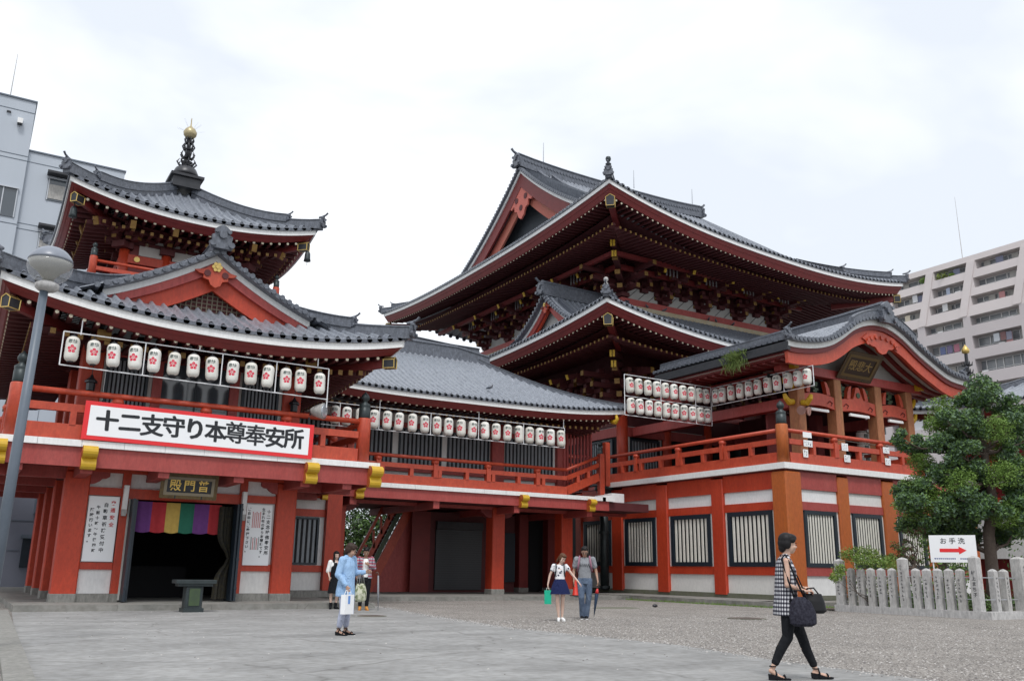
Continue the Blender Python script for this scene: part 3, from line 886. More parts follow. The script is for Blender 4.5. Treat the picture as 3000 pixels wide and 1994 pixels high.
def gable(par, plane, axis, c, half, zb, za, ext_half, z_ext, depth, barge=.20, red=.42, rh=.55, tile_over=.28, per=.33, curve=.28, gd=.5, lattice_mat='dark', pend=1.0, sc=.8, ridge_to=None, horn=True, w2=.30, rr=.5, gold=True):
    """curved triangular gable. plane = coordinate of the barge face, axis 'Y' (faces -Y) or 'X' (faces -X).
    c centre, half = half width of the barge top line at its feet, zb/za foot and apex heights"""
    if axis == 'Y': T = lambda u, d, z: Vector((c + u, plane + d, z)); back = V(0, 1, 0); fr = V(0, -1, 0); ax = V(1, 0, 0)
    else: T = lambda u, d, z: Vector((plane + d, c + u, z)); back = V(1, 0, 0); fr = V(-1, 0, 0); ax = V(0, 1, 0)
    def zt(u):
        t = min(1, abs(u) / half); return za - (za - zb) * (t * (1 + curve) - curve * t * t)
    N = 14
    def line(sg, off=0, d=0, n=N, lim=1.0, cut=0):
        return [T(sg * half * lim * i / n, d, zt(half * lim * i / n) + off) for i in range(n + 1)]
    wb = MB(); rb = MB(); ri = MB(); tl = MB()
    for sg in (-1, 1):
        wb.band(line(sg), line(sg, -barge), back * .14)
        # red barge board narrowing towards the feet
        n = N
        top = [T(sg * half * i / n, .04, zt(half * i / n) - barge) for i in range(n + 1)]
        bot = [T(sg * half * i / n, .04, zt(half * i / n) - barge - red * lerp(1, .75, i / n)) for i in range(n + 1)]
        rb.band(top, bot, back * .12)
        top = [T(sg * half * .93 * i / n, .16, zt(half * .93 * i / n) - barge - red * .8) for i in range(n + 1)]
        bot = [T(sg * half * .93 * i / n, .16, zt(half * .93 * i / n) - barge - red * (.8 + rr * lerp(1, .75, i / n))) for i in range(n + 1)]
        ri.band(top, bot, back * .12)
        # tiled slope of the gable roof running back from the barge
        H = ext_half; rows = 10; nper = max(2, int(depth / per)); pe = depth / nper; cols = []
        for i in range(nper):
            for f_, hh in ((0.0, 0), (.27, 0), (.33, .6), (.42, .95), (.5, 1.0), (.58, .95), (.67, .6), (.73, 0)):
                cols.append((-tile_over + (i + f_) * pe, hh * .07))
        cols.append((depth - tile_over, 0))
        def ze(u):
            return zt(u) if u <= half else zb - (u - half) * (zb - z_ext) / max(.01, (ext_half - half))
        vs = [T(sg * H * j / rows, d, ze(H * j / rows) + .12 + hh) for d, hh in cols for j in range(rows + 1)]
        q = rows + 1
        tl.smooth = True
        tl.add(vs, [(i * q + j, (i + 1) * q + j, (i + 1) * q + j + 1, i * q + j + 1) for i in range(len(cols) - 1) for j in range(rows)])
        tl.smooth = False
        # tile course along the rake, with discs
        tl.k = 1
        a = [T(sg * half * i / N, -tile_over, zt(half * i / N) + .14) for i in range(N + 1)]
        b = [p - V(0, 0, .15) for p in a]
        tl.band(a, b, back * (tile_over + .1))
        L = 0; prev = a[0]; acc = .12
        for i in range(1, 57):
            u = half * 1.06 * i / 56; p = T(sg * u, -tile_over, ze(u) + .10)
            L += (p - prev).length; prev = p
            if L > acc:
                tl.tube([p - back * .05, p + back * .30], .085, 7); acc += .27
        # descending ridge just behind the rake
        path = [T(sg * ext_half * (1 - i / 8), .55, ze(ext_half * (1 - i / 8)) + .16) for i in range(8)]
        tl.sweep(path, ridge_prof(.11, .22))
        tl.k = 0
    tl.build('gable_roof_tiles', [M['tile'], M['tiled']], par)
    wb.build('white_barge_board', M['white'], par)
    rb.build('red_barge_board', M['redb'] if gold else M['redd'], par)
    ri.build('inner_barge_board', M['red'], par)
    g = MB()
    n = N
    poly = [(sg_u, zt(abs(sg_u)) - barge - red * .5) for sg_u in [half * (-1 + 2 * i / (2 * n)) * .9 for i in range(2 * n + 1)]]
    base = zb - .5
    vs = [T(u, gd, z) for u, z in poly] + [T(u, gd, base) for u, z in poly]
    k = len(poly)
    g.add(vs, [(i, i + 1, k + i + 1, k + i) for i in range(k - 1)])
    gw = g.build('gable_wall', M[lattice_mat], par, fix=False)
    # pendant ornament
    if pend > 0:
        p = T(0, .0, za - barge - red * .72)
        m = MB(); s = pend
        pr = [(0, .12), (.16, .05), (.34, -.10), (.62, -.16), (.50, -.24), (.36, -.26), (.36, -.38), (.20, -.42), (.14, -.56), (0, -.64)]
        poly = [(a * s, b * s) for a, b in pr] + [(-a * s, b * s) for a, b in reversed(pr[1:-1])]
        m.prism(poly, p - back * .03, ax, V(0, 0, 1), fr * .09)
        o = m.build('gable_pendant', M['redrail'], par)
        m = MB()
        for a, b, r in ((-.26, -.22, .10), (.26, -.22, .10)):
            m.tube([p + ax * a * s + V(0, 0, b * s) - back * .13, p + ax * a * s + V(0, 0, b * s) - back * .155], r * s, 10)
        m.build('scroll_eyes', M['reddd'], o)
        if gold:
            m = MB(); q0 = p - back * .13 + V(0, 0, .0)
            for k in range(6):
                a_ = k * pi / 3
                m.tube([q0 + ax * cos(a_) * .10 * s + V(0, 0, sin(a_) * .10 * s), q0 - back * .04 + ax * cos(a_) * .10 * s + V(0, 0, sin(a_) * .10 * s)], .058 * s, 7)
            m.tube([q0, q0 - back * .07], .05 * s, 8)
            m.build('gold_flower', M['gold'], o)
    # main ridge of the gable and its end tile
    m = MB(); e = ridge_to if ridge_to is not None else depth - tile_over
    m.sweep([T(0, -tile_over - .05, za + .16), T(0, e * .35, za + .12), T(0, e, za + .12)], ridge_prof(.17 * sc / .8, rh))
    demon_tile(m, T(0, -tile_over - .08, za + .22), fr, sc, horn)
    m.build('gable_ridge', M['tiled'], par)
    return zt

gable(PG, 26.3, 'Y', CX, 3.0, 8.60, 10.20, 3.6, 8.35, 5.6, barge=.20, red=.30, rh=.36, lattice_mat='reddd', pend=1.0, sc=.92, rr=2.1, horn=False, gd=.42, ridge_to=5)
m = MB()   # lattice of the gable wall
for i in range(26): m.box(CX - 1.9 + i * .15, CX - 1.87 + i * .15, 26.66, 26.68, 8.3, 9.5 - abs(i - 13) * .085)
for i in range(9): m.box(CX - 1.9 + i * .12, CX + 1.9 - i * .12, 26.685, 26.70, 8.35 + i * .13, 8.38 + i * .13)
m.build('gable_lattice', mat('brown_lattice', (.17, .14, .10), .7), PG)

# upper body
m = MB(); m.box(3.5, 7.5, 31.4, 35.4, 9.0, 12.75); m.build('upper_body', M['redd'], PG)
m = MB(); m.box(2.3, 8.7, 30.2, 36.6, 9.7, 9.9); m.build('upper_balcony_deck', M['redb'], PG)
for x in (2.5, 8.5):
    for y in (30.4, 36.4): giboshi_post(PG, x, y, 9.9, .92, .12)
railing(PG, (2.6, 30.4), (8.4, 30.4), 9.9, .82); railing(PG, (2.5, 30.5), (2.5, 36.3), 9.9, .82); railing(PG, (8.5, 30.5), (8.5, 36.3), 9.9, .82)
m = MB()
for a, b in ((3.95, 4.85), (5.05, 5.95), (6.15, 7.05)): m.box(a, b, 31.36, 31.41, 11.42, 12.0)
m.build('upper_plaster_panels', M['oldwhite'], PG)
m = MB(); m.box(3.42, 7.58, 31.28, 31.4, 11.08, 11.38); m.box(3.38, 3.5, 31.28, 35.5, 11.08, 11.38); m.build('upper_tie_beam', M['red'], PG)
m = MB()
for x in (3.9, 5.5, 7.1): m.tube([(x, 31.275, 11.23), (x, 31.25, 11.23)], .1, 8)
m.build('nail_covers', M['gold'], PG)
for x in (3.5, 4.85, 6.15, 7.5):
    m = MB(); m.smooth = True; m.tube([(x, 31.4, 9.9), (x, 31.4, 11.7)], .17, 12); m.build('upper_column', M['red'], PG)
bm = bracket_mesh(2, .42, .26, .15)
brackets('bracket_set', bm, [(x, 31.4, 11.55, 0) for x in (3.5, 4.85, 6.15, 7.5)] + [(3.5, y, 11.55, -pi / 2) for y in (31.5, 32.75, 34.05, 35.3)] + [(7.5, y, 11.55, pi / 2) for y in (31.5, 33.4, 35.3)] + [(3.4, 31.3, 11.55, -pi / 4), (7.6, 31.3, 11.55, pi / 4)], PG, [M['reddd'], M['ochre'], M['ochre']])
PU = Roof(1.45, 9.55, 29.6, 37.3, {'00': 13.08, '10': 12.98, '01': 13.2, '11': 13.1}, {'F': .55, 'L': .75, 'B': .6, 'R': .6}, lambda d: .42 * d + .045 * d * d, 3.9, p=2.2)
tm = MB()
for sd in 'FLRB':
    W = PU.W(sd); PU.tiles(tm, sd, lambda a, W=W: min(a, W - a, 3.75), per=.31, rows=8)
tm.build('upper_roof_tiles', [M['tile'], M['tiled']], PG)
eave_set(PU, 'FLR', PG, red=.22, in1=.95, in2=2.2, slope2=.12, sp=.30, rs=.048, w=.09, white=.17)
rm = MB()
for c in ('00', '10', '01', '11'): hip_ridge(rm, PU.hip(c, 3.7, 12), .13, .30, ((0, 1), (.25, .8)), .52)
rm.build('upper_hip_ridges', M['tiled'], PG)
for c in ('00', '10', '11'): corner_beam(PU, c, PG, 2.4, -.60, .66)
# spire
m = MB(); m.k = 0
zt0 = 14.93
m.box(5.0, 6.0, 32.9, 33.9, zt0, zt0 + .40); m.box(4.90, 6.10, 32.80, 34.00, zt0 + .40, zt0 + .50)
m.smooth = True
m.lathe([(.48, 0), (.47, .12), (.38, .32), (.2, .45), (.12, .47), (.13, .55), (.22, .62), (.1, .68)], (5.5, 33.4, zt0 + .58), 18)
m.tube([(5.5, 33.4, zt0 + 1.2), (5.5, 33.4, 17.2)], .085, 8)
m.smooth = False
for k, (z, r) in enumerate(((15.98, .36), (16.32, .26), (16.66, .22), (16.95, .17))):
    for q in range(8):
        a = q * pi / 4 + k * .3; d = V(cos(a), sin(a), 0); c0 = V(5.5, 33.4, z)
        m.tube([c0, c0 + d * r * .7 + V(0, 0, -.02), c0 + d * r + V(0, 0, .12), c0 + d * r * .75 + V(0, 0, .27)], [.04, .045, .035, .008], 5)
m.build('spire_shaft', M['black'], PG)
m = MB(); m.smooth = True
m.lathe([(.05, 0), (.14, .03), (.235, .15), (.255, .27), (.19, .40), (.09, .49), (.03, .56), (.012, .9)], (5.5, 33.4, 17.12), 18)
sp = m.build('gilded_jewel', mat('tarnished_gilt', (.50, .42, .24), .4, (.36, .30, .18), 8, .6, metal=.4), PG)
m = MB()
for k in range(14):
    a = k * .449 * 2; e = .3 + .9 * ((k * 37) % 10) / 10
    d = V(cos(a) * cos(e), sin(a) * cos(e), sin(e)); m.tube([V(5.5, 33.4, 17.4), V(5.5, 33.4, 17.4) + d * .55], .003, 4)
m.build('bird_spikes', M['steel'], sp)
# ---------------------------------------------------------------- raised gallery joining pagoda and hall
LK = thing('gallery', 'long raised vermilion gallery with grey tiled roof joining the pagoda to the main hall', 'building', (17.5, 34, 0))
for i, x0 in enumerate((12.05, 19.2, 23.0)):
    if i < 2: col_box(LK, x0, x0 + .60, 33.0, 33.6, .15, 3.7, plinth=.36)
    else: col_box(LK, x0, x0 + .60, 33.4, 34.0, .15, 3.7, plinth=.36)
for x0 in (12.05, 19.2, 22.9):
    col_box(LK, x0, x0 + .55, 37.6, 38.1, .15, 3.6, plinth=.36)
m = MB()
m.box(10.75, 24.2, 31.5, 31.58, 3.70, 4.10)
m.box(8.75, 26.4, 33.05, 33.45, 3.60, 3.72)
for x in (12.35, 15.8, 19.5, 23.2): m.box(x - .13, x + .13, 31.58, 38, 3.42, 3.70)
m.build('gallery_fascia', M['redb'], LK)
m = MB(); m.box(10.7, 26.5, 31.58, 38.4, 3.74, 4.09); m.build('gallery_deck', M['reddd'], LK)
m = MB(); x = 10.72
while x < 23.8: m.box(x, x + 1.01, 31.42, 31.8, 4.105, 4.27); x += 1.02
m.box(23.8, 24.5, 31.42, 32.0, 4.105, 4.36); m.box(24.51, 25.2, 31.7, 32.3, 4.105, 4.50)
m.build('white_ledge', M['white'], LK)
for x in (12.5, 19.7, 23.15):
    m = MB(); nose_mesh(m, x, 31.40, 3.90, .92); m.build('beam_nose', [M['orange'], M['yellow']], LK)
m = MB(); nose_mesh(m, 10.75, 30.2, 3.60, .6); m.build('beam_nose', [M['orange'], M['yellow']], LK)
# scroll corbels at the front column heads
for x0, sg in ((19.2, -1), (19.8, 1), (12.05, -1), (12.65, 1)):
    m = MB(); pr = [(0, 0), (.55, 0), (.55, -.10), (.42, -.16), (.34, -.26), (.18, -.32), (0, -.34)]
    m.prism([(a * sg, b) for a, b in pr], (x0, 33.08, 3.60), (1, 0, 0), (0, 0, 1), (0, .3, 0)); m.build('scroll_corbel', M['redd'], LK)
ZL = 4.27
railing(LK, (11.0, 31.62), (22.0, 31.62), ZL, 1.12, tall=(2.27, 4.7, 7.1, 9.5), short_sp=1.17)
# railing climbs and turns toward the hall
def rail_slope(p0, p1, h=1.12):
    m = MB(); p0 = Vector(p0); p1 = Vector(p1)
    m.bar(p0 + V(0, 0, h * .165), p1 + V(0, 0, h * .165), .16, h * .3); m.bar(p0 + V(0, 0, h * .64), p1 + V(0, 0, h * .64), .14, h * .155)
    m.smooth = True; m.tube([p0 + V(0, 0, h * .96), p1 + V(0, 0, h * .96)], h * .062, 10); m.smooth = False
    for u in (.33, .66):
        p = p0.lerp(p1, u); m.bar(p + V(0, 0, h * .3), p + V(0, 0, h * .57), .2, .15, up=(1, 0, 0))
    return m.build('railing', M['redrail'], LK)
rail_slope((22.0, 31.62, ZL), (24.2, 32.3, 5.05))
for x, y, z in ((24.45, 32.4, 4.3), (25.0, 32.7, 4.9)):
    col_box(LK, x - .13, x + .13, y - .13, y + .13, z, z + 2.0, mt='redrail', name='rail_post', b=.02)
rail_slope((24.4, 32.5, 5.1), (26.6, 34.7, 5.15))
# upper wall of the gallery
m = MB(); m.box(8.9, 22.9, 33.30, 33.4, 4.27, 7.3); m.build('upper_wall', M['plaster'], LK)
for x0 in (12.1, 19.16, 22.55): col_box(LK, x0, x0 + .62, 33.1, 33.6, 4.1, 7.3, mt='redb')
m = MB(); m.box(8.9, 23.1, 33.2, 33.299, 6.75, 6.95); m.box(8.9, 23.1, 33.2, 33.299, 4.95, 5.12); m.build('wall_rail', M['redb'], LK)
for a, b in ((12.8, 14.55), (14.83, 16.8), (17.07, 19.1), (19.9, 22.4), (9.4, 11.9)):
    lattice(LK, (a, 33.29, 5.13), (1, 0, 0), b - a, 1.6, int((b - a) / .19), bars='barsd', nrm=(0, -1, 0), depth=.03, frame=.05)
# vertical slatted screen at the right end
m = MB()
for i in range(9): m.box(22.85 + i * .19, 22.92 + i * .19, 33.05, 33.12, 4.3 + i * .08, 7.45)
for i in range(8): m.box(24.40, 24.47, 33.2 + i * .25, 33.27 + i * .25, 5.0, 7.3)
for z in (5.2, 6.2, 7.3): m.box(22.85, 24.47, 33.121, 33.16, z, z + .07)
m.build('slatted_screen', M['redb'], LK)
# stores under the gallery
m = MB(); m.box(17.9, 22.3, 36.3, 36.4, .15, 3.6); m.build('under_wall', M['reddd'], LK)
m = MB(); m.box(18.15, 20.5, 36.2, 36.29, .25, 2.85); m.build('roller_shutter', mat('charcoal_shutter', (.035, .04, .045), .5), LK)
m = MB()
for i in range(26): m.box(18.16, 20.49, 36.185, 36.199, .27 + i * .1, .34 + i * .1)
m.build('shutter_slats', mat('shutter_slat', (.045, .05, .055), .45), LK)
m = MB(); m.box(18.15, 20.5, 36.1, 36.28, 2.86, 3.2); m.build('shutter_box', M['black'], LK)
m = MB(); m.box(21.35, 22.25, 36.15, 36.29, .6, 2.8); m.build('dark_door', M['navy'], LK)
m = MB(); m.box(17.0, 17.9, 36.29, 36.4, .15, 3.6); m.build('red_store_door', M['redd'], LK)
for x0 in (22.4, 24.0): col_box(LK, x0, x0 + .5, 36.0, 36.5, .15, 3.7, mt='redd', plinth=.36)
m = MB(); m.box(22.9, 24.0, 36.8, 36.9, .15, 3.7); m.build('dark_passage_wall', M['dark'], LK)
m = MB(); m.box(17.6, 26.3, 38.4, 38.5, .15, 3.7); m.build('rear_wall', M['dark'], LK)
# roof: front and back slopes, ridge, right-hand hip
LR = Roof(9.0, 24.45, 30.6, 40.4, {'00': 7.95, '10': 8.05, '01': 7.95, '11': 8.05}, {'F': .32, 'B': .3, 'L': .1, 'R': .3}, lambda d: .42 * d + .028 * d * d, 4.9, p=3.2)
tm = MB()
LR.tiles(tm, 'F', lambda a: min(15.45 - a, 4.9) if a > 10 else 4.9, per=.265, rows=10, h=.07)
LR.tiles(tm, 'R', lambda a: min(a, 9.8 - a, 4.9), per=.28, rows=8)
LR.tiles(tm, 'B', lambda a: min(15.45 - a, 4.9) if a > 10 else 4.9, per=.4, rows=6)
tm.build('roof_tiles', [M['tile'], M['tiled']], LK)
eave_set(LR, 'FR', LK, red=.22, in1=.95, in2=2.6, slope2=.16, sp=.30, rs=.045, w=.09, white=.17)
rm = MB()
z0 = LR.z('F', 5, 4.9) + .05
rm.sweep([(12.5, 35.5, z0 + .1), (14, 35.5, z0), (18.5, 35.5, z0), (20.2, 35.5, z0 - .25)], ridge_prof(.24, .62))
rm.sweep([(15.6, 36.2, z0 + .75), (16.1, 36.2, z0 + .55), (18.5, 36.2, z0 + .42), (20.0, 36.2, z0 + .42)], ridge_prof(.3, .45))
demon_tile(rm, (15.62, 36.2, z0 + .5), (-1, 0, 0), .6)
hip_ridge(rm, LR.hip('10', 4.8, 14), .14, .16, ((0, 1),), .35)
rm.build('ridge', M['tiled'], LK)
m = MB(); m.smooth = True; m.tube([(24.0, 30.95, 7.55), (24.0, 30.7, 7.5), (24.02, 30.6, 7.62), (24.0, 30.66, 7.8)], [.11, .11, .08, .06], 8); m.build('yellow_corner_bracket', M['yellow'], LK)
# white-framed set-back wall between pagoda and gallery
SB = LK
m = MB(); m.box(8.74, 11.0, 30.55, 30.7, .98, 1.2); m.box(8.74, 11.0, 30.55, 30.7, 2.85, 3.1); m.box(8.74, 11.0, 30.5, 30.7, 3.49, 3.69); m.box(10.95, 11.5, 30.4, 30.9, .37, 3.7); m.build('recess_timbers', M['red'], PG)
m = MB(); m.box(8.74, 10.94, 30.62, 30.7, .372, .979); m.box(8.74, 10.94, 30.62, 30.7, 1.201, 2.849); m.box(8.74, 10.94, 30.62, 30.7, 3.101, 3.489); m.build('recess_plaster', M['plaster'], PG)
m = MB(); m.box(8.74, 11.5, 30.42, 30.9, .15, .369); m.build('recess_sill', M['stone'], PG)
lattice(PG, (9.55, 30.61, 1.22), (1, 0, 0), 1.2, 1.6, 6, bars='barsd', nrm=(0, -1, 0), depth=.05)

# red staircase climbing behind the gallery
ST = thing('staircase', 'steep vermilion staircase with green stringer climbing under the gallery', 'staircase', (16, 36.5, .15))
a = V(15.6, 36.9, .3); b = V(18.6, 36.9, 4.2)
for y, nm in ((36.7, 'stringer'), (38.2, 'stringer')):
    m = MB(); m.bar((15.2, y, .2), (17.25, y, 4.1), .09, .40); m.build(nm, M['redrail'], ST)
m = MB(); m.bar((15.0, 36.7, .5), (16.85, 36.7, 4.1), .05, .20); m.build('green_band', M['green'], ST)
m = MB()
m.bar((14.75, 36.66, .75), (16.5, 36.66, 4.1), .09, .20); m.bar((14.4, 36.66, 1.15), (15.95, 36.66, 4.15), .09, .12)
for i in range(6):
    u = i / 5; p = V(14.75 + 1.6 * u, 36.66, .75 + 3.05 * u); m.bar(p, p + V(-.05, 0, .75), .09, .09, up=(1, 0, 0))
m.build('handrail', M['redrail'], ST)
m = MB()
for i in range(18): m.box(15.15 + i * .108, 15.4 + i * .108, 36.76, 38.15, .3 + i * .205, .35 + i * .205)
m.build('treads', M['reddd'], ST)
m = MB(); m.prism([(15.3, .15), (17.9, .15), (17.9, 4.0), (17.25, 4.0)], (0, 36.72, 0), (1, 0, 0), (0, 0, 1), (0, .06, 0)); m.build('side_panel', M['redb'], ST)
# ---------------------------------------------------------------- main hall on its raised base
HL = thing('main_hall', 'great vermilion temple hall with two tiers of sweeping grey tiled roofs on a white-panelled base', 'temple', (36, 40, 0))
XL, YF, ZT = 27.0, 24.0, 5.06
# base: left face (plane X=27)
cols = [(24.02, 24.55), (27.35, 28.05), (30.85, 31.6), (34.1, 34.9), (37.4, 37.9)]
for i, (a, b) in enumerate(cols):
    if i: col_box(HL, 26.93, 27.5, a, b, .30, ZT - .10, mt='red')
# corner column and front face columns (sun-bleached orange)
m = MB(); m.bev(26.86, 27.75, 23.86, 24.62, .30, ZT - .05, .05); m.build('corner_column', M['orange'], HL)
for a, b in ((29.95, 30.6), (32.75, 33.55), (35.6, 36.2), (38.6, 39.2)):
    m = MB(); m.bev(a, b, 23.93, 24.5, .30, ZT - .10, .04); m.build('front_column', M['orange'], HL)
def bay(side, a, b, z=0):
    """one bay of the base: white panels, red rails, barred window"""
    def bx(m, u0, u1, d0, d1, z0, z1):
        if side == 'L': m.box(XL + d0, XL + d1, u0, u1, z0, z1)
        else: m.box(u0, u1, YF + d0, YF + d1, z0, z1)
    r = MB(); bx(r, a, b, .0, .2, 1.08, 1.40); bx(r, a, b, .0, .2, 3.56, 3.88); bx(r, a, b, -.01, .2, 4.36, ZT - .03)
    r.build('wall_rail', M['redb'] if side != 'L' else M['red'], HL)
    w = MB(); bx(w, a, b, .06, .2, .36, 1.079); bx(w, a, b, .06, .2, 3.881, 4.359); bx(w, a, b, .05, .2, 1.401, 3.559)
    w.build('plaster_panel', M['plaster'], HL)
    mg = .17
    if side == 'L': lattice(HL, (XL + .045, b - mg, 1.41), (0, -1, 0), (b - a) - 2 * mg, 2.14, 9 if b - a < 2.9 else 10, nrm=(-1, 0, 0), frame=.17, depth=.05)
    else: lattice(HL, (a + mg, YF + .045, 1.41), (1, 0, 0), (b - a) - 2 * mg, 2.14, 10, nrm=(0, -1, 0), frame=.15, depth=.05)
for i in range(4): bay('L', cols[i][1] + (.07 if i == 0 else 0), cols[i + 1][0])
for a, b in ((27.75, 29.95), (30.6, 32.75), (33.55, 35.6), (36.2, 38.6)): bay('F', a, b)
m = MB(); m.box(26.98, 39.3, 24.02, 24.4, .18, .36); m.box(26.98, 27.4, 24.4, 38.2, .18, .36); m.build('stone_footing', M['stoned'], HL)
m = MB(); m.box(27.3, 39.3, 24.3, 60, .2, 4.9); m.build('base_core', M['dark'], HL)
# deck, white ledge, balustrade
m = MB(); m.box(27.0, 39.4, 24.0, 60, ZT - .02, ZT + .03); m.build('terrace_deck', M['redd'], HL)
m = MB(); y = 23.82
while y < 34.8: m.box(26.80, 27.05, y if y > 24 else 23.82, min(y + 1.0, 34.9), ZT + .035, ZT + .27); y += 1.006
x = 27.056
while x < 36.1: m.box(x, min(x + 1.2, 36.2), 23.82, 24.1, ZT + .035, ZT + .27); x += 1.206
m.build('white_ledge', M['white'], HL)
ZH = ZT + .27
giboshi_post(HL, 27.1, 24.12, ZH, 1.52, .235, mt=M['orange'])
railing(HL, (27.02, 24.3), (27.02, 35.4), ZH, 1.34, tall=(3.0, 5.75, 8.7), short_sp=1.4)
railing(HL, (27.3, 24.02), (35.7, 24.02), ZH, 1.34, tall=(2.7, 5.6), short_sp=1.4)
giboshi_post(HL, 26.95, 35.75, ZH, 1.35, .2)
railing(HL, (35.9, 24.1), (35.9, 27.8), ZH, 1.25)
giboshi_post(HL, 35.9, 28.0, ZH, 1.0, .2, mt=M['orange'])
railing(HL, (26.9, 36.0), (25.0, 36.0), ZH, 1.3, short_sp=.8)
# hall body, storey under the lower roof (corner at 28.9, 36.5)
BX, BY = 28.9, 36.5
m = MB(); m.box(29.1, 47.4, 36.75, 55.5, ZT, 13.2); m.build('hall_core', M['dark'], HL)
m = MB(); m.box(29.0, 47.4, 36.68, 36.74, 8.6, 12.9); m.box(29.0, 29.09, 36.75, 55.6, 8.6, 12.9); m.build('upper_infill', M['reddd'], HL)
for (x, y) in ((28.9, 36.5), (31.9, 36.5), (34.9, 36.5), (37.9, 36.5), (40.9, 36.5), (28.9, 39.6), (28.9, 42.8), (28.9, 46.0), (28.9, 49.2), (28.9, 52.4)):
    m = MB(); m.smooth = True; m.tube([(x + .3, y + .3, ZT), (x + .3, y + .3, 9.6)], .30, 16); m.build('hall_column', M['red'], HL)
m = MB(); m.box(28.95, 43.5, 36.62, 36.86, 8.05, 8.55); m.box(29.02, 29.2, 36.87, 55.4, 8.05, 8.55)
m.box(28.95, 43.5, 36.62, 36.86, 9.45, 9.75); m.box(29.02, 29.2, 36.87, 55.4, 9.45, 9.75); m.build('tie_beams', M['redb'], HL)
m = MB(); m.box(29.4, 31.8, 36.7, 36.76, 8.56, 9.44); m.box(32.3, 34.8, 36.7, 36.76, 8.56, 9.44); m.box(29.05, 29.12, 37.1, 39.5, 8.56, 9.44); m.build('infill_plaster', M['oldwhite'], HL)
lattice(HL, (29.62, 36.72, 5.6), (1, 0, 0), 2.0, 2.35, 9, bars='barsd', nrm=(0, -1, 0), frame=.1)
lattice(HL, (29.08, 39.4, 5.6), (0, -1, 0), 2.0, 2.35, 9, bars='barsd', nrm=(-1, 0, 0), frame=.1)
m = MB(); m.box(29.42, 29.6, 36.68, 36.8, 5.4, 8.04); m.box(31.64, 31.78, 36.68, 36.8, 5.4, 8.04); m.build('window_casing', M['oldwhite'], HL)
m = MB(); m.box(29.35, 31.9, 36.66, 36.8, 5.06, 5.55); m.box(29.02, 29.12, 37, 39.6, 5.06, 5.55); m.build('dado', M['redb'], HL)
# lower roof (skirt) with eave corner at (24.3, 31.6)
LRf = Roof(24.3, 48.4, 31.6, 60.4, {'00': 13.52, '10': 12.9, '01': 13.3, '11': 12.9}, {'F': .92, 'L': .72, 'R': .8, 'B': .8}, lambda d: .36 * d + .022 * d * d, 6.3, p=2.6)
tm = MB()
LRf.tiles(tm, 'F', lambda a: min(a, 24.1 - a, 6.3), per=.33, rows=8)
LRf.tiles(tm, 'L', lambda a: min(a, 28.8 - a, 6.0), per=.33, rows=8)
LRf.tiles(tm, 'R', lambda a: min(a, 28.8 - a, 6.0), per=.6, rows=4)
tm.build('lower_roof_tiles', [M['tile'], M['tiled']], HL)
eave_set(LRf, 'FL', HL, red=.38, in1=1.4, in2=4.5, slope2=.20, sp=.34, rs=.052)
rm = MB(); hip_ridge(rm, LRf.hip('00', 6.0, 14), .16, .34, ((0, 1), (.3, .9)), .62); rm.build('lower_hip_ridge', M['tiled'], HL)
m = MB(); p = LRf.hip('00', 6, 14)[0]; m.smooth = True
m.lathe([(.10, 0), (.11, .06), (.04, .12), (.09, .19), (.115, .27), (.09, .35), (.01, .40)], (p.x, p.y, p.z + .42), 12); m.build('corner_finial', M['granite'], HL)
corner_beam(LRf, '00', HL, 4.2, -.95, 1.15)
gz = gable(HL, 25.9, 'X', 39.1, 2.75, 13.75, 15.75, 3.6, 13.5, 4.6, barge=.17, red=.42, rh=.75, pend=.75, sc=.9, lattice_mat='oldwhite', ridge_to=4.3, curve=.42)
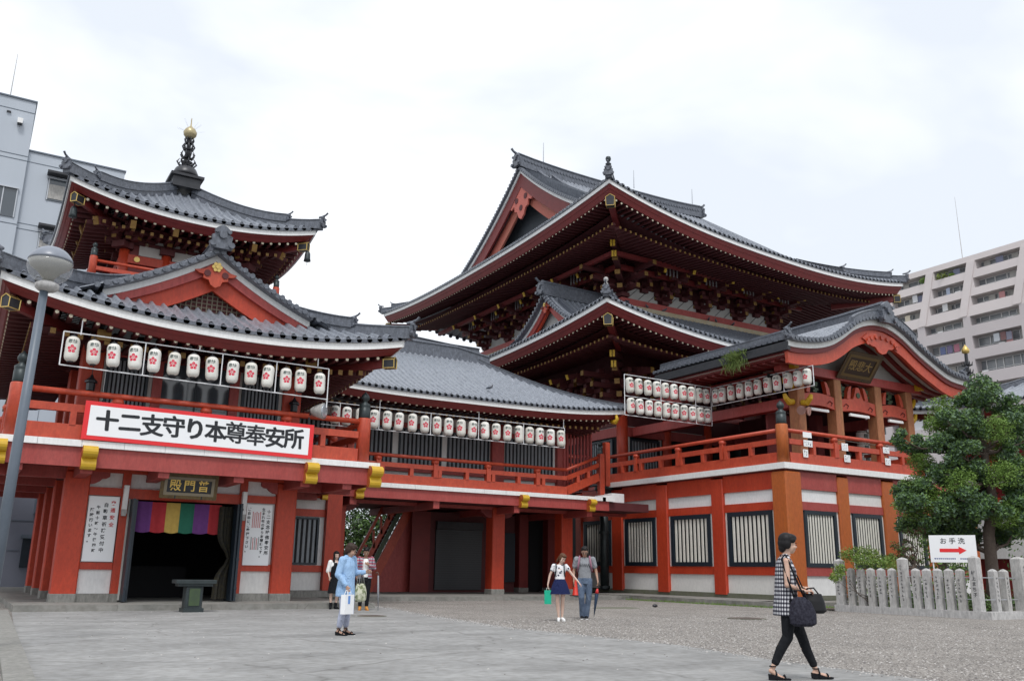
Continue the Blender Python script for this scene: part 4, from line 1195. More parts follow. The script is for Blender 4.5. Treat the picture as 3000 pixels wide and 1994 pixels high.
# row of bracket sets beneath the lower eave
bm = bracket_mesh(3, .62, .50, .22)
pl = [(BX + .3 + 3.0 * i, BY + .25, 9.75, 0) for i in range(5)] + [(BX + .25, BY + .3 + 3.1 * i, 9.75, -pi / 2) for i in range(1, 6)] + [(BX + .3 + 1.5 + 3.0 * i, BY + .25, 9.75, 0) for i in range(4)] + [(BX + .25, BY + 1.8 + 3.1 * i, 9.75, -pi / 2) for i in range(5)]
BK = brackets('bracket_set', bm, pl, HL, [M['reddd'], M['ochre'], M['yellow']])
cb = MB()
def corner_bracket(cb, lv, arm, hg, w=.26):
    cb.k = 0; cb.box(-.3, .3, -.3, .3, 0, .25)
    d = V(-1, -1, 0).normalized(); sd = V(1, -1, 0).normalized()
    for l in range(lv):
        z = .25 + l * hg; o = arm * (l + 1) * 1.41; cb.k = 0
        cb.bar(V(0, 0, z + hg * .25), d * (o + .1) + V(0, 0, z + hg * .25), w, hg * .55)
        for t, sg in ((V(-1, 0, 0), 1), (V(0, -1, 0), -1)):
            cb.bar(V(0, 0, z + hg * .25), t * (arm * (l + 1) + .7) + V(0, 0, z + hg * .25), w * .8, hg * .5)
        cb.k = 1
        cb.bar(d * (o + .101) + V(0, 0, z + hg * .25), d * (o + .13) + V(0, 0, z + hg * .25), w * 1.05, hg * .56)
        for t in (V(-1, 0, 0), V(0, -1, 0)):
            e = arm * (l + 1) + .701
            cb.bar(t * e + V(0, 0, z + hg * .25), t * (e + .03) + V(0, 0, z + hg * .25), w * .85, hg * .52)
            q = t * e * .55 + V(0, 0, z + hg * .72); cb.k = 0; cb.obox(q, (.15, 0, 0), (0, .15, 0), (0, 0, hg * .2)); cb.k = 1
    cb.k = 2; z = .25 + lv * hg
    for j in range(2):
        p = d * (arm * lv * 1.41 + .5 + .5 * j) + V(0, 0, z - .25 + .42 * j)
        for sx in (-.075, .075): cb.obox(p + sd * sx, d * .03, sd * .055, V(0, 0, .17))
        cb.k = 0; cb.bar(V(0, 0, z + .35 + .4 * j), p + V(0, 0, .02) - d * .04, .26, .3); cb.k = 2
    return cb
corner_bracket(cb, 3, .62, .50)
brackets('corner_bracket_set', cb, [(BX + .25, BY + .25, 9.75, 0)], HL, [M['reddd'], M['ochre'], M['yellow']])
# upper storey
UX, UY = 30.3, 38.0
m = MB(); m.box(30.5, 43.4, 38.2, 54, 13, 20.3); m.build('upper_core', M['reddd'], HL)
m = MB(); m.box(30.15, 43, 37.85, 38.15, 15.75, 16.18); m.box(30.15, 30.45, 38.151, 54.3, 15.75, 16.18); m.build('upper_tie_beam', M['redb'], HL)
m = MB(); m.box(29.9, 43.2, 37.6, 37.84, 14.7, 15.72); m.box(29.9, 30.14, 37.84, 54.5, 14.7, 15.72)
m.build('weathered_boarding', mat('weathered_boarding', (.50, .47, .38), .85, (.36, .26, .13), 1.6, .7, streak=False), HL)
m = MB()
for i in range(4): m.box(30.7 + 3 * i, 33.0 + 3 * i, 38.1, 38.19, 16.22, 16.95)
for i in range(5): m.box(30.4, 30.49, 38.6 + 3.1 * i, 40.9 + 3.1 * i, 16.22, 16.95)
m.build('upper_plaster_panels', M['oldwhite'], HL)
m = MB()
for i in range(4):
    for k in range(3): m.bar((30.8 + 3 * i + k * .75, 38.085, 16.3), (31.5 + 3 * i + k * .75, 38.085, 16.9), .02, .03)
m.build('panel_stays', M['black'], HL)
bm2 = bracket_mesh(3, .72, .46, .24)
S2 = 3.03
pl = [(30.4 + S2 * i, 38.1, 16.25, 0) for i in range(1, 5)] + [(30.4, 38.1 + 3.1 * i, 16.25, -pi / 2) for i in range(1, 6)]
brackets('upper_bracket_set', bm2, pl, HL, [M['reddd'], M['ochre'], M['yellow']])
bm3 = bracket_mesh(2, .72, .46, .2)
pl = [(30.4 + S2 * (i + .5), 38.1, 16.75, 0) for i in range(4)] + [(30.4, 38.1 + 3.1 * (i + .5), 16.75, -pi / 2) for i in range(5)]
brackets('intermediate_bracket_set', bm3, pl, HL, [M['reddd'], M['ochre'], M['yellow']])
cb = corner_bracket(MB(), 3, .72, .46, .28)
brackets('corner_bracket_set', cb, [(30.4, 38.1, 16.25, 0)], HL, [M['reddd'], M['ochre'], M['yellow']])
# purlins carrying the rafters, and hanging pale struts in clusters
m = MB(); m.box(27.9, 45, 35.65, 35.85, 17.62, 17.86); m.box(27.9, 28.1, 35.851, 56.5, 17.62, 17.86)
m.box(29.1, 44, 36.9, 37.05, 17.4, 17.7); m.box(29.1, 29.25, 37.051, 55, 17.4, 17.7); m.build('eave_purlin', M['redd'], HL)
m = MB()
for i in range(4):
    for k in range(4): m.box(32.1 + S2 * i + k * .26, 32.16 + S2 * i + k * .26, 36.2, 36.26, 17.35 , 18.02)
for i in range(5):
    for k in range(4): m.box(28.6, 28.66, 39.7 + 3.1 * i + k * .3, 39.76 + 3.1 * i + k * .3, 17.35, 18.02)
m.build('pale_struts', mat('pale_strut', (.22, .20, .20), .7), HL)
UR = Roof(25.0, 47.8, 32.2, 59.9, {'00': 19.92, '10': 18.68, '01': 19.62, '11': 18.9}, {'F': 1.05, 'L': .62, 'R': .9, 'B': .9}, lambda d: .317 * d + .0209 * d * d, 13.85, p=2.5)
GX = 28.6 - 25.0
tm = MB()
UR.tiles(tm, 'F', lambda a: a if a < GX else (22.8 - a if a > 22.8 - GX else 13.85), per=.34, rows=14)
UR.tiles(tm, 'L', lambda a: min(a, 27.7 - a, GX + .9), per=.34, rows=6)
UR.tiles(tm, 'B', lambda a: a if a < GX else (22.8 - a if a > 22.8 - GX else 13.85), per=.6, rows=8)
UR.tiles(tm, 'R', lambda a: min(a, 27.7 - a, GX + .9), per=.6, rows=4)
tm.build('great_roof_tiles', [M['tile'], M['tiled']], HL)
eave_set(UR, 'FLR', HL, red=.47, in1=1.55, in2=6.0, slope2=.10, sp=.335, rs=.055)
corner_beam(UR, '00', HL, 5.0, -.98, 1.25)
corner_beam(UR, '10', HL, 4.0, -.98, 1.1)
corner_beam(UR, '01', HL, 4.0, -.98, 1.1)
# great gable facing left
def zroof(d): return UR.z('F', 11, d)
GP = 28.6
def rake(sg, n=16, lim=13.85, d0=4.6, off=0, x=0):
    out = []
    for i in range(n + 1):
        dd = lerp(13.85, 4.3, i / n)
        out.append(V(GP + x, 46.05 + sg * (13.85 - dd), UR.z('F' if sg < 0 else 'B', 4.0, dd) + off))
    return out
wb = MB(); rb = MB(); ib = MB(); tl = MB()
for sg in (-1, 1):
    a = rake(sg, off=-.02, x=-.25); b = rake(sg, off=-.25, x=-.25); wb.band(a, b, V(.16, 0, 0))
    a = rake(sg, off=-.25, x=-.17); b = rake(sg, off=-1.25, x=-.17); rb.band(a, b, V(.13, 0, 0))
    a = rake(sg, off=-1.0, x=.15); b = rake(sg, off=-2.1, x=.15); ib.band(a, b, V(.14, 0, 0))
    a = rake(sg, off=.14, x=-.42); b = rake(sg, off=-.02, x=-.42); tl.band(a, b, V(.6, 0, 0))
    fine = rake(sg, n=46, off=.10, x=-.44)
    for p in fine: tl.tube([p, p + V(.35, 0, 0)], .105, 7)
    for xo, h in ((.85, .42), (2.0, .36)):
        path = rake(sg, n=16, off=.12, x=xo)
        path = [p for p in path if abs(p.y - 46.05) > .5 and (xo < 1.5 or abs(p.y - 46.05) < 8.8)]
        tl.sweep(path, ridge_prof(.17, h))
        demon_tile(tl, path[-1] + V(0, 0, .1), (0, sg, 0), .6)
wb.build('great_white_barge', M['white'], HL); rb.build('great_red_barge', M['redd'], HL)
ib.build('carved_barge_panel', mat('pink_red_panel', (.48, .10, .08), .7, (.33, .13, .08), 1.2, .7), HL)
g = MB(); a = rake(-1, off=-.8, x=1.0); b = rake(1, off=-.8, x=1.0)
allp = list(reversed(a)) + b[1:]
low = [V(p.x, p.y, 19.6) for p in allp]
g.strip(allp, low); g.build('great_gable_wall', mat('slate_gable_wall', (.045, .055, .065), .7, (.07, .08, .09), 2, .6), HL, fix=False)
tl.build('gable_rake_tiles', M['tiled'], HL)
m = MB(); pr = [(0, .3), (.5, .1), (.9, -.35), (1.5, -.9), (1.2, -1.1), (.85, -.95), (.8, -1.35), (.5, -1.45), (.3, -1.9), (0, -2.1)]
m.prism(pr + [(-a, b) for a, b in reversed(pr[1:-1])], (GP - .02, 46.05, 25.4), (0, 1, 0), (0, 0, 1), (-.12, 0, 0)); o = m.build('gable_pendant', mat('pink_pendant', (.50, .13, .10), .7), HL)
m = MB()
for y, z in ((-.55, -.65), (.55, -.65), (0, -1.3)): m.tube([(GP - .14, 46.05 + y, 25.4 + z), (GP - .17, 46.05 + y, 25.4 + z)], .2, 10)
m.build('scroll_eyes', M['reddd'], o)
zr = UR.z('F', 11, 13.85) + .02
m = MB()
path = [V(GP - .45 + (44.3 - GP + .45) * i / 14, 46.05, zr - .1 + .28 * abs(2 * i / 14 - 1) ** 3) for i in range(15)]
m.sweep(path, ridge_prof(.30, .92))
for i in range(60):
    x = GP + i * .26; k = (x - GP) / 15.7; z = zr - .1 + .28 * abs(2 * k - 1) ** 3
    for s in (-1, 1): m.tube([(x, 46.05 + s * .27, z + .42), (x, 46.05 + s * .31, z + .42)], .1, 6)
demon_tile(m, path[0] + V(0, 0, .1), (-1, 0, 0), 1.2); demon_tile(m, path[-1] + V(0, 0, .1), (1, 0, 0), 1.2)
m.build('great_ridge', M['tiled'], HL)
rm = MB()
for c, st in (('00', ((0, 1), (.52, .9))), ('10', ((0, 1), (.2, .8), (.62, .9))), ('01', ((0, 1), (.2, .8))), ('11', ((0, 1),))):
    hip_ridge(rm, UR.hip(c, 4.4, 14), .17, .36, st, .7)
rm.build('great_hip_ridges', M['tiled'], HL)
p = UR.hip('00', 4, 14)[0]
m = MB(); m.smooth = True
m.lathe([(.13, 0), (.15, .1), (.05, .18), (.11, .26), (.14, .36), (.12, .46), (.01, .52)], (p.x, p.y, p.z + .48), 12); m.build('great_corner_finial', M['bronze'], HL)

# ---- front porch with cusped (undulating) gable
KX = [27.66, 28.11, 29.3, 30.3, 31.1, 31.93, 33.02, 34.1, 35.16, 36.2, 37.28, 38.4, 39.83]
KZ = [10.33, 10.31, 10.44, 10.71, 11.13, 11.65, 12.01, 12.04, 11.7, 11.12, 10.62, 10.2, 10.05]
def kz(x): return interp(KX, KZ, x)
N = 48
xs = [lerp(27.66, 39.83, i / N) for i in range(N + 1)]
def kline(off, y, inset=0.0): return [V(33.75 + (x - 33.75) * (1 - inset), y, kz(x) + off) for x in xs]
m = MB(); m.band(kline(0, 23.98), kline(-.22, 23.98), V(0, .14, 0)); m.build('cusped_white_board', M['white'], HL)
m = MB()
m.band(kline(-.22, 24.05, .004), kline(-.42, 24.05, .006), V(0, .3, 0)); m.build('cusped_moulding', M['redd'], HL)
m = MB()
bot = [V(33.75 + (x - 33.75) * .985, 24.12, kz(x) - .42 - .52 - .05 * cos((x - 33.75) / 6 * pi)) for x in xs]
m.band(kline(-.42, 24.12, .01), bot, V(0, .16, 0)); m.build('cusped_barge_board', M['redrail'], HL)
# roof surface: rolls follow the curve, repeated along the depth
tl = MB(); per = .30; D0, D1 = 23.75, 32.4; n = int((D1 - D0) / per); pe = (D1 - D0) / n
cs = []
for i in range(n):
    for f_, hh in ((0.0, 0), (.27, 0), (.33, .6), (.42, .95), (.5, 1.0), (.58, .95), (.67, .6), (.73, 0)): cs.append((D0 + (i + f_) * pe, hh * .07))
cs.append((D1, 0))
vs = [V(x, y, kz(x) + .12 + h) for y, h in cs for x in xs]
q = N + 1; tl.smooth = True
tl.add(vs, [(i * q + j, (i + 1) * q + j, (i + 1) * q + j + 1, i * q + j + 1) for i in range(len(cs) - 1) for j in range(N)])
tl.smooth = False; tl.k = 1
tl.band(kline(.16, 23.78), kline(.0, 23.78), V(0, .3, 0))
L = 0; acc = .1; prev = V(27.66, 23.74, kz(27.66))
for i in range(1, 500):
    x = 27.66 + 12.17 * i / 500; p = V(x, 23.74, kz(x) + .12); L += (p - prev).length; prev = p
    if L > acc: tl.tube([p, p + V(0, .45, 0)], .10, 8); acc += .245
for sx, x in ((-1, 27.66), (1, 39.83)):
    for i in range(n): tl.tube([(x - sx * .1, D0 + (i + .5) * pe, kz(x) + .14), (x + sx * .08, D0 + (i + .5) * pe, kz(x) + .12)], .085, 7)
# ridge pieces
tl.sweep([(33.75, 23.8, 12.1), (33.75, 26, 12.05), (33.75, 31.6, 12.05)], ridge_prof(.26, .85))
demon_tile(tl, (33.75, 23.75, 12.1), (0, -1, 0), 1.25, False)
for s in (-1, 1):
    tl.sweep([(33.75 + s * (.4 + .25 * i), 23.9, kz(33.75 + s * (.4 + .25 * i)) + .2) for i in range(8)], ridge_prof(.15, .28), side=(0, 1, 0))
tl.sweep([(27.75, 24.3, 10.5), (27.78, 26, 10.5), (27.8, 31.9, 10.55)], ridge_prof(.13, .28))
demon_tile(tl, (27.75, 24.1, 10.55), (0, -1, 0), .62); demon_tile(tl, (39.7, 24.1, 10.25), (0, -1, 0), .62)
tl.build('porch_roof_tiles', [M['tile'], M['tiled']], HL)
m = MB(); m.box(27.60, 27.78, 24.0, 32.2, 9.95, 10.30); m.build('porch_gutter', M['black'], HL)
m = MB(); m.box(27.80, 27.95, 24.3, 32.2, 9.75, 10.15); m.box(27.95, 28.9, 24.4, 32.2, 9.72, 9.80); m.build('porch_eave_board', M['redd'], HL)
# curved ribs and boards of the porch ceiling
m = MB(); m.strip([V(x, 24.3, kz(x) - .50) for x in xs], [V(x, 32, kz(x) - .50) for x in xs]); m.build('porch_ceiling', M['oldwhite'], HL, fix=False)
m = MB()
for i in range(14):
    y = 24.5 + i * .5
    m.band([V(x, y, kz(x) - .51) for x in xs[1:-1]], [V(x, y, kz(x) - .66) for x in xs[1:-1]], V(0, .17, 0))
m.build('curved_ribs', M['redd'], HL)
m = MB(); pr = [(-1.3, .15), (-.9, .42), (-.4, .5), (0, .52), (.4, .5), (.9, .42), (1.3, .15), (.95, .02), (.7, -.12), (.45, -.14), (.25, -.35), (0, -.42), (-.25, -.35), (-.45, -.14), (-.7, -.12), (-.95, .02)]
m.prism(pr, (33.75, 24.06, 11.0), (1, 0, 0), (0, 0, 1), (0, .1, 0))
for k in range(9):
    a = k * pi / 8; m.tube([(33.75 + 1.0 * cos(a), 24.0, 11.02 + .36 * sin(a) - .05), (33.75 + 1.0 * cos(a), 24.06, 11.02 + .36 * sin(a) - .05)], .10, 7)
m.build('carved_pendant', M['redrail'], HL)
# porch columns and beams
for i, x in enumerate((29.88, 32.28, 35.05, 37.3)):
    col_box(HL, x - .23, x + .23, 25.40, 25.93, ZT, 9.5, mt='tan', name='porch_column')
m = MB()
for a, b in ((30.12, 32.04), (32.52, 34.81), (35.29, 37.06)):
    top = [V(lerp(a, b, i / 8), 25.46, 8.66 + .10 * sin(pi * i / 8)) for i in range(9)]; bo = [V(p.x, p.y, 8.12 + .10 * sin(pi * i / 8)) for i, p in enumerate(top)]
    m.band(top, bo, V(0, .36, 0))
m.build('rainbow_beam', M['redrail'], HL)
m = MB()
for a, b in ((30.12, 32.04), (32.52, 34.81), (35.29, 37.06)):
    for s in (-1, 1):
        c = (a + b) / 2 + s * (b - a) * .36
        m.tube([(c - .2, 25.44, 8.35), (c - .05, 25.44, 8.48), (c + .12, 25.44, 8.40), (c + .02, 25.44, 8.28)], .018, 5)
m.build('beam_carving', M['reddd'], HL)
m = MB(); m.box(28.75, 38.3, 25.40, 25.8, 9.501, 9.88); m.box(29.65, 30.1, 25.94, 36.5, 8.05, 8.5); m.box(29.65, 30.1, 25.94, 36.5, 9.3, 9.75); m.box(37.1, 37.5, 25.94, 36.5, 8.05, 8.5); m.build('porch_head_beam', M['redb'], HL)
m = MB()
top = [V(x, 25.75, min(kz(x) - .52, 12)) for x in xs[5:-5]]; m.strip(top, [V(p.x, p.y, 9.88) for p in top]); m.build('porch_tympanum', M['oldwhite'], HL, fix=False)
m = MB()
for c, w_ in ((31.1, .55), (33.7, .5), (36.2, .55)):
    for s in (-1, 1):
        m.prism([(0, 0), (.22, 0), (.16, .3), (.02, .55), (-.12, .6), (-.05, .3)], (c + s * w_, 25.5, 8.75), (s, 0, 0), (0, 0, 1), (0, .2, 0))
m.prism([(-.35, 0), (.35, 0), (.22, .25), (.1, .55), (-.1, .55), (-.22, .25)], (33.7, 25.48, 8.76), (1, 0, 0), (0, 0, 1), (0, .2, 0))
m.build('frog_leg_struts', M['redrail'], HL)
m = MB(); m.tube([(33.7, 25.47, 8.95), (33.7, 25.45, 8.95)], .13, 10)
for c in (31.1, 32.9, 34.5, 36.2):
    for k in range(6): m.obox((c + .12 * sin(k * 2.2), 25.7, 8.9 + k * .09), (.12, 0, 0), (0, .03, 0), (0, 0, .05))
m.build('green_carvings', M['green'], HL)
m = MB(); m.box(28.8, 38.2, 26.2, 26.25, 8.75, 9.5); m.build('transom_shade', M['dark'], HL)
# yellow carved noses at the outer porch columns
m = MB(); m.smooth = False
for x, s in ((29.62, -1), (37.56, 1)):
    for z in (8.35, 9.05):
        m.tube([(x, 25.66, z - .1), (x + s * .22, 25.66, z - .14), (x + s * .42, 25.66, z + .02), (x + s * .50, 25.66, z + .2)], [.14, .14, .11, .07], 8)
m.tube([(29.88, 25.38, 8.2), (29.9, 25.15, 8.16), (29.9, 24.95, 8.35), (29.9, 24.9, 8.5)], [.14, .14, .11, .07], 8)
m.build('yellow_carved_noses', M['yellow'], HL)
m = MB()
for x in (29.35, 37.9): m.box(x - .14, x + .14, 25.1, 25.39, 9.62, 9.92)
m.build('yellow_beam_ends', M['yellow'], HL)
m = MB(); m.box(37.62, 37.75, 28.2, 36.6, ZT, 9.6); m.build('porch_side_wall', M['reddd'], HL)
m = MB(); m.box(30.13, 32.0, 27.6, 27.7, ZT, 8.1); m.build('screen_wall', M['redd'], HL)
for x in (31.95, 34.6): col_box(HL, x, x + .45, 28.6, 29.1, ZT, 8.6, mt='redd', name='inner_column')
# downpipe at the junction with the gallery
DP = thing('downpipe', 'tall dark green-grey downpipe with funnel head at the left corner of the hall base', 'downpipe', (26.7, 35.2, .2))
m = MB(); m.smooth = True; m.tube([(26.72, 35.2, .3), (26.72, 35.2, 4.6)], .21, 12); m.build('pipe', M['bronze'], DP)
m = MB()
for z in (.35, 2.9, 4.35): m.tube([(26.72, 35.2, z), (26.72, 35.2, z + .12)], .25, 12)
m.lathe([(.26, 0), (.42, .35), (.50, .40), (.50, .52)], (26.72, 35.2, 4.6), 6); m.build('funnel_head', M['bronze'], DP)
# lightning rods on the ridge
for i, (x, h, lb) in enumerate(((30.2, 1.3, 'near the gable end'), (38.0, 1.3, 'above the middle of the ridge'), (43.6, 1.2, 'at the right end of the ridge'))):
    m = MB(); m.tube([(x, 46.05, zr + 1.0), (x, 46.05, zr + 1.1 + h)], [.045, .02], 5)
    single(m, 'lightning_rod', M['steel'], 'thin lightning rod on the great roof %s' % lb, 'lightning rod', (x, 46.05, zr + 1.0), 'lightning rods on the great ridge')
# ---------------------------------------------------------------- ground
def plane_obj(name, pts, z, m, kind='structure'):
    mb = MB(); mb.add([(x, y, z) for x, y in pts], [tuple(range(len(pts)))])
    o = mb.build(name, m, fix=False); o['kind'] = kind
    return o
mb = MB()
mb.grid(lambda i, j: (-300 + 12.5 * i, -150 + 12.5 * j, -.02 if True else 0), 60, 60)
o = mb.build('ground', ground_mat('city_ground', (.20, .20, .19), (.16, .16, .15), False, .3, .1, .05), fix=False); o['kind'] = 'structure'
plane_obj('gravel_yard', [(-2, -4), (60, -4), (60, 33), (-2, 33)], -.004, M['gravel'])
# concrete apron, curved boundary with the gravel
PV = [(.72, -3), (9.4, -3), (9.6, 5), (9.75, 8.87), (10.27, 11.48), (9.95, 16.24), (10.55, 21.4), (11.2, 25.0), (11.5, 29.5), (1.37, 29.5), (1.37, 25.3), (.9, 14)]
plane_obj('concrete_apron', PV, .004, M['paving'])
plane_obj('gravel_strip', [(-30, -4), (.60, -4), (.60, 40), (-30, 40)], .006, M['gravel'])
# low stone kerb down the left of the apron
mb = MB(); y = 25.2; k = 0
while y > 2:
    y2 = y - 2.3
    xa = lerp(1.28, .62, (25.2 - y) / 23); xb = lerp(1.28, .62, (25.2 - y2) / 23)
    mb.add([(xa - .28, y, -.05), (xa, y, -.05), (xb, y2 + .02, -.05), (xb - .28, y2 + .02, -.05), (xa - .28, y, .05), (xa, y, .05), (xb, y2 + .02, .05), (xb - .28, y2 + .02, .05)],
           [(0, 1, 2, 3), (7, 6, 5, 4), (0, 4, 5, 1), (1, 5, 6, 2), (2, 6, 7, 3), (3, 7, 4, 0)])
    y = y2
o = mb.build('kerb', M['stone']); o['kind'] = 'structure'
# step edge of the apron on the right front (thin slab edge)
mb = MB(); mb.add([(9.85, 8.87, .005), (10.5, 9.6, .005), (11.6, 10.2, .005), (10.6, 8.5, .005)], [(0, 1, 2, 3)])
# stone platforms
mb = MB()
def slab(x0, x1, y0, y1, z, j=1.1, face='F'):
    n = max(1, int((x1 - x0) / 2.3))
    for i in range(n):
        a = lerp(x0, x1, i / n); b = lerp(x0, x1, (i + 1) / n)
        mb.box(a + .004, b - .004, y0, y0 + .34, -.1, z)
    mb.box(x0 + .004, x1 - .004, y0 + .345, y1, -.1, z - .003)
slab(1.37, 10.7, 25.15, 44, .155)
o = mb.build('pagoda_platform', M['platform']); o['kind'] = 'structure'
mb = MB(); slab(10.71, 26.0, 30.6, 44, .15)
o = mb.build('gallery_platform', M['platform']); o['kind'] = 'structure'
mb = MB()
mb.box(24.5, 24.85, 22.9, 34.5, -.1, .18); mb.box(24.855, 27.3, 23.25, 34.5, -.1, .176); mb.box(24.5, 40, 22.3, 22.62, -.1, .18); mb.box(24.855, 40, 22.625, 23.9, -.1, .176)
mb.box(24.5, 24.85, 22.625, 22.895, -.1, .18)
o = mb.build('hall_platform', M['platform']); o['kind'] = 'structure'
# moss and weeds along the foot of the hall step
mb = MB(); rnd = random.Random(3)
for i in range(2600):
    if rnd.random() < .6: x, y = 24.42 - abs(rnd.gauss(0, .07)), rnd.uniform(22.4, 33)
    else: x, y = rnd.uniform(24.4, 34), 22.24 - abs(rnd.gauss(0, .07))
    h = rnd.uniform(.02, .09) * (1 + (rnd.random() < .1)); a = rnd.uniform(0, pi); w_ = rnd.uniform(.006, .014)
    dx, dy = cos(a) * w_, sin(a) * w_; lx, ly = rnd.gauss(0, .02), rnd.gauss(0, .02)
    mb.add([(x - dx, y - dy, 0), (x + dx, y + dy, 0), (x + lx, y + ly, h)], [(0, 1, 2)])
single(mb, 'weeds', M['leafl'], 'short weeds and moss along the foot of the hall step', 'weeds', kind='stuff')
# manhole covers
def manhole(x, y, r, lb, g='manhole covers'):
    m = MB(); m.k = 0
    m.tube([(x, y, .004), (x, y, .012)], r, 28); m.k = 1
    m.tube([(x, y, .0121), (x, y, .016)], r * .9, 28)
    for i in range(-3, 4): m.box(x - r * .6, x + r * .6, y + i * r * .2 - .01, y + i * r * .2 + .01, .0161, .02)
    t = thing('manhole_cover', lb, 'manhole cover', (x, y, 0), g)
    m.build('iron_lid', [M['stoned'], mat('worn_iron', (.10, .08, .07), .6, (.15, .12, .1), 12, .5)], t)
manhole(8.95, 21.2, .36, 'round iron manhole cover in the concrete beside the people at the pagoda')
manhole(17.9, 17.5, .50, 'round iron manhole cover in the gravel in front of the hall')
m = MB(); m.lathe([(.9, 0), (.8, .012), (.3, .016)], (18.6, 23.9, -.004), 24, 1.0, .55)
single(m, 'drain_hollow', M['stoned'], 'dark mossy drain cover sunk in the gravel near the gallery end', 'drain', (18.6, 23.9, 0))

# loose stones: over the gravel near the camera and spilled across the paving edge
mb = MB(); rnd = random.Random(9)
def edge_x(y): return interp([5, 8.87, 11.48, 16.24, 21.4, 25, 29], [9.6, 9.75, 10.27, 9.95, 10.55, 11.2, 11.5], y)
for i in range(15000):
    if i < 1500: y = rnd.uniform(5, 28); x = edge_x(y) + rnd.gauss(-.02, .14)
    elif i < 1700: y = rnd.uniform(9, 25); x = rnd.uniform(1.5, 9)
    else:
        y = rnd.uniform(4, 19); x = edge_x(max(5, y)) + .05 + (rnd.random() ** 1.2) * 12
        if x > 24.4: continue
    r = rnd.uniform(.008, .022); a = rnd.uniform(0, 3); e, g_ = r * rnd.uniform(.6, 1), r * rnd.uniform(.4, .8)
    c_, s_2 = cos(a), sin(a); z = .004
    mb.k = rnd.randrange(3)
    mb.add([(x + r * c_, y + r * s_2, z), (x - e * s_2, y + e * c_, z), (x - r * c_, y - r * s_2, z), (x + e * s_2, y - e * c_, z), (x + r * .2, y, z + g_)], [(0, 1, 4), (1, 2, 4), (2, 3, 4), (3, 0, 4)])
single(mb, 'loose_stones', [mat('stone_pale', (.42, .40, .38), .9), mat('stone_mid', (.27, .255, .24), .9), mat('stone_dark', (.15, .14, .135), .9)], 'loose small stones lying on the gravel and spilled over the paving edge', 'gravel', kind='stuff')
# ---------------------------------------------------------------- paper lanterns and their racks
def plum_crest(r=.085):
    """five-petalled plum crest as flat polygons (u,v,radius)"""
    c = []
    for k in range(5):
        a = pi / 2 + k * 2 * pi / 5
        c.append((r * .62 * cos(a), r * .62 * sin(a), r * .36))
    c.append((0, 0, r * .17))
    return c
def wrap(u, v, R, lift=.003):
    a = u / R
    return ((R + lift) * sin(a), -(R + lift) * cos(a), v)
LROOT = thing('paper_lantern', 'x', 'paper lantern', (0, 0, 0))
RL, HLn = .172, .66
m = MB(); m.smooth = True
prof = [(.075, -HLn / 2), (.12, -HLn / 2 + .02), (.155, -HLn / 2 + .06), (.17, -HLn / 2 + .12)]
k = 0
n = 18
for i in range(n + 1):
    z = lerp(-HLn / 2 + .14, HLn / 2 - .14, i / n); prof.append((RL + (.004 if i % 2 else -.003), z))
prof += [(.17, HLn / 2 - .12), (.155, HLn / 2 - .06), (.12, HLn / 2 - .02), (.075, HLn / 2)]
m.lathe(prof, (0, 0, 0), 20); m.build('lantern_body', M['paper'], LROOT)
m = MB()
m.tube([(0, 0, HLn / 2 - .005), (0, 0, HLn / 2 + .035)], .078, 14); m.tube([(0, 0, -HLn / 2 + .005), (0, 0, -HLn / 2 - .025)], .078, 14)
m.tube([(0, 0, HLn / 2 + .03), (0, 0, HLn / 2 + .11)], .008, 5); m.build('lantern_cap', M['black'], LROOT)
m = MB()
for u, v, r in plum_crest(.115):
    vs = [wrap(u, v - .03, RL)] + [wrap(u + r * cos(q * pi / 5), v - .03 + r * sin(q * pi / 5), RL) for q in range(10)]
    m.add(vs, [(0, 1 + q, 1 + (q + 1) % 10) for q in range(10)])
m.build('plum_crest', M['crest'], LROOT, fix=False)
tm_ = text_mesh('奉納', .115, .003)
m = MB(); m.add([wrap(-v.co.x * -1, v.co.y + .165, RL, .003) for v in tm_.vertices], [tuple(p.vertices) for p in tm_.polygons])
m.build('lantern_lettering', M['greyink'], LROOT, fix=False)
ORD = ['first', 'second', 'third', 'fourth', 'fifth', 'sixth', 'seventh', 'eighth', 'ninth', 'tenth', 'eleventh', 'twelfth', 'thirteenth', 'fourteenth', 'fifteenth', 'sixteenth', 'seventeenth', 'eighteenth', 'nineteenth', 'twentieth']
rl = random.Random(11); used = [False]
def lantern(x, y, z, label, group, s=1.0, bias=0.0):
    face = atan2(-x, -y)          # direction towards the courtyard
    rz = -atan2(x, y) + bias + rl.uniform(-.35, .35)
    if not used[0]: r = LROOT; used[0] = True; r.location = (x, y, z); r.rotation_euler = (0, 0, rz); r['label'] = label; r['group'] = group
    else: r = copy_tree(LROOT, (x, y, z), rz, label, group)
    q_ = s * rl.uniform(.97, 1.03); r.scale = (q_, q_, s * rl.uniform(.97, 1.03)); r.rotation_euler = (rl.gauss(0, .03), rl.gauss(0, .035), rz)
def rack(name, label, segs, mt='rackw', r=.018):
    m = MB()
    for a, b in segs: m.tube([a, b], r, 5)
    return single(m, name, M[mt], label, 'lantern rack', segs[0][0], 'white pipe lantern racks')
g = 'lanterns under the pagoda eave'
X14 = [1.84, 2.35, 2.83, 3.37, 3.85, 4.36, 4.87, 5.37, 5.94, 6.45, 6.94, 7.46, 7.90, 8.48]
for i, x in enumerate(X14):
    lantern(x, 24.9, 6.49 - .008 * i - .01 * (i % 3), 'plum-crest paper lantern, %s from left in the row above the white banner' % ORD[i], g, .97, bias=.25 if i in (11, 12) else 0)
Y = 24.93
